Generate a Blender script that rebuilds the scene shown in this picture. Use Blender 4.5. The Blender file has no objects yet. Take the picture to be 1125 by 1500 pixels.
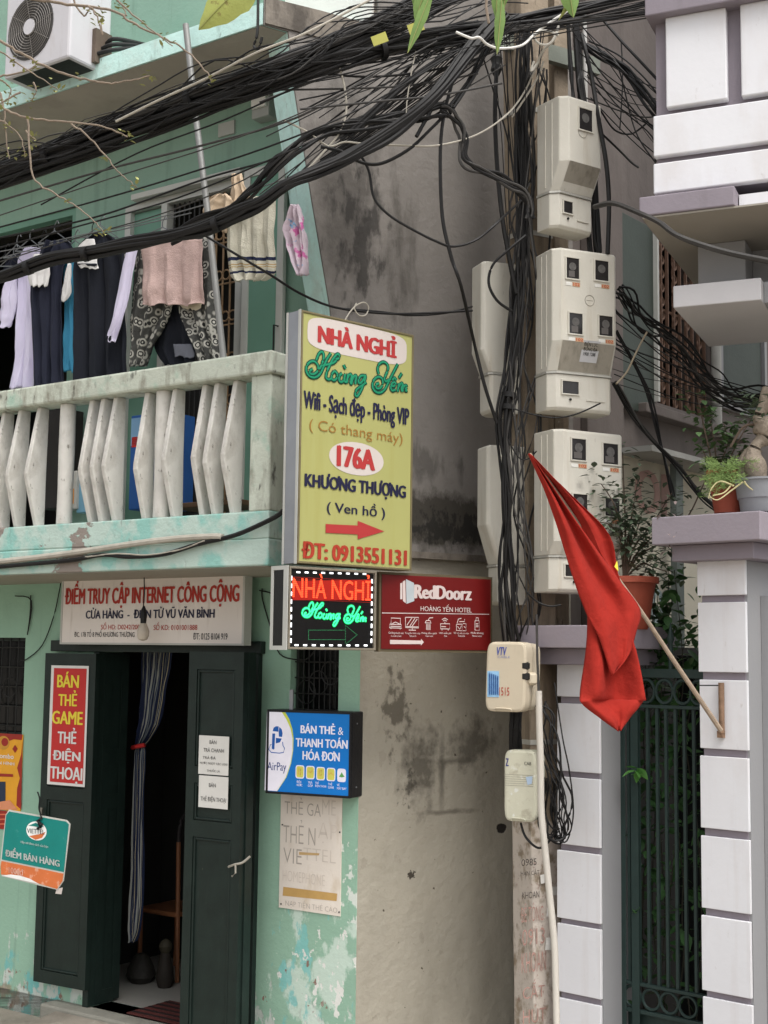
import bpy, bmesh, math, random
from mathutils import Vector, Matrix, noise
rnd = random.Random(7)
sc = bpy.context.scene
COL = sc.collection
R = math.radians
# ---------------------------------------------------------------- camera
FPX, CX, CY, H = 2000.0, 562.5, 750.0, 2.1
PITCH, ROLL = R(6.0), R(0.70)
_f = Vector((0, math.cos(PITCH), math.sin(PITCH)))
_r0 = Vector((1, 0, 0)); _u0 = Vector((0, -math.sin(PITCH), math.cos(PITCH)))
_r = _r0*math.cos(ROLL) + _u0*math.sin(ROLL)
_u = _u0*math.cos(ROLL) - _r0*math.sin(ROLL)
cam = bpy.data.objects.new('camera', bpy.data.cameras.new('camera'))
COL.objects.link(cam)
m3 = Matrix((( _r.x, _u.x, -_f.x), (_r.y, _u.y, -_f.y), (_r.z, _u.z, -_f.z)))
cam.matrix_world = Matrix.Translation((0, 0, H)) @ m3.to_4x4()
cam.data.sensor_fit = 'VERTICAL'; cam.data.sensor_height = 36; cam.data.sensor_width = 27
cam.data.lens = FPX/1500*36; cam.data.clip_end = 500; cam.data.clip_start = .05
sc.camera = cam
# ---------------------------------------------------------------- sky, sun, exposure
w = bpy.data.worlds.new('World'); sc.world = w; w.use_nodes = True
nt = w.node_tree; nt.nodes.clear()
sky = nt.nodes.new('ShaderNodeTexSky'); sky.sky_type = 'NISHITA'; sky.sun_disc = False
SUN_EL, SUN_AZ = R(58), R(150)
sky.sun_elevation = SUN_EL; sky.sun_rotation = SUN_AZ; sky.dust_density = 4; sky.air_density = 1.0
hs = nt.nodes.new('ShaderNodeHueSaturation'); hs.inputs['Saturation'].default_value = .16
bg = nt.nodes.new('ShaderNodeBackground'); bg.inputs['Strength'].default_value = .15
wo = nt.nodes.new('ShaderNodeOutputWorld')
nt.links.new(sky.outputs[0], hs.inputs['Color']); nt.links.new(hs.outputs[0], bg.inputs[0]); nt.links.new(bg.outputs[0], wo.inputs[0])
sl = bpy.data.lights.new('sun', 'SUN'); sl.energy = 0.95; sl.angle = R(25); sl.color = (1, .965, .90)
so = bpy.data.objects.new('sun', sl); COL.objects.link(so)
sd = Vector((math.sin(SUN_AZ)*math.cos(SUN_EL), math.cos(SUN_AZ)*math.cos(SUN_EL), math.sin(SUN_EL)))
so.rotation_euler = (-sd).to_track_quat('-Z', 'Y').to_euler(); so.location = (0, -3, 12)
sc.view_settings.view_transform = 'Standard'; sc.view_settings.look = 'None'
sc.view_settings.gamma = 1; sc.view_settings.exposure = 0.72
try: sc.view_settings.use_curve_mapping = False
except Exception: pass
# ---------------------------------------------------------------- helpers
def ray(px, py):
    return (_f + _r*((px-CX)/FPX) + _u*((CY-py)/FPX))
def at(px, py, d):
    """the place d metres up the street (world Y) along the line of sight of a pixel"""
    r = ray(px, py); return Vector((0, 0, H)) + r*(d/r.y)
class Frame:
    """a vertical plane in the street: local x along it, local y into it, z up"""
    def __init__(s, px, py, d, deg):
        p = at(px, py, d); s.a = R(deg)
        s.P = Vector((p.x, p.y, 0)); s.X = Vector((math.cos(s.a), math.sin(s.a), 0)); s.Y = Vector((-math.sin(s.a), math.cos(s.a), 0))
    def uv(s, px, py, off=0.0):
        r = ray(px, py); c = Vector((0, 0, H))
        t = (off - (c-s.P).dot(s.Y))/r.dot(s.Y); q = c + r*t - s.P
        return (q.dot(s.X), off, q.z)
    def w(s, u, y, z): return s.P + s.X*u + s.Y*y + Vector((0, 0, z))
    def loc(s, v): q = Vector(v) - s.P; return (q.dot(s.X), q.dot(s.Y), q.z)
class W0:
    a = 0.0
    def w(s, u, y, z): return Vector((u, y, z))
WORLD = W0()
class MB:
    def __init__(s): s.v = []; s.f = []; s.uv = {}; s.sm = False
    def box(s, x0, x1, y0, y1, z0, z1):
        n = len(s.v)
        s.v += [(x0,y0,z0),(x1,y0,z0),(x1,y1,z0),(x0,y1,z0),(x0,y0,z1),(x1,y0,z1),(x1,y1,z1),(x0,y1,z1)]
        s.f += [tuple(n+i for i in q) for q in ((0,3,2,1),(4,5,6,7),(0,1,5,4),(1,2,6,5),(2,3,7,6),(3,0,4,7))]
        return s
    def poly(s, pts):
        n = len(s.v); s.v += [tuple(p) for p in pts]; s.f.append(tuple(range(n, n+len(pts)))); return s
    def prism(s, pts, axis, a, b):
        """pts 2-D outline; axis 'y': pts=(x,z) from y=a to b; 'x': pts=(y,z); 'z': pts=(x,y)"""
        n = len(s.v); k = len(pts)
        def mk(p, t):
            return (p[0], t, p[1]) if axis == 'y' else ((t, p[0], p[1]) if axis == 'x' else (p[0], p[1], t))
        s.v += [mk(p, a) for p in pts] + [mk(p, b) for p in pts]
        s.f.append(tuple(range(n, n+k))); s.f.append(tuple(range(n+2*k-1, n+k-1, -1)))
        for i in range(k):
            j = (i+1) % k; s.f.append((n+i, n+k+i, n+k+j, n+j))
        return s
    def tube(s, pts, r, sides=6, r2=None, flat=None):
        pts = [Vector(p) for p in pts]; n0 = len(s.v); m = len(pts)
        up = Vector((0.13, .07, 1)).normalized()
        for i, p in enumerate(pts):
            t = (pts[min(i+1, m-1)] - pts[max(i-1, 0)])
            t = t.normalized() if t.length > 1e-9 else Vector((1, 0, 0))
            if abs(t.dot(up)) > .97: a = t.cross(Vector((1, .2, 0)))
            else: a = t.cross(up)
            a.normalize(); b = t.cross(a)
            rr = r[i] if isinstance(r, (list, tuple)) else (r + (r2-r)*i/(m-1) if r2 is not None and m > 1 else r)
            for k in range(sides):
                g = 2*math.pi*k/sides
                q = a*(math.cos(g)*rr) + b*(math.sin(g)*rr)
                if flat: q.y *= flat
                s.v.append(tuple(p+q))
        for i in range(m-1):
            for k in range(sides):
                k2 = (k+1) % sides
                s.f.append((n0+i*sides+k, n0+i*sides+k2, n0+(i+1)*sides+k2, n0+(i+1)*sides+k))
        s.f.append(tuple(n0+k for k in range(sides-1, -1, -1))); s.f.append(tuple(n0+(m-1)*sides+k for k in range(sides)))
        s.sm = True
        return s
    def lathe(s, c, prof, sides=20, cap=True):
        """prof = [(r, z)...] round the vertical through c"""
        n0 = len(s.v); m = len(prof)
        for r_, z in prof:
            for k in range(sides):
                g = 2*math.pi*k/sides; s.v.append((c[0]+r_*math.cos(g), c[1]+r_*math.sin(g), c[2]+z))
        for i in range(m-1):
            for k in range(sides):
                k2 = (k+1) % sides; s.f.append((n0+i*sides+k, n0+i*sides+k2, n0+(i+1)*sides+k2, n0+(i+1)*sides+k))
        if cap:
            s.f.append(tuple(n0+k for k in range(sides-1, -1, -1))); s.f.append(tuple(n0+(m-1)*sides+k for k in range(sides)))
        s.sm = True
        return s
    def ring(s, c, R_, r_, n=20, k=6):
        """a ring standing in the x-z plane round c"""
        n0 = len(s.v)
        for i in range(n):
            g = 2*math.pi*i/n
            for j in range(k):
                h = 2*math.pi*j/k; q = R_ + r_*math.cos(h)
                s.v.append((c[0]+q*math.cos(g), c[1]+r_*math.sin(h), c[2]+q*math.sin(g)))
        for i in range(n):
            for j in range(k):
                a = n0+i*k+j; b = n0+i*k+(j+1) % k; i2 = (i+1) % n
                s.f.append((a, b, n0+i2*k+(j+1) % k, n0+i2*k+j))
        s.sm = True
        return s
    def disc(s, c, rx, rz, n=24):
        return s.poly([(c[0]+rx*math.cos(2*math.pi*i/n), c[1], c[2]+rz*math.sin(2*math.pi*i/n)) for i in range(n)])
    def cyl(s, c, r_, y0, y1, n=20):
        return s.prism([(c[0]+r_*math.cos(2*math.pi*i/n), c[1]+r_*math.sin(2*math.pi*i/n)) for i in range(n)], 'y', y0, y1)
def mesh(name, mb, mat, org=(0, 0, 0)):
    me = bpy.data.meshes.new(name)
    me.from_pydata([(v[0]-org[0], v[1]-org[1], v[2]-org[2]) for v in mb.v], [], mb.f)
    if mb.uv:
        ul = me.uv_layers.new(name='UVMap')
        for lp in me.loops: ul.data[lp.index].uv = mb.uv.get(lp.vertex_index, (0, 0))
    bm = bmesh.new(); bm.from_mesh(me); bmesh.ops.recalc_face_normals(bm, faces=bm.faces); bm.to_mesh(me); bm.free()
    if mat: me.materials.append(mat)
    if mb.sm:
        me.shade_smooth()
        try: me.set_sharp_from_angle(angle=R(38))
        except Exception: pass
    return me
def tagp(o, label=None, cat=None, group=None, kind=None):
    if label: o['label'] = label
    if cat: o['category'] = cat
    if group: o['group'] = group
    if kind: o['kind'] = kind
    return o
def mods(o, bevel=0, solid=0, sub=0):
    if solid:
        q = o.modifiers.new('solid', 'SOLIDIFY'); q.thickness = solid; q.offset = 0
    if bevel:
        q = o.modifiers.new('bevel', 'BEVEL'); q.width = bevel; q.segments = 2; q.limit_method = 'ANGLE'; q.angle_limit = R(35)
    if sub:
        q = o.modifiers.new('sub', 'SUBSURF'); q.levels = sub; q.render_levels = sub
class T:
    """a thing: an Empty at its base and its parts below it"""
    def __init__(s, name, label, cat, fr=WORLD, org=(0, 0, 0), group=None, kind=None):
        s.fr, s.org = fr, org
        s.o = bpy.data.objects.new(name, None); COL.objects.link(s.o); s.o.empty_display_size = .1
        s.o.location = fr.w(*org); s.o.rotation_euler = (0, 0, fr.a)
        tagp(s.o, label, cat, group, kind)
    def p(s, name, mb, mat, parent=None, label=None, bevel=0, solid=0, sub=0, kind=None):
        o = bpy.data.objects.new(name, mesh(name, mb, mat, s.org)); COL.objects.link(o)
        o.parent = parent or s.o; mods(o, bevel, solid, sub); tagp(o, label, kind=kind); return o
    def c(s, name, me, loc, parent=None, rot=(0, 0, 0), scale=None):
        """one more copy of a piece that shares its mesh"""
        o = bpy.data.objects.new(name, me); COL.objects.link(o); o.parent = parent or s.o
        o.location = (loc[0]-s.org[0], loc[1]-s.org[1], loc[2]-s.org[2]); o.rotation_euler = rot
        if scale: o.scale = scale if not isinstance(scale, (int, float)) else (scale,)*3
        return o
def solo(name, label, cat, mb, mat, fr=WORLD, org=None, group=None, kind=None, bevel=0, solid=0, sub=0):
    if org is None:
        xs = [v[0] for v in mb.v]; ys = [v[1] for v in mb.v]; zs = [v[2] for v in mb.v]
        org = ((min(xs)+max(xs))/2, (min(ys)+max(ys))/2, min(zs))
    o = bpy.data.objects.new(name, mesh(name, mb, mat, org)); COL.objects.link(o)
    o.location = fr.w(*org); o.rotation_euler = (0, 0, fr.a); mods(o, bevel, solid, sub)
    return tagp(o, label, cat, group, kind)
def spline(pts, n=6):
    P = [Vector(p) for p in pts]
    if len(P) < 3:
        return [P[0].lerp(P[-1], i/n) for i in range(n+1)]
    out = []
    for i in range(len(P)-1):
        p0 = P[max(i-1, 0)]; p1 = P[i]; p2 = P[i+1]; p3 = P[min(i+2, len(P)-1)]
        for k in range(n):
            t = k/n
            out.append(.5*((2*p1)+(p2-p0)*t+(2*p0-5*p1+4*p2-p3)*t*t+(3*p1-p0-3*p2+p3)*t**3))
    out.append(P[-1]); return out
# ---------------------------------------------------------------- materials
def lin(c):
    return tuple(((x/255)/12.92 if x/255 <= .04045 else ((x/255+.055)/1.055)**2.4) for x in c)
def M(name, col, rough=.7, var=.12, vs=6, bump=.15, bs=60, layers=(), metal=0, emit=None, bumpd=.01, alpha=None):
    m = bpy.data.materials.new(name); m.use_nodes = True; t = m.node_tree; N = t.nodes; L = t.links
    b = N['Principled BSDF']; b.inputs['Roughness'].default_value = rough; b.inputs['Metallic'].default_value = metal
    b.inputs['Specular IOR Level'].default_value = .3
    tc = N.new('ShaderNodeTexCoord'); OB = tc.outputs['Object']
    def nz(scale, detail=5, dist=0.0, ro=.55):
        mp = N.new('ShaderNodeMapping')
        mp.inputs['Scale'].default_value = scale if isinstance(scale, (tuple, list)) else (scale,)*3
        L.new(OB, mp.inputs[0]); n_ = N.new('ShaderNodeTexNoise'); n_.inputs['Scale'].default_value = 1
        n_.inputs['Detail'].default_value = detail; n_.inputs['Roughness'].default_value = ro; n_.inputs['Distortion'].default_value = dist
        L.new(mp.outputs[0], n_.inputs['Vector']); return n_.outputs[0]
    def mth(op, a, b_=None, clamp=False):
        q = N.new('ShaderNodeMath'); q.operation = op; q.use_clamp = clamp
        for i, x in enumerate((a, b_)):
            if x is None: continue
            if isinstance(x, (int, float)): q.inputs[i].default_value = x
            else: L.new(x, q.inputs[i])
        return q.outputs[0]
    def mr(x, a, b_, c=0., d=1.):
        q = N.new('ShaderNodeMapRange'); q.clamp = True
        for i, y in enumerate((a, b_, c, d)): q.inputs[i+1].default_value = y
        L.new(x, q.inputs[0]); return q.outputs[0]
    def mix(fac, a, c2):
        q = N.new('ShaderNodeMix'); q.data_type = 'RGBA'
        L.new(fac, q.inputs[0]) if not isinstance(fac, float) else setattr(q.inputs[0], 'default_value', fac)
        for i, x in ((6, a), (7, c2)):
            if isinstance(x, tuple): q.inputs[i].default_value = (*x[:3], 1)
            else: L.new(x, q.inputs[i])
        return q.outputs[2]
    n1 = mr(nz(vs), .25, .75)
    lo = tuple(max(0, x*(1-var)) for x in col); hi = tuple(min(1, x*(1+var)) for x in col)
    c = mix(n1, lo, hi)
    bsrc = []
    for l in layers:
        if 'stripe' in l:      # repeating printed stripes along a UV axis: (axis, count, from, to)
            ax, k, a0, a1 = l['stripe']
            sp = N.new('ShaderNodeSeparateXYZ'); L.new(tc.outputs['UV'], sp.inputs[0])
            fr = mth('FRACT', mth('MULTIPLY', sp.outputs['XY'.index(ax)], k))
            mk = mth('MULTIPLY', mth('GREATER_THAN', fr, a0), mth('LESS_THAN', fr, a1))
        elif 'vor' in l:
            vo = N.new('ShaderNodeTexVoronoi'); vo.feature = l.get('feat', 'F1'); vo.inputs['Scale'].default_value = l['vor']
            L.new(OB, vo.inputs['Vector']); mk = mr(vo.outputs['Distance'], l['lo'], l['hi'])
        else:
            nn = nz(l.get('scale', 8), l.get('detail', 6), l.get('dist', 0.), l.get('ro', .6))
            if 'spot' in l:
                u0, z0, ru, rz = l['spot']
                sp = N.new('ShaderNodeSeparateXYZ'); L.new(OB, sp.inputs[0])
                dx = mth('DIVIDE', mth('SUBTRACT', sp.outputs[0], u0), ru); dz = mth('DIVIDE', mth('SUBTRACT', sp.outputs[2], z0), rz)
                if l.get('square'): dd = mth('MAXIMUM', mth('ABSOLUTE', dx), mth('ABSOLUTE', dz))
                else: dd = mth('SQRT', mth('ADD', mth('MULTIPLY', dx, dx), mth('MULTIPLY', dz, dz)))
                e = mth('ADD', mth('SUBTRACT', 1., dd), mth('MULTIPLY', mth('SUBTRACT', nn, .5), l.get('rag', 2.)))
                mk = mr(e, l.get('lo', .1), l.get('hi', .5))
            else:
                mk = mr(nn, l['lo'], l['hi'])
                if 'z' in l:
                    sp = N.new('ShaderNodeSeparateXYZ'); L.new(OB, sp.inputs[0])
                    zz = mr(sp.outputs[2], l['z'][0], l['z'][1], 1., 0.)
                    th = mth('ADD', nn, mth('MULTIPLY', mth('SUBTRACT', zz, 1.), l.get('zk', .35)))
                    mk = mr(th, l['lo'], l['hi'])
        if 'amt' in l: mk = mth('MULTIPLY', mk, l['amt'])
        if l.get('dip'): bsrc.append(mth('MULTIPLY', mk, -l['dip']))
        c = mix(mk, c, tuple(l['col']))
    L.new(c, b.inputs['Base Color'])
    if emit:
        b.inputs['Emission Color'].default_value = (*emit[0], 1); b.inputs['Emission Strength'].default_value = emit[1]
    if bump:
        h = nz(bs, 6)
        h = mth('ADD', h, mth('MULTIPLY', nz(bs*.18, 4), 1.5))
        for q in bsrc: h = mth('ADD', h, q)
        bp = N.new('ShaderNodeBump'); bp.inputs['Strength'].default_value = bump; bp.inputs['Distance'].default_value = bumpd
        L.new(h, bp.inputs['Height']); L.new(bp.outputs[0], b.inputs['Normal'])
    if alpha is not None: b.inputs['Alpha'].default_value = alpha
    return m
def MP(name, rgb, **k):      # material from a surface colour given as sRGB bytes
    return M(name, lin(rgb), **k)
# ---------------------------------------------------------------- street planes
FA = Frame(0, 1456, 8.35, -35)          # front of the green building
UC = FA.uv(530, 960)[0]                 # its corner
_c = FA.w(UC, 0, 0)
FB = Frame(530, 960, 5, 32); FB.P = Vector((_c.x, _c.y, 0))     # its side wall along the alley
FC = Frame(835, 960, 7.65, 51)          # rear house in the alley
FG = Frame(848, 1200, 6.6, -42)         # gate pillars
FH = Frame(957, 230, 6.1, -24)          # house on the right
FS = Frame(438, 640, 5.95, 42)          # projecting signs
FE = Frame(823, 480, 6.45, 28)          # meter boxes
def U(fr, x, y, off=0.): return fr.uv(x, y, off)[0]
def Z(fr, x, y, off=0.): return fr.uv(x, y, off)[2]
# ---------------------------------------------------------------- lettering (the built-in face)
def textmb(body, u0, u1, z0, z1, y, bold=.02, shear=0.0, align='L', spacing=1.0):
    horns = []                       # the horned O is set as O plus a drawn horn
    plain = body.replace('Ơ', 'O').replace('Ợ', 'Ọ')
    for i, ch in enumerate(body):
        if ch in 'ƠỢ':
            c_ = bpy.data.curves.new('m', 'FONT'); c_.body = plain[:i+1]; o_ = bpy.data.objects.new('m', c_); m_ = bpy.data.meshes.new_from_object(o_)
            horns.append(max(v.co.x for v in m_.vertices)); bpy.data.objects.remove(o_); bpy.data.curves.remove(c_); bpy.data.meshes.remove(m_)
    body = plain
    cu = bpy.data.curves.new('lettering', 'FONT'); cu.body = body; cu.offset = min(bold, 0.0); cu.shear = shear
    cu.align_x = 'CENTER' if align == 'C' else 'LEFT'; cu.space_character = spacing; cu.resolution_u = 3
    o = bpy.data.objects.new('lettering', cu); me = bpy.data.meshes.new_from_object(o)
    xs = [v.co.x for v in me.vertices]; ys = [v.co.y for v in me.vertices]
    a, b, c, d = min(xs), max(xs), min(ys), max(ys)
    mb = MB()
    mb.v = [(u0+(v.co.x-a)/(b-a)*(u1-u0), y, z0+(v.co.y-c)/max(d-c, 1e-6)*(z1-z0)) for v in me.vertices]
    mb.f = [tuple(p.vertices) for p in me.polygons]
    for h in horns:
        n = len(mb.v)
        mb.v += [(u0+(h+p-a)/(b-a)*(u1-u0), y-.0001, z0+(q-c)/max(d-c, 1e-6)*(z1-z0)) for p, q in ((-.13, .60), (-.03, .64), (.0, .72), (.0, .77), (.10, .77), (.09, .66), (.02, .57), (-.08, .53))]
        mb.f.append(tuple(range(n, n+8)))
    bpy.data.objects.remove(o); bpy.data.curves.remove(cu); bpy.data.meshes.remove(me)
    if bold > .006:      # heavier weight: the same outlines stacked a hair apart
        e = .55*bold; kx = (u1-u0)/(b-a); kz = (z1-z0)/max(d-c, 1e-6); v0, f0 = list(mb.v), list(mb.f); mb.v, mb.f = [], []
        st = [(-e, 0), (e, 0), (0, 0)]
        if bold > .04: st += [(-e*1.5, 0), (e*1.5, 0), (-e*.5, -.35*e), (e*.5, .35*e)]
        for i, (dx_, dz_) in enumerate(st):
            n = len(mb.v); mb.v += [(p[0]+dx_*kx, p[1]-.00012*i, p[2]+dz_*kz) for p in v0]; mb.f += [tuple(n+j for j in f) for f in f0]
    return mb
def ptext(t, body, x0, y0, x1, y1, off, mat, parent=None, bold=.02, shear=0., spacing=1., name='lettering'):
    """lettering printed on the plane t.fr at distance off, filling the box seen between those pixels"""
    fr = t.fr; ym = (y0+y1)/2; xm = (x0+x1)/2
    u0, u1 = U(fr, x0, ym, off), U(fr, x1, ym, off); z1, z0 = Z(fr, xm, y0, off), Z(fr, xm, y1, off)
    return t.p(name, textmb(body, u0, u1, z0, z1, off, bold, shear, spacing=spacing), mat, parent)
def rect(fr, x0, y0, x1, y1, off):
    """plane rectangle whose middle lines pass through those pixels"""
    ym = (y0+y1)/2; xm = (x0+x1)/2
    return U(fr, x0, ym, off), U(fr, x1, ym, off), Z(fr, xm, y1, off), Z(fr, xm, y0, off)
def cloth(fr, rows, off, nu=26, folds=4, amp=.02, ph=0., sag=0., n=5, billow=0.):
    """a hanging cloth; rows = [(y, xl, xr)...] give its outline from top to hem"""
    L = spline([fr.uv(x, y, off) for y, x, _ in rows], n); Rr = spline([fr.uv(x, y, off) for y, _, x in rows], n)
    mb = MB(); m = len(L)
    for i in range(m):
        t = i/(m-1)
        for k in range(nu+1):
            s = k/nu; p = L[i].lerp(Rr[i], s)
            f = amp*(.25+.75*t)*(math.sin(2*math.pi*folds*s+ph+.5*math.sin(3*t+ph)) + .4*math.sin(2*math.pi*folds*2.3*s+ph*2+t*2))
            f += amp*.7*noise.noise(Vector((s*5+ph, t*4, ph))) + amp*.35*noise.noise(Vector((s*14, t*11, ph+3))) - billow*math.sin(math.pi*s)
            hem = (.008*math.sin(2*math.pi*folds*s+ph)+.012*noise.noise(Vector((s*5, ph, 2))))*t
            mb.v.append((p.x, p.y+f, p.z+hem-sag*math.sin(math.pi*s)*(1-t))); mb.uv[len(mb.v)-1] = (s, 1-t)
    for i in range(m-1):
        for k in range(nu):
            a = i*(nu+1)+k; mb.f.append((a, a+1, a+nu+2, a+nu+1))
    mb.sm = True
    return mb
# ---------------------------------------------------------------- palette
stain = lin((60, 56, 50))
def spotA(x0, y0, x1, y1, **k):
    c = [(U(FA, x0, (y0+y1)/2)), U(FA, x1, (y0+y1)/2), Z(FA, (x0+x1)/2, y0), Z(FA, (x0+x1)/2, y1)]
    return dict(spot=((c[0]+c[1])/2, (c[2]+c[3])/2, abs(c[1]-c[0])/2, abs(c[2]-c[3])/2), **k)
# wall of the green house: fades and peels towards the street
GREEN = MP('green_paint', (150, 186, 164), var=.1, vs=2.2, bump=.25, bs=45, layers=(
    dict(col=lin((146, 178, 158)), scale=(1.2, 1.2, .9), lo=.45, hi=.75, z=(.1, 2.0), zk=.3, amt=.8),
    dict(col=lin((120, 185, 180)), scale=(7, 7, 4), lo=.5, hi=.56, z=(0.25, 1.25), zk=.5, dip=.3),
    dict(col=lin((196, 204, 196)), scale=(10, 10, 6), lo=.5, hi=.54, z=(.2, 1.2), zk=.5, dip=.5),
    dict(col=lin((140, 112, 98)), scale=(16, 16, 12), lo=.6, hi=.63, z=(.15, 1.35), zk=.3, dip=.8),
    dict(col=lin((74, 72, 62)), scale=(9, 9, 5), lo=.5, hi=.72, z=(-.1, .55), zk=.5, amt=.7),
    dict(col=lin((84, 104, 88)), scale=(14, 14, .8), lo=.6, hi=.8, amt=.35),
    spotA(375, 1235, 560, 1640, col=lin((206, 222, 210)), scale=(5, 5, 3.5), rag=4.5, lo=.55, hi=.75, amt=.8),
    spotA(370, 1260, 500, 1560, col=lin((128, 196, 192)), scale=(9, 9, 4.5), rag=5.5, lo=.9, hi=1.1, amt=.8, dip=.2),
    spotA(400, 1290, 560, 1600, col=lin((226, 226, 220)), scale=(13, 13, 9), rag=7, lo=1.1, hi=1.2, dip=.4),
    spotA(480, 1225, 545, 1400, col=lin((216, 222, 214)), scale=(14, 14, 9), rag=6, lo=.8, hi=.9, dip=.4),
    spotA(370, 1320, 530, 1600, col=lin((140, 112, 100)), scale=(19, 19, 13), rag=9, lo=1.85, hi=1.95, dip=.8),
    spotA(380, 1400, 480, 1640, col=lin((96, 92, 80)), scale=(8, 8, 5), rag=5, lo=.9, hi=1.5, amt=.7),
    spotA(-40, 1425, 60, 1475, col=lin((150, 128, 104)), scale=(14, 14, 10), rag=4, lo=.4, hi=.7, amt=.7)))
GREENUP = MP('green_paint_shade_copy', (136, 166, 150), var=.1, vs=2.0, bump=.2, bs=40, layers=(  # darker copy of green_paint; shade of the upper storey put into the colour
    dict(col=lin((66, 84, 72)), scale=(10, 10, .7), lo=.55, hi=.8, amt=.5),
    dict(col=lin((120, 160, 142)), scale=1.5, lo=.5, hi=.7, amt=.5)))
TEAL = MP('pale_teal_paint', (200, 234, 228), var=.07, vs=3, bump=.3, bs=40, layers=(
    dict(col=lin((190, 208, 200)), scale=(7, 7, 5), lo=.5, hi=.65, amt=.6),
    dict(col=lin((110, 122, 108)), scale=(13, 13, 2.2), lo=.56, hi=.75, amt=.65),
    dict(col=stain, scale=(24, 24, 10), lo=.66, hi=.72, amt=.7)))
RAILP = MP('weathered_rail_paint', (196, 202, 188), var=.1, vs=4, bump=.45, bs=35, layers=(
    dict(col=lin((146, 186, 168)), scale=(5, 5, 6), lo=.56, hi=.68, amt=.6),
    dict(col=lin((120, 112, 98)), scale=(12, 12, 4), lo=.5, hi=.7, amt=.75),
    dict(col=stain, scale=(22, 22, 9), lo=.6, hi=.7, amt=.8)))
LOWRAIL = MP('peeling_rail_paint', (186, 206, 196), var=.08, vs=4, bump=.5, bs=35, layers=(
    dict(col=lin((134, 192, 182)), scale=(6, 6, 6), lo=.48, hi=.6, amt=.8),
    dict(col=lin((146, 136, 128)), scale=(3.4, 3.4, 5), lo=.6, hi=.62, dip=.6), spotA(-40, 766, 160, 812, col=lin((150, 138, 130)), scale=(9, 9, 9), rag=2.2, lo=.1, hi=.16, dip=.6),
    dict(col=lin((92, 88, 78)), scale=(20, 20, 6), lo=.62, hi=.72, amt=.8)))
BALU = MP('white_baluster_plaster', (212, 209, 202), var=.08, vs=9, bump=.5, bs=30, layers=(
    dict(col=lin((142, 134, 122)), scale=(9, 9, 5), lo=.54, hi=.74, amt=.6),
    dict(col=lin((96, 88, 76)), scale=(26, 26, 14), lo=.62, hi=.7, amt=.85)))
SOFFIT = MP('grey_soffit_render', (170, 160, 150), var=.1, vs=2.5, bump=.2, layers=(
    dict(col=lin((136, 128, 120)), scale=3, lo=.5, hi=.75, amt=.6),))
CONC = MP('raw_stained_concrete', (128, 120, 110), var=.12, vs=6, bump=.5, bs=30, layers=(
    dict(col=lin((70, 64, 58)), scale=(8, 8, 3), lo=.45, hi=.62, amt=.85),))
BLACKWOOD = MP('dark_green_black_door_paint', (28, 40, 36), rough=.42, var=.25, vs=9, bump=.18, bs=35, layers=(
    dict(col=lin((48, 58, 52)), scale=(14, 14, 3), lo=.62, hi=.8, amt=.5),
    dict(col=lin((78, 76, 66)), scale=(40, 40, 25), lo=.72, hi=.76, amt=.6)))
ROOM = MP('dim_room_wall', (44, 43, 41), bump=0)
ROOMF = MP('pale_floor_tile', (150, 148, 142), rough=.35, var=.08, bump=.05)
ALU = MP('grey_window_frame', (186, 186, 180), rough=.5, var=.08, bump=.05)
GLASSG = MP('green_shutter_panel', (108, 148, 130), rough=.55, var=.06, vs=3, bump=.04)
GRILLE = MP('rusty_cream_grille', (150, 122, 92), rough=.6, var=.25, vs=20)
IRON = MP('black_iron', (36, 36, 35), rough=.5, var=.3, vs=20)
# ---------------------------------------------------------------- ground
gm = MP('street_concrete', (150, 142, 130), rough=.9, var=.14, vs=2.4, bump=.5, bs=50, layers=(
    dict(col=lin((104, 98, 88)), scale=2.2, lo=.5, hi=.7, amt=.6),
    dict(col=lin((176, 170, 160)), scale=14, lo=.58, hi=.7, amt=.4)))
mb = MB()
n = 44
for j in range(n+1):
    for i in range(n+1):
        x = -4+8*i/n; y = 2+8*j/n
        z = .006*noise.noise(Vector((x*1.7, y*1.7, 0)))
        mb.v.append((x, y, z))
for j in range(n):
    for i in range(n):
        a = j*(n+1)+i; mb.f.append((a, a+1, a+n+2, a+n+1))
mb.sm = True
k = len(mb.v)
mb.v += [(-120, -120, 0), (120, -120, 0), (120, 120, 0), (-120, 120, 0), (-4, 2, 0), (4, 2, 0), (4, 10, 0), (-4, 10, 0)]
mb.f += [(k, k+1, k+5, k+4), (k+1, k+2, k+6, k+5), (k+2, k+3, k+7, k+6), (k+3, k, k+4, k+7)]
solo('street', 'grey concrete lane surface in front of the houses', None, mb, gm, org=(0, 0, 0), kind='structure')
# ---------------------------------------------------------------- green building
B = T('green_building', 'weathered mint green house on the left with a balcony over its shop door', 'house', FA, (0, 0, 0))
def holes_wall(u0, u1, z0, z1, holes, y0, y1):
    us = sorted({u0, u1, *[h[0] for h in holes], *[h[1] for h in holes]}); zs = sorted({z0, z1, *[h[2] for h in holes], *[h[3] for h in holes]})
    mb = MB()
    for a, b in zip(us, us[1:]):
        for c, d in zip(zs, zs[1:]):
            cu, cz = (a+b)/2, (c+d)/2
            if cu < u0 or cu > u1 or cz < z0 or cz > z1: continue
            if any(h[0] < cu < h[1] and h[2] < cz < h[3] for h in holes): continue
            mb.box(a, b, y0, y1, c, d)
    return mb
zf = Z(FA, 230, 838)                     # first-floor level
LD = .5
for _i in range(40):                     # how far the ledge sticks out so that its end lines up with the alley wall
    LD = .5*LD+.5*(UC-U(FA, 384, 38, -LD))/.4245
zs2 = Z(FA, 200, 96, -LD)                # underside of the upper slab
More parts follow.
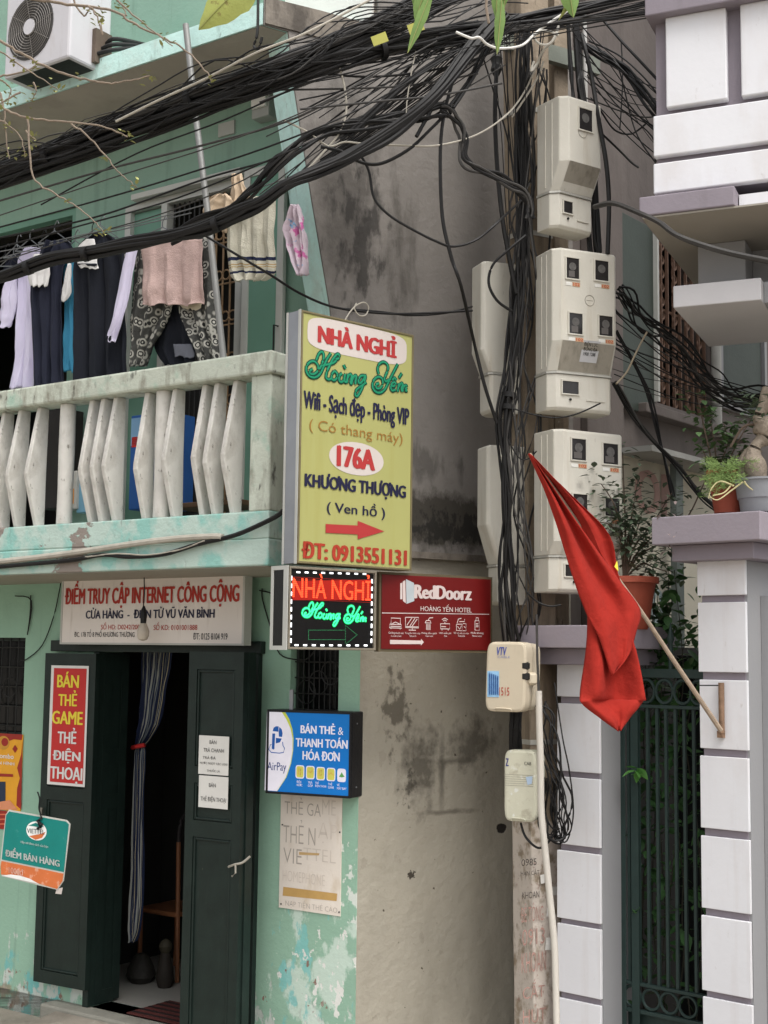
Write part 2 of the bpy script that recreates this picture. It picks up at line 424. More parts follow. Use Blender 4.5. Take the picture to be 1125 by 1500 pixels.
du0, du1, dz0, dz1 = U(FA, 142, 1200), U(FA, 372, 1200), .12, Z(FA, 240, 948)
w1 = (U(FA, -70, 1000), U(FA, 35, 1000), Z(FA, 10, 1078), Z(FA, 10, 934))
w2 = (U(FA, 425, 1000), U(FA, 496, 1000), Z(FA, 460, 1052), Z(FA, 460, 935))
UL = -3.6
B.p('wall', holes_wall(UL, UC-.012, -.1, zf, [(du0, du1, dz0, dz1), w1, w2], 0, .16), GREEN)
o1 = (U(FA, -60, 400), U(FA, 108, 400), zf+.08, Z(FA, 55, 318))
o2 = (U(FA, 183, 400), U(FA, 356, 400), zf+.08, Z(FA, 290, 277))
B.p('wall', holes_wall(UL, UC-.012, zf+.002, zs2+.02, [o1, o2], 0, .16), GREENUP, label='upper storey wall, green paint darkened for its shade')
ux = U(FA, 412, 12)
B.p('wall', MB().box(UL, ux, .002, .16, zs2+.022, zs2+2.6), GREENUP, label='green wall above the upper ledge')
B.p('wall', MB().box(ux+.001, UC-.012, .03, .16, zs2+.022, zs2+2.6), MP('sky_white_stand_in', (232, 230, 224), var=.04, vs=3, bump=.1), label='added white panel standing in for bright sky beside the upper green wall')  # added panel; a white surface stands where bright sky would show
# floors and the dim room behind, closed so that it stays dark
ca, sa = math.cos(R(67)), math.sin(R(67))
BK = U(FB, 838, 900)-.04
def floor_outline(inset, back): return [(UL, inset), (UC-.05-inset, inset), (UC-.05-inset+ca*back, back*sa), (UL, back*sa)]
B.p('floor_slab', MB().prism(floor_outline(.17, BK), 'z', zf-.02, zf+.06), SOFFIT)
B.p('roof', MB().prism(floor_outline(.17, BK), 'z', zs2+2.5, zs2+2.6), SOFFIT)
B.p('floor_slab', MB().prism(floor_outline(.17, BK), 'z', zs2, zs2+.1), SOFFIT)
B.p('room_floor', MB().prism(floor_outline(.0, BK), 'z', -.05, .115), ROOMF)
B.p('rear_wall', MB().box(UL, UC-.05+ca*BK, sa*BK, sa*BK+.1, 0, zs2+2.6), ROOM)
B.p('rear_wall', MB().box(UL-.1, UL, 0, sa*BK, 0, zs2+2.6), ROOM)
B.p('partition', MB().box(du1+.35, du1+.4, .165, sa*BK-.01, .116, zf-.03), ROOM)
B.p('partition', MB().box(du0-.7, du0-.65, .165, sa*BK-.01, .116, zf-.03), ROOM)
# threshold step
st = MB().box(U(FA, 58, 1470, -.12), U(FA, 382, 1520, -.12), -.12, .17, -.02, .12)
rx0, rx1 = U(FA, 66, 1480, -.2), U(FA, 330, 1520, -.2)
B.p('ramp', MB().prism([(-.1205, -.01), (-.1205, .10), (-.3, .075), (-.62, -.003), (-.62, -.01)], 'x', rx0, rx1), gm, bevel=.01)
B.p('doorstep', st, MP('doorstep_concrete', (140, 138, 128), var=.15, vs=8, bump=.4), bevel=.012)
# upper slab with its stained end, and the slanting fin between ledge and wall
ub0 = U(FA, 384, 38, -LD)
zl = Z(FA, 200, 96, -LD); zt = zl+.105
B.p('ledge', MB().prism([(UL, -LD), (ub0, -LD), (UC-.02, 0), (UL, 0)], 'z', zl, zt), TEAL, bevel=.006)
B.p('ledge_soffit', MB().prism([(UL, -LD+.01), (ub0-.01, -LD+.01), (UC-.03, -.001), (UL, -.001)], 'z', zl-.004, zl-.002), SOFFIT)
B.p('ledge_face', MB().box(UL, ub0+.003, -LD-.006, -LD-.0005, zl-.003, zt+.003), TEAL)
# ---- side wall in the alley, in its own frame
S = T('alley_wall', 'tall grey rendered side wall of the green house, mould stained, khaki at the bottom', 'wall', FB, (0, 0, 0))
def bp(x, y): q = FB.uv(x, y); return (q[0], q[2])
zk = bp(650, 812)[1]
uE = bp(838, 900)[0]
spot = lambda x0, y0, x1, y1, **k: dict(spot=((bp(x0, (y0+y1)/2)[0]+bp(x1, (y0+y1)/2)[0])/2, (bp((x0+x1)/2, y0)[1]+bp((x0+x1)/2, y1)[1])/2,
        abs(bp(x1, (y0+y1)/2)[0]-bp(x0, (y0+y1)/2)[0])/2, abs(bp((x0+x1)/2, y0)[1]-bp((x0+x1)/2, y1)[1])/2), **k)
BW = MP('grey_render', (128, 123, 118), var=.09, vs=3.2, bump=.5, bs=26, layers=(
    dict(col=lin((146, 140, 134)), scale=(5, 5, 2), lo=.5, hi=.75, amt=.35),
    spot(440, 60, 560, 480, col=lin((62, 58, 54)), scale=(6, 6, 3.5), rag=3.0, lo=-.1, hi=.7, amt=.62),
    spot(470, 210, 575, 470, col=lin((40, 38, 36)), scale=(13, 13, 5.5), rag=4.2, lo=.3, hi=.85, amt=.75),
    spot(440, 30, 560, 330, col=lin((150, 144, 136)), scale=(18, 18, 4), rag=5, lo=.9, hi=1.5, amt=.5),
    spot(545, 250, 620, 500, col=lin((80, 76, 71)), scale=(10, 10, 2.6), rag=4.2, lo=.2, hi=1., amt=.75),
    spot(560, 640, 690, 720, col=lin((84, 80, 76)), scale=(14, 14, 4), rag=3.2, lo=.3, hi=.8, amt=.7),
    spot(560, 722, 790, 812, col=lin((58, 54, 47)), scale=(12, 12, 8), rag=1.5, lo=0, hi=.35, amt=.92, square=True),
    spot(560, 745, 790, 808, col=lin((34, 33, 30)), scale=(26, 26, 16), rag=3.2, lo=.3, hi=.6, amt=.8)))
KH = MP('khaki_plaster', (164, 158, 144), var=.08, vs=2.4, bump=.5, bs=24, bumpd=.014, layers=(
    dict(col=lin((168, 160, 144)), scale=3, lo=.5, hi=.75, amt=.4),
    dict(col=lin((118, 112, 98)), scale=(4, 4, 1.2), lo=.5, hi=.8, amt=.35),
    spot(552, 965, 612, 1120, col=lin((78, 72, 62)), scale=(20, 20, 14), rag=3.8, lo=.35, hi=.8, amt=.75),
    spot(583, 1042, 652, 1200, col=lin((84, 79, 70)), scale=(16, 16, 12), rag=2.2, lo=.0, hi=.7, amt=.8),
    spot(652, 1045, 735, 1130, col=lin((88, 83, 74)), scale=(16, 16, 13), rag=2.2, lo=.0, hi=.7, amt=.8),
    spot(583, 1110, 618, 1195, col=lin((42, 38, 33)), scale=(40, 40, 30), rag=4, lo=.4, hi=.9, amt=.65),
    spot(643, 1060, 655, 1205, col=lin((60, 55, 48)), scale=(14, 14, 8), rag=1.6, lo=.0, hi=.8, amt=.6),
    spot(600, 1185, 712, 1195, col=lin((80, 74, 64)), scale=(14, 14, 14), rag=1.8, lo=.0, hi=.8, amt=.6),
    spot(620, 1108, 715, 1122, col=lin((66, 60, 52)), scale=(14, 14, 14), rag=1.8, lo=.0, hi=.8, amt=.6),
    spot(728, 1205, 745, 1222, col=lin((52, 48, 44)), scale=(30, 30, 30), rag=.8, lo=.1, hi=.2, dip=1),
    spot(597, 1275, 612, 1290, col=lin((70, 64, 56)), scale=(60, 60, 60), rag=2.4, lo=.3, hi=.4, dip=1),
    dict(col=lin((88, 80, 68)), scale=(30, 30, 30), lo=.70, hi=.72, dip=1.2), dict(col=lin((120, 112, 98)), scale=(11, 11, 8), lo=.63, hi=.66, amt=.2, dip=.5), dict(col=lin((176, 170, 156)), scale=(4, 4, 9), lo=.6, hi=.72, amt=.4),
    dict(col=lin((96, 90, 76)), scale=5, lo=.4, hi=.8, z=(0, .7), zk=.4, amt=.6)))
S.p('wall', MB().prism([(0, -.1), (uE, -.1), (uE, zk), (0, zk)], 'y', .012, .16), KH, label='khaki plaster base of the wall')
top = 7.5
out = [(0, zk), bp(528, 820), bp(508, 640), bp(482, 450), bp(455, 290), bp(430, 130), bp(421, 50), bp(385, 37)]
out = [(0, zk)] + [bp(513, 700), bp(482, 450), bp(455, 290), bp(430, 130), bp(421, 47), bp(385, 37), bp(386, -3), bp(468, 18), bp(552, 42)]
xb = bp(552, 42)[0]
out += [(xb, top), (uE, top), (uE, zk)]
S.p('wall', MB().prism(out, 'y', -.012, .0), BW, label='upper grey render with mould')
S.p('wall', MB().prism([(xb, zk), (uE, zk), (uE, top), (xb, top)], 'y', .001, .16), CONC)
S.p('wall_cap', MB().box(.05, uE, -.03, -.0125, zk-.03, zk+.004), CONC)
# the end of the upper slab and the fin behind the render
S.p('slab_end', MB().prism([bp(386, 36), bp(387, -2), bp(468, 18), bp(552, 42), bp(552, 80), bp(425, 46)], 'y', -.022, -.0125), CONC)
fin = [(0, zk), bp(513, 700), bp(482, 450), bp(455, 290), bp(430, 130), bp(421, 47), (0, bp(421, 47)[1])]
S.p('fin', MB().prism(fin, 'y', .0005, .21), TEAL, label='slanting pale teal fin at the end of the upper balcony')
# ---- balcony
OB_ = -.7
bz0, bz1 = Z(FA, 395, 828, OB_), Z(FA, 395, 747, OB_)
tz0, tz1 = Z(FA, 380, 549, OB_), Z(FA, 380, 516, OB_)
bu1 = U(FA, 395, 700, OB_); pu0 = U(FA, 365, 650, OB_)
bal = B.p('balcony', MB().box(UL, bu1, OB_, 0, bz0, bz1-.13), LOWRAIL, bevel=.008, label='concrete balcony with angular balusters')
B.p('lower_rail', MB().box(UL, bu1-.001, OB_+.002, OB_+.12, bz1-.13, bz1), LOWRAIL, bal, bevel=.008)
B.p('lower_rail', MB().box(bu1-.12, bu1-.003, OB_+.121, -.001, bz1-.13, bz1), LOWRAIL, bal)
B.p('top_rail', MB().box(UL, bu1+.012, OB_-.02, OB_+.13, tz0, tz1), RAILP, bal, bevel=.012)
B.p('top_rail', MB().box(bu1-.13, bu1+.012, OB_+.131, -.001, tz0, tz1), RAILP, bal, bevel=.008)
B.p('corner_post', MB().box(pu0, bu1-.004, OB_+.004, OB_+.13, bz1-.001, tz0+.001), RAILP, bal, bevel=.008)
B.p('soffit', MB().box(UL, bu1-.01, OB_+.01, -.001, bz0-.004, bz0-.001), MP('pale_soffit', (150, 146, 134), vs=2, bump=.2), bal)
hh = tz0-bz1
def balmesh(seed, broke=False):
    r_ = random.Random(seed); e = lambda k=.008: r_.uniform(-k, k)
    mb = MB(); t = .0155
    yb = OB_+.06
    prof = [(yb-.022+e(.004), 0), (yb-.098+e(), hh*(.38+e())), (yb-.096+e(.003), hh*.43), (yb-.026+e(.004), hh), (yb+.038, hh), (yb+.032+e(.003), hh*.45), (yb+.034, 0)]
    n0 = len(mb.v)
    mb.prism([(p[0], p[1]) for p in prof], 'x', -t, t)
    return mesh('baluster', mb, BALU)
vars_ = [balmesh(i) for i in range(4)]
def put_bal(px, py, post=False, i=0):
    u = U(FA, px, py, OB_+.05)
    if post:
        me = mesh('baluster', MB().lathe((0, 0, 0), [(.042, 0), (.04, hh*.3), (.043, hh*.6), (.041, hh)], 14), BALU)
        o = bpy.data.objects.new('baluster', me); o['label'] = 'round straight baluster post'
        o.location = (u, OB_+.06, bz1)
    else:
        o = bpy.data.objects.new('baluster', vars_[i % 4]); o.location = (u, 0, bz1); o.rotation_euler = (0, R(rnd.uniform(-1, 1)), R(rnd.uniform(-4, 4)))
    COL.objects.link(o); o.parent = bal
    q = o.modifiers.new('bevel', 'BEVEL'); q.width = .006; q.segments = 2
xs = [13, 37, 60, ('p', 96), 137, 155, 179, 210, ('p', 237), 264, 290, 320, 353]
for i, x in enumerate(xs):
    if isinstance(x, tuple): put_bal(x[1], 650, True)
    else: put_bal(x, 650, False, i)
for i, x in enumerate((-18, -45)): put_bal(x, 650, False, i)
# conduit strapped along the balcony face
def apx(x, y, off): return FA.uv(x, y, off)
c1 = MB().tube(spline([apx(x, y, OB_-.02) for x, y in ((-20, 825), (60, 816), (120, 808), (200, 796), (260, 789), (312, 786), (326, 787))], 6), .016, 8)
solo('conduit', 'dirty white conduit pipe running along the foot of the balcony', 'pipe', c1, MP('dirty_white_pvc', (176, 170, 158), var=.15, vs=20), FA)
c2 = MB().tube(spline([apx(x, y, OB_-.022) for x, y in ((-20, 832), (60, 825), (110, 820), (150, 813), (190, 816), (240, 812), (290, 797), (330, 788), (360, 778), (402, 758), (415, 748))], 6), .011, 6)
CABLE = MP('black_cable', (25, 24, 24), rough=.55, var=.25, vs=14, bump=.1)
CABLEG = MP('grey_cable', (62, 60, 58), rough=.55, var=.2, vs=14, bump=.1)
CABLEW = MP('dirty_white_cable', (170, 164, 152), rough=.55, var=.12, vs=14, bump=.1)
solo('cable', 'black cable slung under the white conduit and up past the balcony corner', 'cable', c2, CABLE, FA)
c3 = MB().tube(spline([apx(x, y, OB_-.03) for x, y in ((125, 816), (170, 811), (215, 813), (260, 806), (300, 792))], 6), .004, 5)
solo('cable', 'thin white cable looping below the balcony conduit', 'cable', c3, CABLEW, FA)
# ---- openings: windows of the upper floor
def frame_bars(u0, u1, z0, z1, y0, y1, wd, mid=()):
    mb = MB().box(u0, u0+wd, y0, y1, z0, z1).box(u1-wd, u1, y0, y1, z0, z1).box(u0+wd, u1-wd, y0, y1, z1-wd, z1).box(u0+wd, u1-wd, y0, y1, z0, z0+wd)
    for m in mid: mb.box(m-wd/2, m+wd/2, y0, y1, z0+wd, z1-wd)
    return mb
wn = B.p('window', frame_bars(*o1, .01, .06, .04), GLASSG, label='dark balcony doorway with a green frame')
wn2 = B.p('window', frame_bars(o2[0], o2[1], o2[2], o2[3], -.012, .06, .045, (U(FA, 240, 400),)), ALU, label='grey framed window with an ornate grille')
B.p('pane', MB().box(U(FA, 189, 400), U(FA, 235, 400), .02, .04, o2[2]+.05, o2[3]-.05), GLASSG, wn2)
B.p('lintel', MB().box(o2[0]+.1, o2[1]+.02, -.07, -.013, o2[3]-.0, o2[3]+.035), ALU, wn2, bevel=.004)
g = MB(); gx0, gx1 = U(FA, 300, 400), U(FA, 354, 400)
for i in range(6):
    u = gx0+(gx1-gx0)*i/5; g.tube([(u, .03, o2[2]+.04), (u, .03, o2[3]-.04)], .006, 6)
for j in range(9):
    z = o2[2]+.1+j*(o2[3]-o2[2]-.2)/8
    g.tube([(gx0, .028, z), (gx1, .028, z)], .005, 6)
    for i in range(5):
        u = gx0+(gx1-gx0)*(i+.5)/5; g.ring((u, .026, z+.05), .028, .005, 10, 5)
B.p('grille', g, GRILLE, wn2)
g = MB()
for i in range(7):
    u = U(FA, 248, 400)+(gx0-U(FA, 248, 400))*i/7; g.tube([(u, .03, o2[2]+.04), (u, .03, o2[3]-.04)], .005, 6)
B.p('grille', g, IRON, wn2)
# shutters folded against the wall
def shutter(x0, x1, y0, y1, off, lab):
    u0, u1 = U(FA, x0, 400, off), U(FA, x1, 400, off); z0, z1 = zf+.1, Z(FA, (x0+x1)/2, y0, off)
    s = B.p('shutter', frame_bars(u0, u1, z0, z1, off, off+.03, .045), ALU, wn2, label=lab, bevel=.003)
    return u0, u1, z0, z1
a = shutter(354, 414, 243, 520, -.06, 'open shutter leaf with grey frame and green panel')
B.p('shutter_panel', MB().box(a[0]+.045, a[1]-.045, -.05, -.04, a[2]+.045, a[3]-.045), GLASSG, wn2)
hd = MB().tube([(a[1]-.02, -.065, a[2]+.95), (a[1]-.02, -.1, a[2]+.95), (a[1]-.02, -.1, a[2]+1.18), (a[1]-.02, -.065, a[2]+1.18)], .005, 6)
B.p('handle', hd, IRON, wn2)
# ground-floor windows with bars
for wq, nm in ((w1, 'barred dark window at the left edge'), (w2, 'barred dark window between the signs')):
    wo_ = B.p('window', frame_bars(*wq, .05, .09, .02), MP('dark_window_frame', (46, 52, 48)), label=nm)
    g = MB()
    for i in range(5):
        z = wq[2]+(wq[3]-wq[2])*(i+.5)/5; g.tube([(wq[0], .04, z), (wq[1], .04, z)], .004, 6)
    for i in range(9):
        u = wq[0]+(wq[1]-wq[0])*(i+.5)/9; g.tube([(u, .045, wq[2]), (u, .045, wq[3])], .0035, 6)
    for i in range(3): g.ring((wq[0]+(wq[1]-wq[0])*(.25+.25*i), .036, wq[2]+.32*(wq[3]-wq[2])+.05*i), .06, .003, 16, 5)
    B.p('grille', g, IRON, wo_)
    B.p('pane', MB().box(wq[0]+.02, wq[1]-.02, .1, .11, wq[2]+.02, wq[3]-.02), MP('dark_glass', (16, 17, 17), rough=.15, bump=0), wo_)
# ---- door
fr_ = MB().box(U(FA, 72, 1200), U(FA, 384, 1200), -.04, .0, dz1-.03, dz1+.035)
fr_.box(du1-.004, du1+.035, -.03, .165, .121, dz1-.031).box(du0-.04, du0+.004, -.03, .165, .121, dz1-.031)
DF = B.p('door_frame', fr_, BLACKWOOD, bevel=.004)
def leaf(name_label, fr, u0, u1, z0, z1, y, panels, parent=None):
    """a panelled door leaf with recessed panels"""
    d = B2.p('door_leaf', holes_wall(u0, u1, z0, z1, [(u0+.055, u1-.055, a, b) for a, b in panels], y, y+.035), BLACKWOOD, parent, label=name_label)
    for a, b in panels:
        B2.p('door_panel', MB().box(u0+.05, u1-.05, y+.012, y+.024, a-.004, b+.004), BLACKWOOD, d)
        B2.p('moulding', frame_bars(u0+.058, u1-.058, a+.003, b-.003, y+.002, y+.011, .012), BLACKWOOD, d, bevel=.004)
    return d
def panels(z0, z1):
    h = z1-z0
    return [(z0+.07, z0+h*.55), (z0+h*.59, z0+h*.68), (z0+h*.72, z1-.09)]
FL = Frame(65, 1200, 7.6, -35); q = FA.uv(64, 1200, -.05); FL.P = FA.w(q[0], -.05, 0); FL.a = R(-32)
FL.X = Vector((math.cos(FL.a), math.sin(FL.a), 0)); FL.Y = Vector((-math.sin(FL.a), math.cos(FL.a), 0))
B2 = T('left_door_leaf', 'dark green door leaf folded open left of the doorway, wearing the red and yellow notice', 'door', FL, (0, 0, 0))
lz0, lz1 = Z(FL, 90, 1442), Z(FL, 100, 957)
lw = U(FL, 139, 1200)
dl = leaf(None, FL, 0, lw, lz0, lz1, -.035, panels(lz0, lz1))
B2.p('hasp', MB().box(.02, .08, -.042, -.036, lz0+.86, lz0+.9).tube([(.03, -.05, lz0+.98), (.035, -.06, lz0+.9), (.03, -.05, lz0+.84)], .008, 6), MP('worn_steel', (120, 116, 106), metal=.6, rough=.45), dl)
RED = MP('red_print', (196, 50, 48), rough=.45, var=.04, bump=.05)
WHITE = MP('white_print', (226, 224, 220), rough=.5, var=.03, bump=.03)
YEL = MP('yellow_print', (236, 214, 70), rough=.5, var=.03, bump=.03)
LT = B2
def sign_on(t, x0, y0, x1, y1, off, mat, name='sheet', th=.002, parent=None, bevel=0):
    a = rect(t.fr, x0, y0, x1, y1, off); return t.p(name, MB().box(a[0], a[1], off, off+th, a[2], a[3]), mat, parent, bevel=bevel)
T3 = T('door_notice', 'tall narrow red notice with yellow and white capitals on the left door leaf', 'sign', FL, (lw*.5, -.04, lz0+1.0))
sign_on(T3, 72, 975, 127, 1151, -.040, WHITE)
sign_on(T3, 76, 979, 124, 1147, -.0415, RED, 'print', .001)
for b_, m_, y0, y1, dx in (('BÁN', YEL, 984, 1007, 6), ('THẺ', YEL, 1011, 1034, 8), ('GAME', YEL, 1042, 1061, 0), ('THẺ', WHITE, 1066, 1089, 8), ('ĐIỆN', WHITE, 1096, 1118, 2), ('THOẠI', WHITE, 1123, 1147, -1)):
    xc = 100-(y0-980)*.02
    ptext(T3, b_, xc-22+dx*1.1, y0, xc+22-dx*1.1, y1, -.043, m_, bold=.05)
# inner folded leaf and right leaf
FI = Frame(0, 0, 1, 0); FI.P = FA.w(du0+.006, .02, 0); FI.a = R(-35+90); FI.X = Vector((math.cos(FI.a), math.sin(FI.a), 0)); FI.Y = Vector((-math.sin(FI.a), math.cos(FI.a), 0))
B2 = T('inner_door_leaf', 'narrow dark door leaf swung inward on the left side of the doorway', 'door', FI, (0, 0, 0))
leaf(None, FI, 0, .19, .13, dz1-.04, 0, panels(.13, dz1-.04))
FR_ = Frame(0, 0, 1, 0); q = FA.uv(376, 1200, -.045); FR_.P = FA.w(q[0]-.02, -.045, 0)
# right leaf hinged near the right jamb, swung outward a little
qa, qb = at(352, 1200, 6.95), at(271, 1200, 7.15)
d_ = Vector((qa.x-qb.x, qa.y-qb.y, 0)); FR_.P = Vector((qb.x, qb.y, 0)); FR_.a = math.atan2(d_.y, d_.x)
FR_.X = d_.normalized(); FR_.Y = Vector((-FR_.X.y, FR_.X.x, 0)); rw = d_.length
B2 = T('right_door_leaf', 'dark green door leaf open on the right of the doorway, carrying two paper notes', 'door', FR_, (0, 0, 0))
rz0, rz1 = .02, Z(FR_, 312, 955)
dr = leaf(None, FR_, 0, rw, rz0, rz1, 0, panels(rz0, rz1))
B2.p('edge_batten', MB().box(rw-.03, rw+.008, .036, .09, rz0, rz1), BLACKWOOD, dr)
PAPER = MP('white_paper', (222, 220, 214), rough=.8, var=.05, vs=8, bump=.25, bs=14)
INK = MP('faded_black_print', (84, 82, 80), bump=0)
for (x0, y0, x1, y1, lab, lines) in (
    (291, 1078, 335, 1135, 'upper white paper note taped to the right door leaf, listing drinks', (('BÁN', 307, 1083, 317, 1090), ('TRÀ CHANH', 298, 1095, 328, 1102), ('TRÀ ĐÁ', 297, 1107, 316, 1112), ('NƯỚC NGỌT CÁC LOẠI', 293, 1116, 333, 1121), ('THUỐC LÁ', 303, 1126, 322, 1131))),
    (291, 1137, 334, 1184, 'lower white paper note on the right door leaf, with two printed lines', (('BÁN', 306, 1146, 316, 1153), ('THẺ ĐIỆN THOẠI', 294, 1166, 331, 1176)))):
    a = rect(FR_, x0, y0, x1, y1, -.004)
    t = T('paper_note', lab, 'paper note', FR_, (a[0], -.004, a[2]))
    sign_on(t, x0, y0, x1, y1, -.004, PAPER, 'paper', .001)
    for b_, p0, p1, p2, p3 in lines: ptext(t, b_, p0, p1, p2, p3, -.0055, INK, bold=.015)
tt = MB().tube(spline([(rw-.06, -.01, rz0+1.02), (rw-.0, -.03, rz0+1.04), (rw+.03, -.01, rz0+1.05), (rw+.06, .01, rz0+1.08)], 4), .006, 5).tube([(rw-.0, -.03, rz0+1.04), (rw+.01, -.04, rz0+1.0), (rw-.02, -.03, rz0+.98)], .005, 5)
solo('rope_tie', 'frayed white string tied round the right door leaf', 'string', tt, CABLEW, FR_)
# ---- inside
cw = [(950, 207, 252), (1000, 205, 245), (1060, 200, 232), (1092, 197, 213)]
cur1 = cloth(FA, cw, .35, folds=4, amp=.02, nu=40)
CUR = MP('striped_curtain_cloth', (28, 38, 66), var=.15, bump=.15, layers=(dict(stripe=('X', 5, .15, .36), col=lin((150, 152, 146))), dict(stripe=('X', 5, .5, .58), col=lin((110, 118, 124))), dict(stripe=('X', 5, .75, .8), col=lin((180, 172, 140)))))
C = T('door_curtain', 'blue and white striped curtain gathered and tied inside the doorway', 'curtain', FA, (U(FA, 215, 1100, .35), .35, 1.1))
C.p('upper_drape', cur1, CUR)
C.p('lower_drape', cloth(FA, [(1094, 197, 213), (1130, 195, 212), (1250, 190, 210), (1340, 187, 207), (1378, 190, 200)], .35, folds=3, amp=.02, nu=30), CUR)
q = FA.uv(205, 1093, .34); C.p('tie', MB().tube([(q[0]-.05, .33, q[2]-.01), (q[0], .31, q[2]), (q[0]+.05, .33, q[2]+.01)], .013, 8), RED)
mt = T('doormat', 'dark red striped mat lying on the shop floor', 'mat', FA, (U(FA, 225, 1460, .1), .1, .12))
mat_m = MP('dark_red_mat', (86, 44, 40), var=.2, vs=40, bump=.4, bs=150)
mu0, mu1 = U(FA, 205, 1460, .12), U(FA, 300, 1460, .12)
mt.p('mat_body', MB().box(mu0, mu1, .02, .36, .116, .126), mat_m)
for i in range(5): mt.p('stripe', MB().box(mu0+.004, mu1-.004, .05+.065*i, .07+.065*i, .1262, .1285), MP('black_mat_stripe', (36, 28, 28), vs=40))
# folding chair in the gloom
chu = U(FA, 262, 1400, .75)
ch = T('folding_chair', 'rusty brown metal chair standing in the dim shop', 'chair', FA, (chu, .75, .115))
CHM = MP('brown_tube', (120, 78, 52), rough=.5, var=.2)
for i, dy in enumerate((0, .32)):
    ch.p('leg', MB().tube([(chu+.02, .72+dy, .12), (chu, .72+dy, .95 if i == 0 else .5)], .014, 8), CHM)
    ch.p('leg', MB().tube([(chu-.3, .72+dy, .12), (chu-.3, .72+dy, .52)], .014, 8), CHM)
ch.p('seat', MB().box(chu-.32, chu+.02, .7, 1.06, .5, .53), CHM, bevel=.01)
ch.p('backrest', MB().tube(spline([(chu, .72, .9), (chu, .74, 1.08), (chu, .88, 1.14), (chu, 1.02, 1.08), (chu, 1.04, .9)], 5), .012, 8), MP('black_tube', (40, 36, 36)))
# sack of things and a bundle below the curtain
sk = T('cloth_sack', 'grey sack slumped on the shop floor behind the curtain', 'sack', FA, (U(FA, 205, 1400, .6), .6, .115))
q0 = U(FA, 207, 1400, .6)
sk.p('sack_body', MB().lathe((q0, .6, .115), [(.06, 0), (.09, .04), (.08, .09), (.05, .15), (.025, .17)], 14), MP('grey_sack', (40, 38, 34), vs=20, bump=.5))
dl2 = T('rag_doll', 'small dark stuffed doll sitting beside the grey sack', 'toy', FA, (q0+.2, .6, .115))
dl2.p('doll_body', MB().lathe((q0+.2, .6, .115), [(.04, 0), (.055, .05), (.045, .12), (.03, .2)], 14), MP('brown_plush', (40, 35, 30), vs=30))
dl2.p('doll_head', MB().lathe((q0+.2, .6, .31), [(.02, 0), (.035, .02), (.042, .045), (.03, .07), (.01, .085)], 14), MP('olive_plush', (58, 54, 42), vs=30))
# ================================================================ signs
DARKRED = MP('brick_red_print', (176, 52, 40), bump=0, var=.05, rough=.5)
NAVY = MP('navy_print', (34, 34, 62), bump=0, rough=.5)
BLK = MP('black_print', (28, 28, 30), bump=0, rough=.5)
STEEL = MP('galvanised_sheet', (150, 152, 156), rough=.38, metal=.55, var=.12, vs=6, bump=.12, bs=16)
def hook(t, x, y, off, mat=CABLEW):
    pass
# ---- shop sign over the door
FN = Frame(0, 0, 1, 0); FN.P = FA.w(0, -.14, 0); FN.a = FA.a; FN.X = FA.X; FN.Y = FA.Y
a = rect(FN, 91, 841, 357, 943, 0)
t = T('shop_sign', 'long off white public INTERNET board above the dark shop door', 'sign', FN, (a[0], 0, a[2]))
t.p('board', MB().box(a[0], a[1], 0, .05, a[2], a[3]), MP('offwhite_board', (228, 220, 213), var=.04, vs=3, bump=.06, layers=(dict(col=lin((150, 130, 110)), scale=(20, 20, 2), lo=.6, hi=.8, amt=.4),)), bevel=.003)
t.p('frame', MB().box(a[0]-.006, a[0]+.006, -.004, .055, a[2]-.006, a[3]+.006).box(a[1]-.006, a[1]+.008, -.004, .055, a[2]-.006, a[3]+.006).box(a[0]+.006, a[1]-.006, -.004, .055, a[3]-.005, a[3]+.006).box(a[0]+.006, a[1]-.006, -.004, .055, a[2]-.006, a[2]+.004), ALU)
for s_ in (.1, .9): t.p('bracket', MB().box(a[0]+(a[1]-a[0])*s_-.015, a[0]+(a[1]-a[0])*s_+.015, .051, .137, a[3]-.06, a[3]-.02), IRON)
ptext(t, 'ĐIỂM TRUY CẬP INTERNET CÔNG CỘNG', 96, 846, 350, 890, -.002, DARKRED, bold=.07)
ptext(t, 'CỬA HÀNG  -  ĐIỆN TỬ VŨ VĂN BÌNH', 126, 889, 314, 909, -.002, NAVY, bold=.05)
ptext(t, 'SỐ HD: D0242/2005', 148, 911, 208, 922, -.002, DARKRED, bold=.012)
ptext(t, 'SỐ KD: 0101001888', 225, 911, 289, 923, -.002, DARKRED, bold=.012)
ptext(t, 'ĐC. 178 TỔ 8 PHỐ KHƯƠNG THƯỢNG', 109, 922, 197, 935, -.002, BLK, bold=.014)
ptext(t, 'ĐT: 0125 8104 919', 283, 927, 333, 937, -.002, BLK, bold=.016)
# bulb hanging before it
q = FN.uv(212, 842, -.1); q2 = FN.uv(210, 889, -.1); b1 = FN.uv(210, 912, -.1); b2 = FN.uv(210, 938, -.1)
t = T('hanging_bulb', 'unlit white bulb in a black socket hanging before the shop sign', 'bulb', FN, b2)
t.p('wire', MB().tube(spline([(q[0], .0, q[2]+.03), (q[0]+.01, -.06, q[2]-.01), q, (q2[0]+.004, -.1, (q[2]+q2[2])/2), q2], 4), .0035, 5), BLK)
t.p('socket', MB().lathe((b1[0], -.1, b1[2]), [(.016, -.005), (.018, .03), (.014, .07), (.005, .09)], 12), BLK)
t.p('glass', MB().lathe((b1[0], -.1, b1[2]), [(.006, -.098), (.024, -.09), (.033, -.07), (.033, -.045), (.024, -.02), (.017, -.004)], 16), MP('bulb_plastic', (196, 186, 172), rough=.35, bump=0))
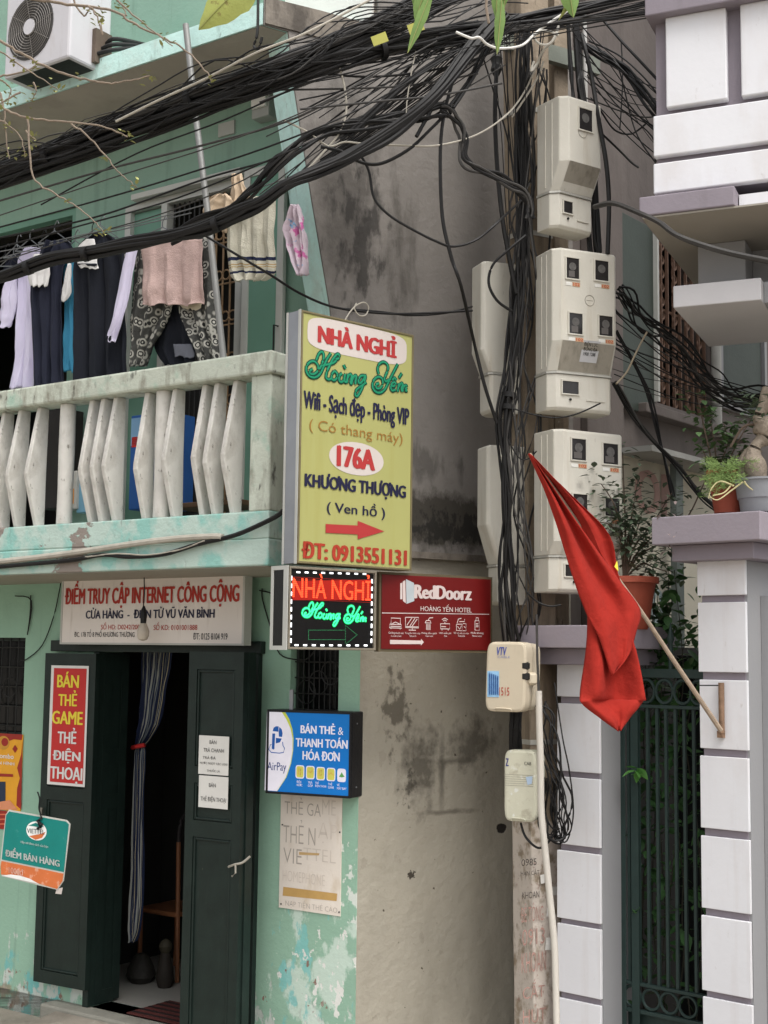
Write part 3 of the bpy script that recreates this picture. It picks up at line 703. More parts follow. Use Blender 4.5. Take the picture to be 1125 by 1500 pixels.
# ---- big yellow projecting sign
a = (0, U(FS, 604, 640), Z(FS, 438, 825), Z(FS, 438, 453))
t = T('guesthouse_sign', 'tall yellow projecting guesthouse light box with the number 176A', 'sign', FS, (0, .06, a[2]))
YS = MP('yellow_green_vinyl', (166, 165, 104), rough=.5, var=.05, vs=2.5, bump=.1, bs=8, layers=(dict(col=lin((152, 146, 76)), scale=(12, 12, .8), lo=.55, hi=.8, amt=.5), dict(col=lin((120, 112, 70)), scale=(40, 40, 18), lo=.7, hi=.78, amt=.5)))
t.p('face', MB().box(a[0]+.008, a[1]-.008, 0, .01, a[2]+.008, a[3]-.008), YS)
t.p('frame', frame_bars(a[0], a[1], a[2], a[3], -.005, .0, .010).box(a[0], a[1], .0101, .098, a[2], a[3]), MP('tarnished_frame', (122, 112, 84), metal=.3, rough=.5, var=.2), bevel=.002)
t.p('side_panel', MB().box(a[0]-.003, a[0]-.0005, .012, .09, a[2], a[3]), STEEL)
t.p('side_trim', MB().box(a[0]-.006, a[0]-.0035, -.004, .013, a[2]-.003, a[3]+.003).box(a[0]-.006, a[0]-.0035, .088, .1, a[2]-.003, a[3]+.003), ALU)
for k_ in (.9, .12):
    q = FS.loc(FA.w(bu1-.01, -.25, 0)); t.p('bracket', MB().tube([(a[0]+.05, .09, a[2]+(a[3]-a[2])*k_), (q[0], q[1], a[2]+(a[3]-a[2])*k_)], .012, 6), IRON)
GREYP = MP('pale_grey_print', (202, 192, 186), bump=0, var=.04, rough=.5)
SRED = MP('faded_red_print', (172, 56, 56), bump=0, var=.05, rough=.5)
def blob(t, x0, y0, x1, y1, off, mat, name='print', p=4.0, n=36):
    r_ = rect(t.fr, x0, y0, x1, y1, off); cu, cz = (r_[0]+r_[1])/2, (r_[2]+r_[3])/2; ru, rz = (r_[1]-r_[0])/2, (r_[3]-r_[2])/2
    pts = []
    for i in range(n):
        g = 2*math.pi*i/n; c_, s_ = math.cos(g), math.sin(g)
        pts.append((cu+ru*math.copysign(abs(c_)**(2/p), c_), off, cz+rz*math.copysign(abs(s_)**(2/p), s_)))
    return t.p(name, MB().poly(pts), mat)
blob(t, 450, 476, 596, 524, -.0015, GREYP, p=4.5)
blob(t, 482, 648, 562, 696, -.0015, GREYP, p=2.1)
ptext(t, 'NHÀ NGHỈ', 467, 481, 580, 513, -.003, SRED, bold=.085)
ptext(t, 'Wifi - Sạch đẹp - Phòng VIP', 445, 584, 599, 618, -.003, NAVY, bold=.06)
ptext(t, '( Có thang máy)', 453, 624, 590, 644, -.003, MP('brown_print', (150, 112, 52), bump=0), bold=.002)
ptext(t, '176A', 495, 656, 548, 686, -.003, SRED, bold=.085)
ptext(t, 'KHƯƠNG THƯỢNG', 447, 699, 594, 726, -.003, NAVY, bold=.075)
ptext(t, '( Ven hồ )', 479, 735, 564, 758, -.003, NAVY, bold=.025)
ptext(t, 'ĐT: 0913551131', 443, 799, 595, 823, -.003, MP('rust_red_print', (162, 56, 38), bump=0), bold=.07)
def arrow(t, x0, x1, ym, h, hh, hx, off, mat, slope=0., name='arrow'):
    P = [(x0, -h), (hx, -h), (hx, -hh), (x1, 0), (hx, hh), (hx, h), (x0, h)]
    return t.p(name, MB().poly([t.fr.uv(x, ym+y+(x-x0)*slope, off) for x, y in P]), mat)
arrow(t, 477, 563, 774, 6.5, 13.5, 524, -.003, SRED, .05)
# flowing script, drawn as brush strokes over the photo's letter shapes
SCRIPT = [
 [(150, 262), (122, 278), (128, 305), (165, 308), (196, 275), (196, 225), (165, 190), (122, 195), (92, 235), (92, 290), (125, 332), (175, 340), (220, 305), (255, 230), (285, 165), (320, 112)],
 [(182, 178), (205, 120), (235, 98), (250, 118), (252, 160), (238, 205), (225, 240), (208, 262)],
 [(365, 170), (392, 160), (398, 130), (378, 122), (345, 160), (310, 225), (282, 290), (275, 340), (300, 360), (330, 345)],
 [(225, 228), (275, 222), (340, 205), (372, 178)],
 [(352, 280), (330, 310), (328, 350), (348, 368), (372, 350), (380, 310), (362, 285), (352, 280)],
 [(425, 300), (402, 325), (398, 365), (415, 385), (438, 368), (455, 305), (448, 350), (455, 385), (472, 375)],
 [(440, 220), (448, 240), (460, 258)],
 [(482, 305), (476, 350), (470, 392)], [(474, 350), (495, 315), (512, 315), (512, 350), (505, 395), (520, 398)],
 [(530, 318), (522, 360), (516, 400)], [(522, 360), (545, 325), (560, 328), (552, 380), (552, 405)],
 [(640, 325), (605, 325), (582, 360), (585, 392), (608, 388), (650, 320), (628, 400), (600, 470), (570, 515), (550, 505), (560, 460), (600, 425), (655, 385)],
 [(775, 395), (745, 410), (752, 442), (785, 440), (808, 400), (800, 350), (765, 335), (725, 365), (712, 420), (735, 470), (785, 485), (830, 450), (860, 390), (905, 300), (950, 215)],
 [(770, 308), (760, 260), (775, 215), (815, 195), (850, 215), (858, 260), (840, 310), (825, 350), (838, 380), (865, 360)],
 [(885, 400), (905, 425), (930, 405), (918, 385), (895, 400), (885, 440), (900, 465), (930, 455)],
 [(900, 368), (920, 345), (938, 368)], [(960, 345), (975, 322), (988, 300)],
 [(962, 395), (955, 435), (948, 475)], [(955, 435), (980, 398), (995, 400), (985, 450), (992, 475)], [(1005, 405), (1000, 440), (995, 475)], [(1000, 440), (1022, 415), (1035, 425), (1022, 465), (1040, 462)],
]
def script(t, fx, fy, off, rad, mat, name='script_lettering'):
    mb = MB()
    for st_ in SCRIPT:
        mb.tube(spline([t.fr.uv(fx(x, y), fy(x, y), off) for x, y in st_], 4), rad, 7, flat=.15)
    return t.p(name, mb, mat)
script(t, lambda x, y: 435+x/6.43, lambda x, y: 500+y/6.43, -.003, .0098, MP('dark_green_outline_print', (16, 72, 58), bump=0))
script(t, lambda x, y: 435+x/6.43, lambda x, y: 500+y/6.43, -.0055, .0045, MP('bright_green_print', (24, 134, 96), bump=0))
hk = MB().tube(spline([FS.uv(x, y, .05) for x, y in ((505, 470), (512, 458), (521, 448), (533, 443), (540, 450), (536, 461), (526, 462), (519, 452), (522, 444))], 4), .0035, 5)
solo('wire_loop', 'loose white wire loop curling on top of the yellow sign', 'wire', hk, CABLEW, FS)
# ---- LED sign below it
FD = Frame(421, 890, 5.93, 40)
a = (0, U(FD, 549, 892), Z(FD, 421, 951), Z(FD, 421, 829))
t = T('led_sign', 'black LED box glowing red and green below the yellow sign', 'sign', FD, (0, .06, a[2]))
LBK = MP('black_led_panel', (16, 15, 15), rough=.35, bump=.1, bs=200)
t.p('face', MB().box(a[0]+.01, a[1]-.01, 0, .01, a[2]+.01, a[3]-.01), LBK)
t.p('frame', frame_bars(a[0], a[1], a[2], a[3], -.012, .0, .010).box(a[0], a[1], .0101, .115, a[2], a[3]), MP('grey_led_frame', (134, 126, 112), metal=.3, rough=.5), bevel=.002)
t.p('side_panel', MB().box(a[0]-.004, a[0]-.0005, .02, .10, a[2]+.015, a[3]-.015), LBK)
t.p('side_trim', MB().box(a[0]-.008, a[0]-.0045, -.01, .022, a[2]-.003, a[3]+.003).box(a[0]-.008, a[0]-.0045, .098, .116, a[2]-.003, a[3]+.003).box(a[0]-.008, a[0]-.0045, .0225, .0975, a[3]-.015, a[3]+.003).box(a[0]-.008, a[0]-.0045, .0225, .0975, a[2]-.003, a[2]+.015), ALU)
for k_ in (.8, .2):
    q = FD.loc(FA.w(UC-.06, .0, 0)); t.p('bracket', MB().tube([(a[0]+.1, .1, a[2]+(a[3]-a[2])*k_), (q[0], q[1], a[2]+(a[3]-a[2])*k_)], .01, 6), IRON)
RG = MP('lit_red_led_field', (90, 10, 6), bump=0, emit=((1, .03, .012), .25))
RL = MP('lit_red_led', (255, 60, 30), bump=0, emit=((1, .10, .03), .85))
GL = MP('lit_green_led', (60, 255, 140), bump=0, emit=((.03, .9, .28), .9))
GG = MP('lit_green_glow', (4, 60, 26), bump=0, emit=((0, .45, .10), .5))
WL = MP('lit_white_led', (250, 250, 255), bump=0, emit=((.95, .97, 1), 1.1))
t.p('led_field', MB().poly([FD.uv(x, y, -.0012) for x, y in ((428, 851), (543, 849), (544, 879), (429, 879))]), RG)
ptext(t, 'NHÀ NGHỈ', 429, 839, 543, 878, -.003, RL, bold=.03)
# rows of unlit gaps through the red letters
dm = MB()
for i in range(13):
    y = 845+i*2.7; p0 = FD.uv(427, y, -.004); p1 = FD.uv(545, y+.5, -.004); dm.box(p0[0], p1[0], -.0042, -.004, p0[2]-.0008, p0[2]+.0008)
t.p('led_rows', dm, MP('dim_red_gap', (110, 14, 8), bump=0, emit=((.8, .02, .01), .25)), kind='stuff')
fx, fy = (lambda x, y: 443+(x-90)*.0985), (lambda x, y: 883+(y-95)*.087-(x-90)*.006)
script(t, fx, fy, -.0025, .0075, GG, 'led_glow'); script(t, fx, fy, -.0045, .0036, GL)
wd = MB()
def led_line(x0, y0, x1, y1, n):
    for i in range(n):
        k_ = (i+.5)/n; q = FD.uv(x0+(x1-x0)*k_, y0+(y1-y0)*k_, -.003)
        L_ = .0095 if abs(x1-x0) > abs(y1-y0) else .0034; Hh = .0034 if L_ > .005 else .0095
        mbx = wd; mbx.box(q[0]-L_, q[0]+L_, -.004, -.002, q[2]-Hh, q[2]+Hh)
led_line(431, 838, 540, 841, 9); led_line(428, 945, 542, 945.5, 9); led_line(427, 841, 426, 944, 9); led_line(545, 846, 544, 944, 9)
t.p('white_led', wd, WL, kind='stuff')
dg = MB()
for (x0, y0, x1, y1, n) in ((452, 923, 506, 923, 30), (452, 937, 506, 937, 30), (452, 923, 452, 937, 7), (506, 916, 506, 944, 12), (506, 916, 523, 930, 12), (523, 930, 506, 944, 12)):
    for i in range(n):
        k_ = i/n; q = FD.uv(x0+(x1-x0)*k_, y0+(y1-y0)*k_, -.003); dg.box(q[0]-.001, q[0]+.001, -.004, -.002, q[2]-.001, q[2]+.001)
t.p('arrow', dg, MP('dim_green_led', (40, 120, 70), bump=0, emit=((.1, .6, .25), .3)), kind='stuff')
# ---- red hotel sign
FRD = Frame(561, 900, 6.35, 32)
a = rect(FRD, 559, 845, 719, 952, 0)
t = T('hotel_sign', 'dark red HOTEL board with a row of white icons', 'sign', FRD, (a[0], 0, a[2]))
RB = MP('deep_red_board', (102, 15, 14), rough=.45, var=.05, bump=.05)
t.p('board', MB().box(a[0], a[1], 0, .03, a[2], a[3]), RB, bevel=.002)
t.p('frame', frame_bars(a[0]-.012, a[1]+.012, a[2]-.012, a[3]+.012, .004, .04, .0115), MP('old_brown_batten', (92, 82, 62), var=.2))
for s_ in (.15, .85): t.p('bracket', MB().tube([(a[0]+(a[1]-a[0])*s_, .035, a[3]-.05), (a[0]+(a[1]-a[0])*s_, .55, a[3]-.02)], .008, 6), IRON)
PW = MP('pinkish_white_print', (206, 190, 186), bump=0, rough=.5)
PG = MP('pale_grey_door_print', (176, 184, 188), bump=0, rough=.5)
sx = lambda x: 555+x/6.62; sy = lambda y: 835+y/6.62
def ppoly(t, pts, off, mat, name='print'): return t.p(name, MB().poly([t.fr.uv(x, y, off) for x, y in pts]), mat)
def cp(pts): return [(sx(x), sy(y)) for x, y in pts]
ppoly(t, cp([(207, 130), (228, 122), (228, 283), (207, 283)]), -.0015, PW)
ppoly(t, cp([(232, 112), (256, 98), (262, 322), (234, 300)]), -.0015, PW)
ppoly(t, cp([(262, 88), (340, 125), (344, 300), (268, 328)]), -.0018, PG)
ptext(t, 'RedDoorz', sx(350), sy(155), sx(893), sy(284), -.002, PW, bold=.08)
ptext(t, 'HOÀNG YẾN HOTEL', sx(405), sy(332), sx(900), sy(405), -.002, PW, bold=.02)
ppoly(t, cp([(30, 412), (1068, 426), (1068, 432), (30, 420)]), -.0015, PW)
ppoly(t, cp([(108, 677), (408, 684), (408, 666), (436, 700), (408, 732), (408, 718), (108, 718)]), -.0015, PW, 'arrow')
def lines(t, strokes, off, rad, mat, name='icon', conv=cp):
    mb = MB()
    for s_ in strokes: mb.tube([t.fr.uv(x, y, off) for x, y in conv(s_)], rad, 4, flat=.2)
    return t.p(name, mb, mat)
icons = [
 [[(118, 525), (118, 465), (208, 468), (208, 530)], [(104, 560), (104, 525), (218, 530), (222, 565), (104, 560)], [(112, 545), (214, 550)], [(118, 562), (118, 572)], [(206, 566), (206, 576)], [(130, 520), (160, 505), (200, 522)]],
 [[(258, 458), (386, 460), (386, 562), (258, 558), (258, 458)], [(262, 548), (384, 552)], [(272, 535), (320, 465)], [(300, 545), (350, 468)], [(322, 545), (372, 475)], [(290, 582), (358, 584)], [(324, 562), (324, 580)]],
 [[(448, 512), (460, 490), (495, 490), (508, 514), (448, 512)], [(478, 488), (490, 465), (525, 462)], [(462, 522), (462, 580)], [(474, 522), (474, 582)], [(486, 524), (486, 582)], [(497, 524), (497, 582)]],
 [[(598, 520), (688, 522), (686, 572), (598, 570), (598, 520)], [(605, 548), (650, 550)], [(612, 575), (612, 585)], [(672, 577), (672, 587)], [(612, 480), (640, 466), (668, 482)], [(622, 494), (640, 484), (658, 496)], [(640, 500), (640, 520)]],
 [[(752, 525), (808, 525), (808, 590), (752, 585), (752, 525)], [(758, 515), (772, 475), (800, 468)], [(780, 500), (830, 500), (832, 475)], [(762, 545), (785, 575), (800, 540)], [(815, 520), (845, 520), (845, 590), (815, 588)], [(825, 545), (838, 560)]],
 [[(932, 492), (972, 492), (974, 585), (932, 583), (932, 492)], [(940, 490), (944, 462), (962, 462), (965, 490)], [(940, 520), (965, 520)], [(940, 535), (965, 535)], [(940, 550), (965, 550)]]]
for ic in icons: lines(t, ic, -.001, .0019, PW)
for s_, x0, x1 in (('Giường thoải mái', 92, 238), ('Truyền hình cáp', 252, 402), ('Phòng tắm sạch', 414, 560), ('Wifi miễn phí', 582, 702), ('Đồ vệ sinh cá nhân', 726, 872), ('Nước khoáng', 892, 1014)):
    ptext(t, s_, sx(x0), sy(598), sx(x1), sy(626), -.002, PW, bold=.01)
for s_, x0, x1 in (('Comfort bed', 118, 216), ('Television', 294, 362), ('Clean room', 450, 525), ('Free', 632, 660), ('Toiletries', 765, 835), ('Mineral water', 905, 1000)):
    ptext(t, s_, sx(x0), sy(630), sx(x1), sy(648), -.002, PW, bold=.0)
# ---- blue AirPay light box on the corner wall
FP = Frame(0, 0, 1, 0); q = FA.uv(391, 1100, -.17); FP.P = FA.w(q[0], -.17, 0); FP.a = R(-26)
FP.X = Vector((math.cos(FP.a), math.sin(FP.a), 0)); FP.Y = Vector((-math.sin(FP.a), math.cos(FP.a), 0))
a = (0, U(FP, 515, 1104), Z(FP, 455, 1166), Z(FP, 455, 1041))
t = T('payment_sign', 'blue and white light box with yellow icon tiles', 'sign', FP, (0, .05, a[2]))
BLU = MP('bright_blue_print', (8, 112, 196), rough=.4, bump=0, var=.08, vs=3, emit=((.0, .16, .42), .12))
LWH = MP('backlit_white_print', (226, 222, 232), rough=.4, bump=0, emit=((.8, .8, .9), .12))
t.p('box', MB().box(a[0], a[1], .001, .13, a[2], a[3]), MP('black_box_shell', (30, 30, 33), rough=.4), bevel=.006)
t.p('frame', frame_bars(a[0], a[1], a[2], a[3], -.008, .0, .012), MP('black_frame', (24, 24, 27), rough=.35), bevel=.003)
t.p('face', MB().box(a[0]+.012, a[1]-.012, -.003, .0, a[2]+.012, a[3]-.012), BLU)
ax = lambda x: 385+x/7.76; ay = lambda y: 1030+y/7.76
def ca_(pts): return [(ax(x), ay(y)) for x, y in pts]
ppoly(t, ca_([(48, 98), (255, 103), (300, 180), (335, 290), (350, 400), (345, 540), (320, 690), (270, 840), (165, 1000), (20, 990)]), -.0035, MP('lime_edge_print', (214, 226, 90), bump=0, rough=.4))
ppoly(t, ca_([(48, 98), (215, 102), (265, 180), (315, 290), (338, 400), (338, 540), (312, 690), (262, 840), (160, 1000), (20, 990)]), -.004, LWH)
AB = MP('logo_blue_print', (30, 98, 184), bump=0, rough=.4)
ppoly(t, ca_([(108, 345), (140, 345), (132, 520), (118, 528), (102, 515)]), -.0045, AB)
ppoly(t, ca_([(112, 318), (122, 280), (150, 262), (180, 265), (178, 325)]), -.0045, AB)
ppoly(t, ca_([(188, 270), (215, 298), (225, 345), (218, 385), (182, 380), (180, 330)]), -.0045, AB)
ppoly(t, ca_([(148, 395), (215, 402), (195, 445), (148, 458)]), -.0045, AB)
lines(t, [[(225, 440), (228, 480), (248, 515), (235, 560), (190, 568), (95, 560), (68, 525), (85, 475), (98, 470)]], -.0045, .0022, AB, conv=ca_)
ptext(t, 'AirPay', ax(52), ay(672), ax(266), ay(795), -.0045, MP('navy_blue_print', (42, 62, 132), bump=0), bold=.01)
ptext(t, 'BÁN THẺ', ax(434), ay(226), ax(820), ay(347), -.0045, LWH, bold=.055)
ptext(t, '&', ax(855), ay(275), ax(916), ay(362), -.0045, LWH, bold=.0)
ptext(t, 'THANH TOÁN', ax(378), ay(384), ax(962), ay(506), -.0045, LWH, bold=.055)
ptext(t, 'HÓA ĐƠN', ax(455), ay(528), ax(872), ay(652), -.0045, LWH, bold=.055)
LIME = MP('lime_icon_print', (222, 216, 100), bump=0, rough=.4)
for i, (x0, y0) in enumerate(((372, 705), (490, 713), (607, 725), (725, 735), (845, 745))):
    blob(t, ax(x0), ay(y0), ax(x0+100), ay(y0+152), -.0045, LWH, 'icon_tile', 5, 24)
    blob(t, ax(x0+10), ay(y0+12), ax(x0+90), ay(y0+140), -.005, LIME if i < 4 else LWH, 'icon_tile', 5, 24)
ppoly(t, ca_([(865, 835), (880, 815), (897, 785), (912, 815), (930, 835), (897, 845)]), -.0055, MP('leaf_green_print', (96, 168, 90), bump=0), 'icon')
OCH = MP('ochre_icon_print', (228, 182, 92), bump=0)
lines(t, [[(405, 745), (430, 750), (428, 815), (404, 810), (405, 745)], [(520, 770), (545, 790), (565, 755)], [(640, 760), (665, 763), (662, 825), (640, 822), (640, 760)], [(750, 815), (775, 790), (800, 820)]], -.0055, .002, OCH, conv=ca_)
for s_, x0, y0, x1 in (('ĐIỆN\nNƯỚC', 385, 872, 450), ('TRẢ\nGÓP', 512, 880, 568), ('THẺ\nĐIỆN THOẠI', 595, 890, 720), ('THẺ\nGAME', 742, 900, 808), ('VÉ\nMÁY BAY', 842, 912, 950)):
    ptext(t, s_, ax(x0), ay(y0), ax(x1), ay(y0+72), -.0045, LWH, bold=.02)
for dz in (.12, .86): t.p('screw', MB().cyl((a[1]+.0, a[2]+(a[3]-a[2])*dz), .004, .05, .058, 8), STEEL)
t.p('hanger', MB().box(a[0]+.09, a[0]+.11, .06, .07, a[3], a[3]+.1), STEEL)
# ---- hand lettered poster under it
FW = Frame(0, 0, 1, 0); FW.P = FA.w(0, -.006, 0); FW.a = FA.a; FW.X = FA.X; FW.Y = FA.Y
a = rect(FW, 410, 1150, 500, 1336, 0)
t = T('handwritten_poster', 'weathered cream board with faded handwriting nailed under the blue light box', 'poster', FW, (a[0], 0, a[2]))
t.p('board', MB().box(a[0], a[1], 0, .004, a[2], a[3]), MP('cream_board', (232, 222, 210), var=.05, vs=5, bump=.1, layers=(dict(col=lin((196, 176, 146)), scale=(9, 9, 4), lo=.55, hi=.75, amt=.6),)))
PEN = MP('faded_pencil', (178, 168, 158), bump=0); PEN2 = MP('very_faded_pencil', (217, 206, 194), bump=0)
ptext(t, 'THẺ GA', 417, 1169, 470, 1194, -.0015, PEN, bold=-.012); ptext(t, 'ME', 472, 1172, 492, 1194, -.0015, PEN2, bold=-.015)
ptext(t, 'THẺ N', 415, 1201, 462, 1236, -.0015, PEN, bold=-.012); ptext(t, 'ẠP', 466, 1206, 494, 1236, -.0015, PEN2, bold=-.02)
ptext(t, 'VIE', 415, 1243, 442, 1265, -.0015, PEN, bold=-.012); ptext(t, 'TTEL', 444, 1244, 492, 1262, -.0015, PEN2, bold=-.015)
ptext(t, 'HOMEPHONE', 414, 1278, 476, 1294, -.0015, PEN2, bold=-.012)
ptext(t, 'NẠP TIỀN THẺ CÀO', 418, 1320, 494, 1334, -.0015, PEN, bold=-.015)
ppoly(t, [(415, 1299), (494, 1309), (493, 1320), (414, 1312)], -.001, MP('ochre_tape', (198, 160, 98), var=.12, vs=14, bump=0), 'tape')
ppoly(t, [(438, 1248), (468, 1250), (467, 1253), (438, 1252)], -.0018, MP('ochre_smear', (206, 172, 120), bump=0), 'tape')
for x, y in ((414, 1208), (498, 1219), (412, 1324), (497, 1336)):
    q = FW.uv(x, y, 0); t.p('nail', MB().cyl((q[0], q[2]), .004, -.004, 0, 8), IRON)
# ---- hanging green and orange dealer sign, tilted
FV = Frame(0, 1247, 7.35, -30)
t = T('dealer_sign', 'tilted teal and orange board hung before the left door leaf', 'sign', FV, FV.uv(50, 1195, 0))
vx = lambda x: x/5.77; vy = lambda y: 1060+y/5.77
def cv(pts): return [(vx(x), vy(y)) for x, y in pts]
out_ = cv([(75, 728), (560, 815), (592, 850), (535, 1330), (485, 1405), (15, 1290), (0, 1180), (48, 770)])
bk = MB(); o_ = [FV.uv(x, y, 0) for x, y in out_]; bk.prism([(p[0], p[2]) for p in o_], 'y', 0, .005)
t.p('board', bk, MP('worn_white_board', (196, 196, 188), var=.1, vs=14, rough=.5))
VT = MP('teal_print', (18, 128, 120), rough=.4, var=.08, vs=9, bump=.06, layers=(dict(col=lin((90, 160, 150)), scale=16, lo=.62, hi=.68, amt=.5), dict(col=lin((30, 70, 66)), scale=30, lo=.66, hi=.7, amt=.6)))
VO = MP('orange_print', (212, 116, 66), rough=.4, var=.1, vs=9, bump=.06, layers=(dict(col=lin((224, 176, 150)), scale=18, lo=.56, hi=.62, amt=.7),))
VW = MP('bright_white_print', (236, 236, 232), bump=0)
ppoly(t, cv([(78, 742), (558, 828), (582, 852), (540, 1255), (14, 1148), (52, 772)]), -.001, VT)
ppoly(t, cv([(12, 1160), (538, 1268), (528, 1330), (482, 1398), (250, 1330), (160, 1290), (8, 1275), (5, 1200)]), -.001, VO)
ppoly(t, cv([(170, 1285), (250, 1310), (330, 1355), (12, 1285), (90, 1275)]), -.0016, VW)
ppoly(t, [(vx(308+86*math.cos(g)), vy(907+80*math.sin(g)+86*math.cos(g)*.1)) for g in [i*math.pi/14 for i in range(28)]], -.002, VW, 'emblem')
ppoly(t, cv([(238, 862), (300, 838), (370, 868), (340, 880), (290, 868)]), -.0026, VT, 'emblem')
ppoly(t, cv([(245, 950), (330, 935), (385, 915), (355, 965), (300, 982)]), -.0026, VO, 'emblem')
def vtext(s_, x0, y0, x1, y1, dy, mat, bold):
    """lettering that runs down the tilt of the board"""
    p0 = FV.uv(vx(x0), vy(y0), 0); p1 = FV.uv(vx(x1), vy(y0+dy), 0); p2 = FV.uv(vx(x0), vy(y1), 0)
    m_ = textmb(s_, 0, 1, 0, 1, 0, bold); e1 = Vector(p1)-Vector(p0); e2 = Vector(p0)-Vector(p2)
    m_.v = [tuple(Vector(p2)+e1*v[0]+e2*v[2]+Vector((0, -.0032, 0))) for v in m_.v]; t.p('lettering', m_, mat)
vtext('VIETTEL', 232, 884, 380, 922, 14, MP('grey_print', (70, 84, 84), bump=0), .02)
vtext('Hãy nói theo cách của bạn', 180, 985, 410, 1015, 42, VW, .012)
vtext('ĐIỂM BÁN HÀNG', 50, 1035, 505, 1120, 88, VW, .05)
vtext('1000đ', 78, 1208, 200, 1262, 24, MP('pale_pink_print', (238, 204, 186), bump=0), .02)
t.p('cord', MB().tube(spline([FV.uv(x, y, -.008) for x, y in ((60, 1213), (56, 1205), (60, 1196), (57, 1184), (58, 1170), (55, 1160))], 4), .004, 5), BLK)
t.p('knot', MB().tube([FV.uv(x, y, -.01) for x, y in ((55, 1214), (62, 1208), (54, 1202), (61, 1198))], .008, 6), BLK)
t.p('tape', MB().poly([FV.uv(x, y, .003) for x, y in ((83, 1302), (92, 1300), (90, 1310), (81, 1309))]), GREYP)
# ---- orange and red leaflet poster at the left edge
t = T('promo_poster', 'orange and red leaflet poster pasted under the left window', 'poster', FW, FW.uv(10, 1185, 0))
OR = MP('orange_poster_print', (236, 168, 44), rough=.4, var=.1, vs=8, bump=.03); CR = MP('crimson_poster_print', (158, 44, 34), rough=.4, var=.15, vs=12, bump=.03)
a = rect(FW, -34, 1074, 32, 1186, 0)
t.p('sheet', MB().box(a[0], a[1], 0, .002, a[2], a[3]), OR)
ppoly(t, [(-20, 1073), (33, 1076), (32, 1084), (20, 1083), (12, 1086), (8, 1080), (-20, 1079)], -.001, CR)
ppoly(t, [(33, 1084), (31, 1186), (24, 1180), (25, 1155), (29, 1140), (25, 1125), (31, 1105)], -.001, CR)
blob(t, -4, 1078, 14, 1098, -.0015, MP('gold_print', (206, 150, 60), bump=0), p=2); blob(t, 2, 1081, 12, 1093, -.002, CR, p=2)
ppoly(t, [(18, 1097), (22, 1091), (26, 1097), (22, 1103)], -.002, CR)
ppoly(t, [(-20, 1132), (19, 1134), (19, 1138), (-20, 1137)], -.002, CR)
ptext(t, 'Home Combo', -30, 1103, 20, 1110, -.002, VW, bold=.03); ptext(t, 'INTERNET & TRUYỀN HÌNH', -60, 1111, 21, 1118, -.002, VW, bold=.03)
ppoly(t, [(-10, 1145), (8, 1145), (8, 1174), (-10, 1176)], -.002, MP('screen_print', (44, 58, 78), bump=0)); ppoly(t, [(-20, 1178), (14, 1172), (26, 1186), (-20, 1186)], -.0025, MP('peach_print', (228, 150, 110), bump=0))
t = T('red_leaflet', 'red striped leaflet pasted below the orange poster', 'poster', FW, FW.uv(8, 1212, 0))
a = rect(FW, -30, 1187, 28, 1214, 0)
t.p('sheet', MB().box(a[0], a[1], .0005, .002, a[2], a[3]), CR)
for y in (1192, 1199, 1206): ppoly(t, [(-20, y), (26, y), (26, y+2), (-20, y+2)], -.0005, MP('salmon_print', (222, 120, 86), bump=0))
# ================================================================ alley and right-hand house
REAR = MP('brown_grey_render', (104, 96, 92), var=.08, vs=2, bump=.3, bs=24, layers=(
    dict(col=lin((80, 74, 70)), scale=(6, 6, 1.2), lo=.5, hi=.75, amt=.6), dict(col=lin((128, 120, 114)), scale=2.4, lo=.56, hi=.76, amt=.4)))
HWHITE = MP('white_house_paint', (222, 222, 226), var=.03, vs=2, bump=.08, bs=30, layers=(dict(col=lin((184, 172, 166)), scale=(9, 9, .7), lo=.56, hi=.85, amt=.45), dict(col=lin((160, 150, 142)), scale=(30, 30, 12), lo=.66, hi=.76, amt=.4), dict(col=lin((206, 200, 198)), scale=(5, 5, 2), lo=.5, hi=.75, amt=.5)))
MAUVE = MP('mauve_trim_paint', (138, 130, 138), var=.06, vs=3, bump=.12, layers=(dict(col=lin((112, 104, 106)), scale=(8, 8, 1.5), lo=.56, hi=.8, amt=.4),))
GREYH = MP('grey_house_paint', (150, 150, 152), var=.04, vs=2, bump=.08)
BEIGE = MP('beige_soffit', (158, 152, 142), var=.06, vs=1.5, bump=.06)
RB_ = T('rear_house', 'brown grey house far down the alley with a shuttered and grilled window', 'house', FC, (0, 0, 0))
cU = lambda x, y=600, off=0: U(FC, x, y, off); cZ = lambda x, y, off=0: Z(FC, x, y, off)
wv = (cU(953, 450), cU(1034, 450), cZ(990, 602), cZ(990, 322))
RB_.p('wall', holes_wall(0, cU(1300, 600), -.1, 9.5, [wv], 0, .2), REAR)
RB_.p('pilaster', MB().box(cU(850), cU(903), -.05, -.001, -.1, 9.5), REAR, bevel=.005)
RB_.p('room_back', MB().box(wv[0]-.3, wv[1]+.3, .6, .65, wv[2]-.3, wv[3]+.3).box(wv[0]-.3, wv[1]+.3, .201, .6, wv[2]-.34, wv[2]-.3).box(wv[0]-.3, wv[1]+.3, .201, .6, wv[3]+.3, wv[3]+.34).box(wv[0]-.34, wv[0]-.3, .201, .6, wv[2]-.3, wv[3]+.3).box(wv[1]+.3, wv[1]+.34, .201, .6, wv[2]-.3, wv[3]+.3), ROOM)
gw = RB_.p('window', frame_bars(wv[0]-.03, wv[1]+.03, wv[2]-.03, wv[3]+.03, -.03, .05, .035), REAR, label='window with an ornate wooden coloured grille')
g = MB(); nb = 9
for i in range(nb):
    u = wv[0]+(wv[1]-wv[0])*(i+.5)/nb; g.box(u-.006, u+.006, -.012, .008, wv[2], wv[3])
    if i % 2:
        for j in range(14):
            z = wv[2]+(wv[3]-wv[2])*(j+.5)/14; g.ring((u+.02, 0, z), .028, .008, 8, 4)
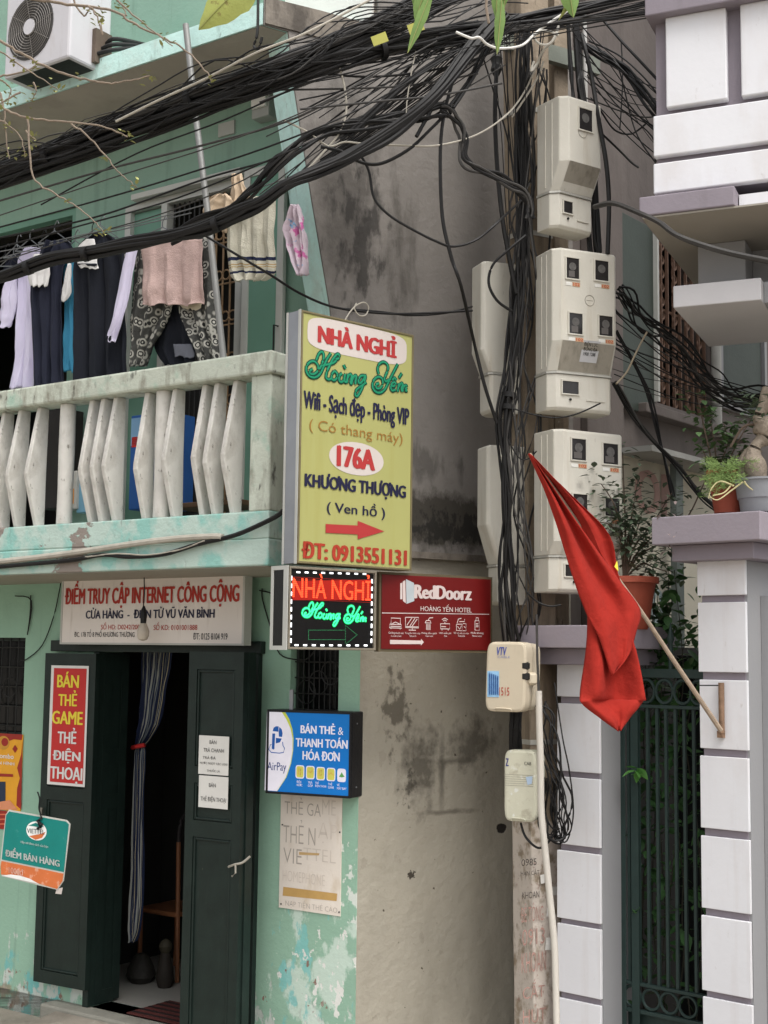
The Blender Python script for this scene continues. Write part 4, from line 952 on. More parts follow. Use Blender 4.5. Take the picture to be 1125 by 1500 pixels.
for j in range(3): z = wv[2]+(wv[3]-wv[2])*(j+.5)/3; g.box(wv[0], wv[1], .009, .02, z-.008, z+.008)
RB_.p('grille', g, MP('tan_window_grille', (104, 80, 66), var=.2, vs=20), gw)
RB_.p('sill', MB().box(wv[0]-.25, wv[1]+.45, -.1, -.001, wv[2]-.1, wv[2]-.04), REAR, gw, bevel=.006)
SH = MP('dark_green_shutter', (66, 74, 68), rough=.55, var=.1, vs=5, bump=.1)
s1 = RB_.p('shutter', MB().box(cU(893), cU(950), -.045, -.02, cZ(920, 602), cZ(920, 322)), SH, gw, label='dark green shutter folded open', bevel=.004)
RB_.p('shutter_edge', MB().box(cU(950)-.012, cU(950)+.012, -.075, -.046, cZ(950, 590), cZ(950, 335)), ALU, s1)
s2 = RB_.p('window', frame_bars(cU(1050, 540), cU(1118, 540), cZ(1080, 606), cZ(1080, 455), -.03, .03, .04), GREYH, label='small closed grey shuttered window')
RB_.p('pane', MB().box(cU(1056, 540), cU(1112, 540), -.012, .0-.002, cZ(1080, 600), cZ(1080, 460)), SH, s2)
RB_.p('downpipe', MB().tube([(cU(1037, 540), -.06, cZ(1037, 640)), (cU(1037, 540), -.06, cZ(1037, 320))], .035, 10), MP('pale_pipe', (176, 176, 170)), label='pale downpipe')
# far banner wall with awning
FK = Frame(905, 800, 7.75, 51)
t = T('banner_screen', 'pale sheet with faded pink lettering stretched below a grey awning behind the gate', 'banner', FK, (0, 0, 1.0))
k0, k1 = 0, U(FK, 1060, 760)
t.p('sheet', MB().box(k0, k1, 0, .01, Z(FK, 950, 985), Z(FK, 950, 668)), MP('dirty_cream_sheet', (208, 202, 184), var=.06, vs=3, bump=.15))
FADE = MP('faded_pink_print', (196, 160, 150), bump=0)
ptext(t, 'ON', 932, 693, 998, 755, -.003, FADE, bold=.06); ptext(t, '50', 935, 862, 972, 915, -.003, MP('faded_blue_print', (160, 176, 176), bump=0), bold=.04)
aw = [FK.uv(912, 656, -.15), FK.uv(1040, 690, -.15)]
t.p('awning', MB().box(k0, k1, -.22, -.001, Z(FK, 950, 676), Z(FK, 950, 668)), MP('grey_awning_edge', (168, 168, 164), var=.08))
solo('steel_post', 'thin grey green steel post before the pale banner sheet', 'post', MB().box(U(FK, 987, 800, -.12), U(FK, 997, 800, -.12), -.14, -.1, 0, Z(FK, 990, 680, -.12)), MP('greenish_steel', (104, 112, 108)), FK)
# ---- right-hand house, upper balcony
t = T('white_house', 'white and mauve house on the right with heavy banded balcony above the gate', 'house', FH, (0, 0, 0))
hU = lambda x, y, off=0: U(FH, x, y, off); hZ = lambda x, y, off=0: Z(FH, x, y, off)
XE = hU(1330, 200)+4.0
def band(x, y0, y1, off, mat, name, back=.5, x1=None):
    return t.p(name, MB().box(hU(x, (y0+y1)/2, off), x1 if x1 is not None else XE, off, back, hZ(x, y1, off), hZ(x, y0, off)), mat, bevel=.006)
t.p('parapet_core', MB().box(hU(962, 200), XE, .0, .5, hZ(962, 286)+.004, hZ(962, -60)), MAUVE)
band(957, 170, 230, -.045, HWHITE, 'band', -.001)
band(957, 240, 284, -.045, HWHITE, 'band', -.001)
band(944, -70, 24, -.10, MAUVE, 'coping', .5)
p1 = (hU(975, 80, -.05), hU(1064, 80, -.05)); p2 = (hU(1085, 80, -.05), XE)
for (u0, u1) in (p1, p2): t.p('raised_panel', MB().box(u0, u1, -.05, -.001, hZ(975, 158, -.05), hZ(975, 26, -.05)), HWHITE, bevel=.006)
band(936, 289, 317, -.14, MAUVE, 'ledge', .5, x1=hU(1076, 290, -.14))
t.p('lower_band', MB().box(hU(1077, 290, -.14)+.002, XE, -.05, .5, hZ(957, 317, -.14), hZ(957, 288, -.14)-.01), HWHITE)
zs_ = hZ(936, 317, -.14)
t.p('soffit', MB().box(hU(940, 300, -.14), XE, -.13, 1.3, zs_-.01, zs_-.0015), BEIGE)
FHc = lambda x, y, off: FH.uv(x, y, off)
c0, c1_ = hU(1022, 370, .35), hU(1092, 370, .35)
t.p('column', MB().box(c0, c1_, .35, .75, hZ(1022, 470, .35), zs_-.011), GREYH, bevel=.006)
s0, s1_ = hU(986, 435, .05), hU(1115, 430, .05)
t.p('lower_slab', MB().box(s0, s1_, .05, .9, hZ(986, 451, .05), hZ(986, 419, .05)), MP('pale_grey_slab', (196, 194, 196), var=.03, bump=.06), bevel=.005)
t.p('lower_slab', MB().box(s1_+.002, XE, .12, .9, hZ(986, 451, .05)+.003, hZ(986, 419, .05)-.003), GREYH)
t.p('house_body', MB().box(hU(1290, 600, 1.31), XE, 1.31, 2.6, 0, 8.5), GREYH)
t.p('inner_wall', MB().box(c1_+.002, XE, .55, .6, hZ(1022, 470, .35), zs_-.011), GREYH)
# ---- gate pillars
def pillar(x0, x1, joints, caps, lab, name='gate_pillar'):
    u0, u1 = U(FG, x0, 1200), U(FG, x1, 1200); xm = (x0+x1)/2; D = .30
    zt_ = Z(FG, xm, caps[2]); t = T(name, lab, 'gate pillar', FG, ((u0+u1)/2, D/2, 0), 'gate pillars')
    zs = [Z(FG, xm, j) for j in joints]
    t.p('core', MB().box(u0+.012, u1-.012, .012, D-.012, -.02, zt_), MAUVE)
    t.p('side_face', MB().box(u1-.0118, u1, .02, D, -.02, zt_), GREYH)
    edges = [zt_+.03]+zs+[-.02]
    for i in range(len(edges)-1):
        z1 = edges[i]-.03; z0 = edges[i+1]
        if z1 <= z0: continue
        t.p('block', MB().box(u0+rnd.uniform(-.003, .003), u1+.003+rnd.uniform(-.002, .002), -.004-rnd.uniform(0, .003), .0118, z0+rnd.uniform(-.003, .003), z1+rnd.uniform(-.004, .003)), HWHITE, bevel=.003)
    zc0 = Z(FG, xm, caps[1]); zc1 = Z(FG, xm, caps[0])
    t.p('cap_moulding', MB().box(u0-.085, u1+.085, -.085, D+.085, zt_+.001, zc0), MAUVE, bevel=.004)
    t.p('cap_slab', MB().box(u0-.15, u1+.15, -.15, D+.15, zc0+.001, zc1), MAUVE2, bevel=.005)
    return t, u0, u1, zc1
MAUVE2 = MP('mauve_cap_paint', (150, 142, 150), var=.05, vs=3, bump=.15)
PL, lu0, lu1, lz = pillar(817, 879, (1021, 1130, 1239, 1348, 1457), (917, 950, 974), 'white block gate pillar beside the utility pole, mauve cap behind the flag')
PR, ru0, ru1, rz = pillar(1027, 1097, (872, 985, 1098, 1216, 1334, 1455), (757, 798, 822), 'taller white block gate pillar at the right edge carrying the flag bracket')
PL.p('paint_scar', MB().poly([FG.uv(x, y, -.005) for x, y in ((846, 1421), (858, 1413), (862, 1401), (866, 1411), (871, 1415), (871, 1430), (862, 1434), (856, 1426))]), MP('peach_bare_patch', (232, 184, 146), bump=.1))
t = T('garden_wall', 'plain grey wall continuing beside the right gate pillar', 'wall', FG, (ru1+.4, .3, 0))
t.p('wall_body', MB().box(ru1+.002, ru1+5.2, .14, .3, -.02, rz-.35), GREYH)
# ---- gate
GM = MP('dark_green_gate_paint', (44, 60, 57), rough=.45, var=.15, vs=12, bump=.12)
gy = .2; g0 = lu1+.01; g1 = ru0-.0
t = T('iron_gate', 'dark green barred iron gate with rows of rings between the two white pillars', 'gate', FG, ((g0+g1)/2, gy, 0))
GUx = lambda x: U(FG, x, 1200, gy); GZx = lambda y: Z(FG, 975, y, gy)
rails = (980, 993), (1033, 1038), (1446, 1451), (1486, 1492)
for a_, b_ in rails: t.p('rail', MB().box(g0, g1, gy-.014, gy+.014, GZx(b_), GZx(a_)), GM, bevel=.002)
bm_ = mesh('bar', MB().box(-.007, .007, -.007, .007, GZx(1446)+.001, GZx(1038)-.001), GM)
for x in (922, 936, 950, 964, 977, 991, 1004, 1018): t.c('bar', bm_, (GUx(x), gy, 0))
for x0, x1 in ((908, 919), (927, 938)): t.p('stile', MB().box(GUx(x0), GUx(x1), gy-.02, gy-.0145, .02, GZx(970)), GM, bevel=.002)
rm = mesh('ring', MB().ring((0, 0, 0), .045, .007, 20, 6), GM)
zr = (GZx(993)+GZx(1033))/2; zr2 = (GZx(1451)+GZx(1486))/2
for x in (921, 948, 975, 1002, 1026): t.c('ring', rm, (GUx(x), gy, zr), scale=(1.0, 1, (GZx(993)-GZx(1033))/.104))
for x in (925, 952, 978, 1005): t.c('ring', rm, (GUx(x), gy, zr2), scale=(1.0, 1, (GZx(1451)-GZx(1486))/.104))
fm = mesh('finial', MB().lathe((0, 0, 0), [(.012, 0), (.012, .05), (.02, .06), (.012, .07), (.01, .12), (.018, .14), (.01, .17), (.002, .22)], 10), GM)
for x in (930, 985): t.c('finial', fm, (GUx(x), gy, GZx(980)))
t.p('added_dark_backing', MB().box(g0+.002, g1, gy+.5, gy+.51, -.02, GZx(960)), MP('painted_passage_dark', (22, 25, 25), rough=.6))  # added dark backing; the unlit passage's darkness is put into its colour
t.p('lower_sheet', MB().box(g0, g1, gy+.02, gy+.024, .02, GZx(1492)), GM)
# dark porch body behind the gate so that the passage stays dim
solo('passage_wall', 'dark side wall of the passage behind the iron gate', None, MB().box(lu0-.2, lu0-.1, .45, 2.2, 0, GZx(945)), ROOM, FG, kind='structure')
# ---- flag
def fp(x, y, d): return at(x, y, d-.36)
fl = T('flag', 'red flag with a yellow star corner drooping from a bamboo staff on the pillar', 'flag', WORLD, tuple(fp(1057, 1072, 6.3)))
staff = [fp(1056, 1070, 6.36), fp(985, 965, 6.28), fp(935, 890, 6.22), fp(860, 785, 6.13), fp(776, 665, 5.96)]
fl.p('staff', MB().tube(spline(staff, 5), .0115, 8, r2=.0075), MP('weathered_bamboo', (158, 140, 122), var=.2, vs=24, bump=.3))
FM = MP('red_flag_cloth', (152, 37, 27), rough=.95, var=.12, vs=9, bump=.35, bs=22, bumpd=.02)
def sheet(rows, folds, amp, ph, nu=22, n=5, name='cloth'):
    """cloth hung between two rails of places given as (x, y, depth)"""
    L_ = spline([fp(*r_[0]) for r_ in rows], n); R2 = spline([fp(*r_[1]) for r_ in rows], n); mb = MB(); m_ = len(L_)
    for i in range(m_):
        for k_ in range(nu+1):
            s_ = k_/nu; p = L_[i].lerp(R2[i], s_); tt_ = i/(m_-1)
            f_ = amp*math.sin(2*math.pi*folds*s_+ph+tt_*2.2)*(.3+.7*math.sin(math.pi*min(1, tt_+.15))) + amp*.8*noise.noise(Vector((s_*3, tt_*4, ph))) + .006*noise.noise(Vector((s_*9, tt_*13, ph+5)))
            mb.v.append((p.x, p.y+f_, p.z)); mb.uv[len(mb.v)-1] = (s_, 1-tt_)
    for i in range(m_-1):
        for k_ in range(nu):
            a_ = i*(nu+1)+k_; mb.f.append((a_, a_+1, a_+nu+2, a_+nu+1))
    mb.sm = True; return mb
# rear fold (darker side facing up), main drape, and the hanging corner
fl.p('cloth', sheet([((778, 668, 5.93), (780, 668, 5.94)), ((806, 703, 6.0), (842, 729, 6.05)), ((840, 755, 6.08), (893, 784, 6.12)), ((868, 800, 6.1), (905, 838, 6.16)), ((900, 845, 6.14), (914, 862, 6.17))], 1.2, .02, .4), FM, solid=.002, label='rear fold of the flag')
fl.p('cloth', sheet([((774, 664, 5.90), (777, 666, 5.91)), ((797, 715, 5.93), (832, 748, 5.98)), ((818, 775, 5.94), (866, 795, 6.02)), ((838, 840, 5.95), (904, 846, 6.07)), ((858, 895, 5.96), (937, 892, 6.13)), ((878, 935, 5.97), (932, 925, 6.1)), ((893, 985, 5.98), (922, 958, 6.05)), ((896, 988, 5.99), (900, 986, 6.0))], 1.6, .026, 1.2, 30), FM, solid=.002)
fl.p('cloth', sheet([((862, 900, 6.02), (900, 905, 6.08)), ((858, 960, 6.0), (926, 940, 6.10)), ((850, 1016, 5.98), (942, 1018, 6.08)), ((851, 1030, 5.97), (942, 1026, 6.07)), ((876, 1050, 5.98), (927, 1047, 6.03)), ((905, 1071, 6.0), (910, 1070, 6.0))], 1.3, .04, 2.2, 30), FM, solid=.002, label='hanging lower corner of the flag')
fl.p('star_corner', MB().poly([fp(900, 830, 6.06), fp(904, 821, 6.07), fp(906, 837, 6.07)]), YEL, label='yellow tip of the star showing in a fold')
bq = FG.uv(1057, 1040, -.02); br = MB()
z0_, z1_ = Z(FG, 1057, 1074, -.02), Z(FG, 1057, 1000, -.02)
br.tube([(bq[0], -.02, z0_), (bq[0], -.02, z1_)], .010, 8)
fl.p('bracket', br, MP('rusty_white_steel', (150, 136, 122), var=.3, vs=30)) if False else None
t = T('flag_bracket', 'rusty vertical steel flag socket screwed to the right gate pillar', 'bracket', FG, (bq[0], -.02, z0_))
RST = MP('rusty_steel', (128, 102, 82), rough=.7, var=.35, vs=30, bump=.3)
t.p('socket', MB().lathe((bq[0], -.02, z0_), [(.013, 0), (.013, z1_-z0_)], 10), RST); t.p('foot', MB().box(bq[0]-.02, bq[0]+.008, -.028, -.004, z0_-.02, z0_+.01), RST)
t.p('tie_wire', MB().tube([FG.uv(1056, 1004, -.02), FG.uv(1025, 1004, -.05)], .003, 5), IRON)
# ================================================================ pots and plants
LEAFD = MP('deep_green_leaf', (60, 94, 52), rough=.45, var=.25, vs=6, bump=.1); LEAFM = MP('mid_green_leaf', (78, 104, 66), rough=.5, var=.25, vs=6, bump=.1)
LEAFP = MP('rose_leaf', (84, 98, 78), rough=.55, var=.25, vs=9, bump=.1); LEAFY = MP('yellow_green_leaf', (142, 158, 78), rough=.5, var=.2, vs=8, bump=.1)
STEMM = MP('brown_stem', (92, 78, 66), var=.25, vs=20, bump=.3); TERRA = MP('terracotta', (150, 74, 56), var=.1, vs=8, bump=.25)
def leafmesh(mat, L_=1., wdt=.45, fold=.12, curl=.15, name='leaf'):
    mb = MB(); n_ = 5
    for i in range(n_+1):
        s_ = i/n_; hw = wdt*.5*math.sin(math.pi*min(.97, s_**.8))+.004
        for k_ in (-1, 0, 1): mb.v.append((s_*L_, k_*hw*L_, (abs(k_)*fold*hw - curl*s_*s_)*L_))
    for i in range(n_):
        for k_ in range(2): a_ = i*3+k_; mb.f.append((a_, a_+1, a_+4, a_+3))
    mb.sm = True; return mesh(name, mb, mat)
def addleaf(mb, p, L_, az, el, wdt=.5):
    """one small folded leaf in a joined foliage mesh"""
    d = Vector((math.cos(az)*math.cos(el), math.sin(az)*math.cos(el), math.sin(el))); s_ = d.cross(Vector((0, 0, 1)));
    s_ = s_.normalized() if s_.length > .01 else Vector((1, 0, 0)); nrm = s_.cross(d)
    n0 = len(mb.v); P_ = Vector(p)
    for q_ in (P_, P_+d*L_*.35+s_*L_*wdt*.5+nrm*L_*.07, P_+d*L_*.72+s_*L_*wdt*.36+nrm*L_*.04, P_+d*L_-nrm*L_*.05, P_+d*L_*.72-s_*L_*wdt*.36+nrm*L_*.04, P_+d*L_*.35-s_*L_*wdt*.5+nrm*L_*.07, P_+d*L_*.5): mb.v.append(tuple(q_))
    mb.f += [(n0, n0+1, n0+6), (n0+1, n0+2, n0+6), (n0+2, n0+3, n0+6), (n0+3, n0+4, n0+6), (n0+4, n0+5, n0+6), (n0+5, n0, n0+6)]
def shrub(name, lab, base, tips, lm, leaf_len, per, pot=None, cat='plant', sr=.006, spread=.03, r_=None):
    """stems from the base to each tip with leaves gathered along them; places are world positions"""
    r_ = r_ or rnd
    t = T(name, lab, cat, WORLD, tuple(base)); fo = MB()
    for tip, way in tips:
        pts = spline([base]+[Vector(p) for p in way]+[Vector(tip)], 6)
        t.p('stem', MB().tube(pts, sr, 6, r2=sr*.35), STEMM)
        m_ = len(pts)
        for i in range(m_):
            if i < m_*.3: continue
            for _ in range(per):
                p = pts[i]+Vector((r_.gauss(0, spread), r_.gauss(0, spread), r_.gauss(0, spread*.8)))
                addleaf(fo, p, leaf_len*r_.uniform(.6, 1.2), r_.uniform(0, 6.28), r_.uniform(-.7, .5), r_.uniform(.45, .62))
    t.p('foliage', fo, lm, kind='stuff'); return t
# pot with rose bush on the left pillar
def pot(name, lab, c, prof, mat, soil=True):
    t = T(name, lab, 'plant pot', WORLD, tuple(c)); t.p('pot_body', MB().lathe(c, prof, 28), mat)
    rr, zz = prof[-1]
    t.p('soil', MB().lathe((c[0], c[1], c[2]+zz), [(0.001, -.012), (rr*.93, -.012), (rr*.93, -.004), (.001, -.002)], 20), MP('dark_soil', (52, 44, 38), bump=.6)); return t
DP = 6.58
pc = at(918, 922, DP); prim = at(918, 846, DP); hp = prim.z-pc.z; rp = 45/2000*DP
pot('flower_pot', 'terracotta plastic pot on the left pillar cap partly behind the red flag', pc, [(rp*.66, 0), (rp*.7, .012), (rp*.94, hp*.88), (rp*1.05, hp*.885), (rp*1.05, hp), (rp*.95, hp), (rp*.94, hp*.93)], TERRA)
bs = at(914, 848, DP)
A_ = lambda x, y, d=0: at(x, y, DP+d)
shrub('rose_bush', 'leggy rose bush growing in the terracotta pot behind the flag', bs,
      [(A_(856, 700, .0), [A_(908, 790), A_(890, 740)]), (A_(880, 708, -.1), [A_(912, 790), A_(900, 740, -.1)]), (A_(912, 662, .1), [A_(916, 780), A_(914, 720, .05)]), (A_(935, 700, .1), [A_(920, 790), A_(928, 740)]),
       (A_(984, 722, .0), [A_(930, 800), A_(955, 768)]), (A_(1000, 752, .05), [A_(932, 812), A_(965, 778)]), (A_(875, 765, -.12), [A_(912, 800), A_(895, 770, -.1)]), (A_(940, 752, .1), [A_(922, 805), A_(932, 780)]), (A_(978, 838, -.05), [A_(940, 826), A_(955, 830)]), (A_(990, 790, .1), [A_(935, 815), A_(960, 800)])],
      LEAFP, .046, 8, spread=.05)
# pots on the right pillar: terracotta with asparagus fern, grey pot with bonsai
DQ = 6.1
tc_ = at(1066, 752, DQ+.12)
pot('flower_pot', 'small orange terracotta pot tucked behind the fern on the right pillar', tc_, [(.06, 0), (.085, .17), (.095, .175), (.095, .2)], TERRA)
gc = at(1120, 752, DQ); gh = at(1120, 703, DQ).z-gc.z
pot('flower_pot', 'round grey plastic pot holding the bonsai at the right edge', gc, [(.10, 0), (.105, .01), (.112, gh*.4), (.118, gh*.42), (.128, gh*.93), (.135, gh*.94), (.135, gh), (.125, gh)], MP('grey_plastic_pot', (142, 144, 148), rough=.5, var=.08, vs=8, bump=.12))
BK_ = MP('pale_bonsai_bark', (142, 130, 116), var=.25, vs=22, bump=.9, bs=40, layers=(dict(col=lin((92, 82, 70)), scale=30, lo=.56, hi=.68, amt=.6),))
Q = lambda x, y, d=0: at(x, y, DQ+d)
t = T('bonsai', 'bonsai with a swollen twisted pale trunk in the grey pot', 'bonsai', WORLD, tuple(Q(1112, 705)))
t.p('trunk', MB().tube(spline([Q(1112, 710), Q(1108, 690), Q(1103, 670), Q(1108, 652), Q(1120, 640), Q(1118, 622), Q(1112, 610), Q(1122, 592), Q(1132, 575)], 5), [.025+.027*math.sin(i*.19+.3)**2 for i in range(41)], 14), BK_)
t.p('root', MB().tube(spline([Q(1092, 708, .05), Q(1088, 688, .04), Q(1096, 668, .03), Q(1110, 655, .02)], 5), .035, 12, r2=.03), BK_)
fo = MB()
for _ in range(60):
    p = Q(rnd.uniform(1075, 1140), rnd.uniform(575, 625), rnd.uniform(-.1, .1)); addleaf(fo, p, rnd.uniform(.03, .05), rnd.uniform(0, 6.28), rnd.uniform(-.6, .4))
t.p('foliage', fo, LEAFP, kind='stuff')
t.p('branch', MB().tube(spline([Q(1120, 625), Q(1098, 622), Q(1085, 630), Q(1070, 655)], 4), .006, 6), STEMM)
# asparagus fern
t = T('asparagus_fern', 'feathery yellow green fern spilling over the right pillar cap', 'fern', WORLD, tuple(Q(1066, 716, .1)))
fo = MB()
for i in range(46):
    b0 = Q(1064+rnd.uniform(-6, 6), 716, .1); tip = Q(rnd.uniform(1022, 1108), rnd.uniform(668, 728), rnd.uniform(-.12, .1))
    mid = b0.lerp(tip, .55)+Vector((0, 0, .045)); pts = spline([b0, mid, tip], 7)
    fo.tube(pts, .0012, 3)
    for p in pts[3:]:
        for _ in range(9):
            d = Vector((rnd.gauss(0, 1), rnd.gauss(0, 1), rnd.gauss(0, .8))).normalized()*rnd.uniform(.012, .03); fo.v += [tuple(p), tuple(p+d), tuple(p+d*.9+Vector((0, 0, .0028)))]; n_ = len(fo.v); fo.f.append((n_-3, n_-2, n_-1))
t.p('foliage', fo, MP('feathery_green', (122, 146, 84), var=.2, bump=0), kind='stuff')
for w_ in (((1075, 712), (1055, 705), (1042, 716), (1038, 730)), ((1088, 706), (1072, 718), (1052, 732), (1040, 728)), ((1090, 705), (1095, 712), (1103, 718)), ((1112, 706), (1110, 716), (1118, 722), (1126, 718)), ((1070, 712), (1060, 722), (1044, 726))):
    t.p('stem', MB().tube(spline([Q(x, y, -.1) for x, y in w_], 5), .0045, 6, r2=.002), MP('pale_stem', (196, 186, 140), bump=0))
shrub('rose_bush', 'small leafy shrub standing behind the fern on the right pillar', Q(1050, 745, .25),
      [(Q(1022, 580, .25), [Q(1045, 690, .25), Q(1030, 620, .25)]), (Q(1036, 600, .3), [Q(1050, 690, .25), Q(1045, 640, .3)]), (Q(1060, 620, .2), [Q(1052, 690, .25), Q(1066, 650, .25)]), (Q(1030, 660, .2), [Q(1045, 700, .25)]), (Q(1092, 655, .25), [Q(1060, 700, .25), Q(1078, 670, .25)]), (Q(1110, 600, .25), [Q(1062, 690, .25), Q(1085, 640, .25)])],
      LEAFM, .055, 4, spread=.045)
solo('thin_branch', 'bare dark twig leaning against the banner behind the left pots', 'twig', MB().tube(spline([at(x, y, 6.9) for x, y in ((1002, 766), (1016, 742), (1028, 715), (1036, 700))], 4), .004, 5), STEMM)
# climbing vine behind and over the gate
t = T('gate_vine', 'dark leafy vine climbing behind the iron gate and over its top', 'vine', FG, ((g0+g1)/2, .35, 0))
lm = [leafmesh(LEAFD, .07, .55), leafmesh(LEAFD, .085, .6), leafmesh(LEAFM, .06, .5)]
for i in range(8):
    x = rnd.uniform(950, 1024); pts = spline([FG.uv(x+rnd.uniform(-14, 14), y, .34+rnd.uniform(-.05, .08)) for y in (1500, 1350, 1200, 1080, 980, 880+rnd.uniform(-50, 50))], 5)
    t.p('stem', MB().tube(pts, .004, 5, r2=.002), MP('dark_vine_stem', (52, 50, 40), bump=0))
    for p in pts[2:]:
        hi = p.z > GZx(985)
        for _ in range(6 if hi else 4):
            if rnd.random() < .15 and not hi: continue
            me = lm[rnd.choice((0, 1, 0) if not hi else (0, 1, 2))]
            t.c('leaf', me, (p.x+rnd.gauss(0, .05), p.y+rnd.gauss(0, .05), p.z+rnd.gauss(0, .05)), rot=(rnd.uniform(-.5, .5), rnd.uniform(-.2, .9), rnd.uniform(0, 6.28)), scale=rnd.uniform(.6, 1.15))
t = T('leaf_sprig', 'bright green sprig poking out through the gate bars', 'plant', FG, FG.uv(925, 1135, .15))
s_ = FG.uv(934, 1130, .16); lb = leafmesh(MP('bright_leaf', (92, 146, 72), rough=.4, var=.15), .07, .6)
t.p('stem', MB().tube([FG.uv(955, 1128, .3), FG.uv(940, 1130, .2), s_], .003, 5), STEMM)
for i in range(9): t.c('leaf', lb, (s_[0]+rnd.gauss(0, .012), s_[1]-.02, s_[2]+rnd.gauss(0, .012)), rot=(rnd.uniform(-.6, .6), rnd.uniform(-.3, .9), i*.8+math.pi*.3), scale=rnd.uniform(.7, 1.1))
# tuft of pinkish leaves at the cap's corner
t = T('mauve_weed', 'dusty pink leaved weed hanging over the corner of the right cap', 'plant', WORLD, tuple(at(985, 800, 6.15)))
fo = MB()
for _ in range(46): addleaf(fo, at(983+rnd.gauss(0, 7), 778+rnd.gauss(0, 16), 6.15+rnd.gauss(0, .05)), rnd.uniform(.02, .035), rnd.uniform(0, 6.28), rnd.uniform(-.8, .3))
t.p('foliage', fo, MP('dusty_mauve_leaf', (128, 114, 112), var=.2, bump=0), kind='stuff')
t.p('stem', MB().tube([at(1010, 770, 6.2), at(988, 775, 6.15), at(980, 800, 6.15)], .004, 5), STEMM)
# ================================================================ utility pole
POLE = MP('weathered_pole_concrete', (146, 132, 114), var=.14, vs=8, bump=.6, bs=26, layers=(
    dict(col=lin((84, 72, 60)), scale=(14, 14, 1.6), lo=.48, hi=.72, amt=.75),
    dict(col=lin((52, 46, 40)), scale=(30, 30, 12), lo=.64, hi=.72, amt=.7, dip=.5),
    dict(col=lin((206, 196, 186)), scale=(16, 16, 12), lo=.36, hi=.5, z=(1.25, 1.55), zk=.5, amt=.85),
    dict(col=lin((128, 70, 62)), scale=(34, 34, 26), lo=.6, hi=.66, z=(1.1, 1.45), zk=.4, amt=.45),
    dict(col=lin((190, 184, 174)), scale=(60, 60, 20), lo=.7, hi=.73, amt=.6)))
pb, pt = at(789, 1584, 6.85), at(768, -90, 6.85)
FO = Frame(0, 0, 1, 0); FO.P = Vector((pb.x, pb.y, 0)); FO.a = R(30); FO.X = Vector((math.cos(FO.a), math.sin(FO.a), 0)); FO.Y = Vector((-math.sin(FO.a), math.cos(FO.a), 0))
tl = FO.loc(pt)
t = T('utility_pole', 'square weathered concrete utility pole plastered with old stickers at its foot', 'utility pole', FO, (0, 0, 0))
mb = MB(); wb, wt = .083, .088
n_ = 24
for i in range(n_+1):
    k_ = i/n_; cx, cy, cz = tl[0]*k_, tl[1]*k_, tl[2]*k_; h_ = wb+(wt-wb)*k_
    for sx_, sy_ in ((-1, -1), (-.6, -1), (.6, -1), (1, -1), (1, 1), (-1, 1)): mb.v.append((cx+h_*sx_+rnd.uniform(-.003, .003), cy+h_*sy_, cz))
for i in range(n_):
    for j in range(6): a_ = i*6; mb.f.append((a_+j, a_+(j+1) % 6, a_+6+(j+1) % 6, a_+6+j))
t.p('shaft', mb, POLE, bevel=.008)
GAL = MP('pale_galvanised_strap', (186, 184, 176), metal=.4, rough=.45, var=.15, vs=20)
for y in (152, 335, 1088):
    z = Z(FO, 770, y, -.09); k_ = z/tl[2]; h_ = wb+(wt-wb)*k_+.004; cx, cy = tl[0]*k_, tl[1]*k_
    t.p('steel_band', MB().box(cx-h_, cx+h_, cy-h_, cy-h_+.003, z-.012, z+.012).box(cx-h_, cx-h_+.003, cy-h_+.0035, cy+h_, z-.012, z+.012).box(cx+h_-.003, cx+h_, cy-h_+.0035, cy+h_, z-.012, z+.012), GAL)
def wq(fr, x, y, off): return fr.uv(x, y, off)
za = Z(FO, 820, 78, 0); t.p('crossarm', MB().box(-.25, .42, -.02+tl[1]*.9, .02+tl[1]*.9, za-.045, za+.045), MP('grey_green_angle_steel', (128, 132, 122), metal=.3, rough=.5, var=.15))
t.p('clamp', MB().lathe(FO.loc(at(727, 94, 6.66)), [(.015, -.06), (.03, -.03), (.022, 0), (.032, .03), (.012, .06)], 10), IRON)
# stencilled adverts and stickers on the foot of the pole
STN = MP('faded_maroon_stencil', (172, 136, 126), bump=0, var=.2, vs=40); STD = MP('black_marker', (50, 46, 44), bump=0)
for b_, x0, y0, x1, y1, m_ in (('0985', 764, 1258, 786, 1268, STD), ('HÀN CẮT', 763, 1272, 790, 1282, STD), ('KHOAN', 765, 1306, 790, 1316, STD), ('BÊ TÔNG', 764, 1322, 796, 1350, STN), ('0913', 765, 1360, 798, 1384, STN), ('KHOAN', 764, 1394, 800, 1424, STN), ('CẮT', 766, 1434, 798, 1462, STN), ('HÚT', 766, 1472, 800, 1498, STN)):
    ptext(t, b_, x0, y0, x1, y1, -wb-.004, m_, bold=-.005)
stm = mesh('sticker', MB().box(-.03, .03, -.001, 0, -.02, .02), PAPER)
for i in range(5):
    t.c('sticker', stm, (rnd.uniform(-.05, .05), -wb-.0036-.0003*i, rnd.uniform(.25, 1.35)), rot=(0, rnd.uniform(-.12, .12), 0), scale=(rnd.uniform(.5, 1.0), 1, rnd.uniform(.5, 1.5)))
# rear post and pale pipe
solo('support_post', 'narrow dark concrete post standing behind the top of the utility pole', 'post', MB().box(-.045, .045, -.045, .045, 0, 6.4), POLE, type('F', (), dict(a=R(30), w=lambda s, u, y, z: at(816, 1500, 7.05)*1.0+Vector((0, 0, z-at(816, 1500, 7.05).z))))(), org=(0, 0, 0))
solo('service_pipe', 'thin pale pipe rising behind the top meter box', 'pipe', MB().tube([at(856, 18, 7.0), at(858, 150, 7.0), at(858, 320, 7.0)], .012, 8), MP('pale_grey_pvc', (186, 184, 180), bump=.05))
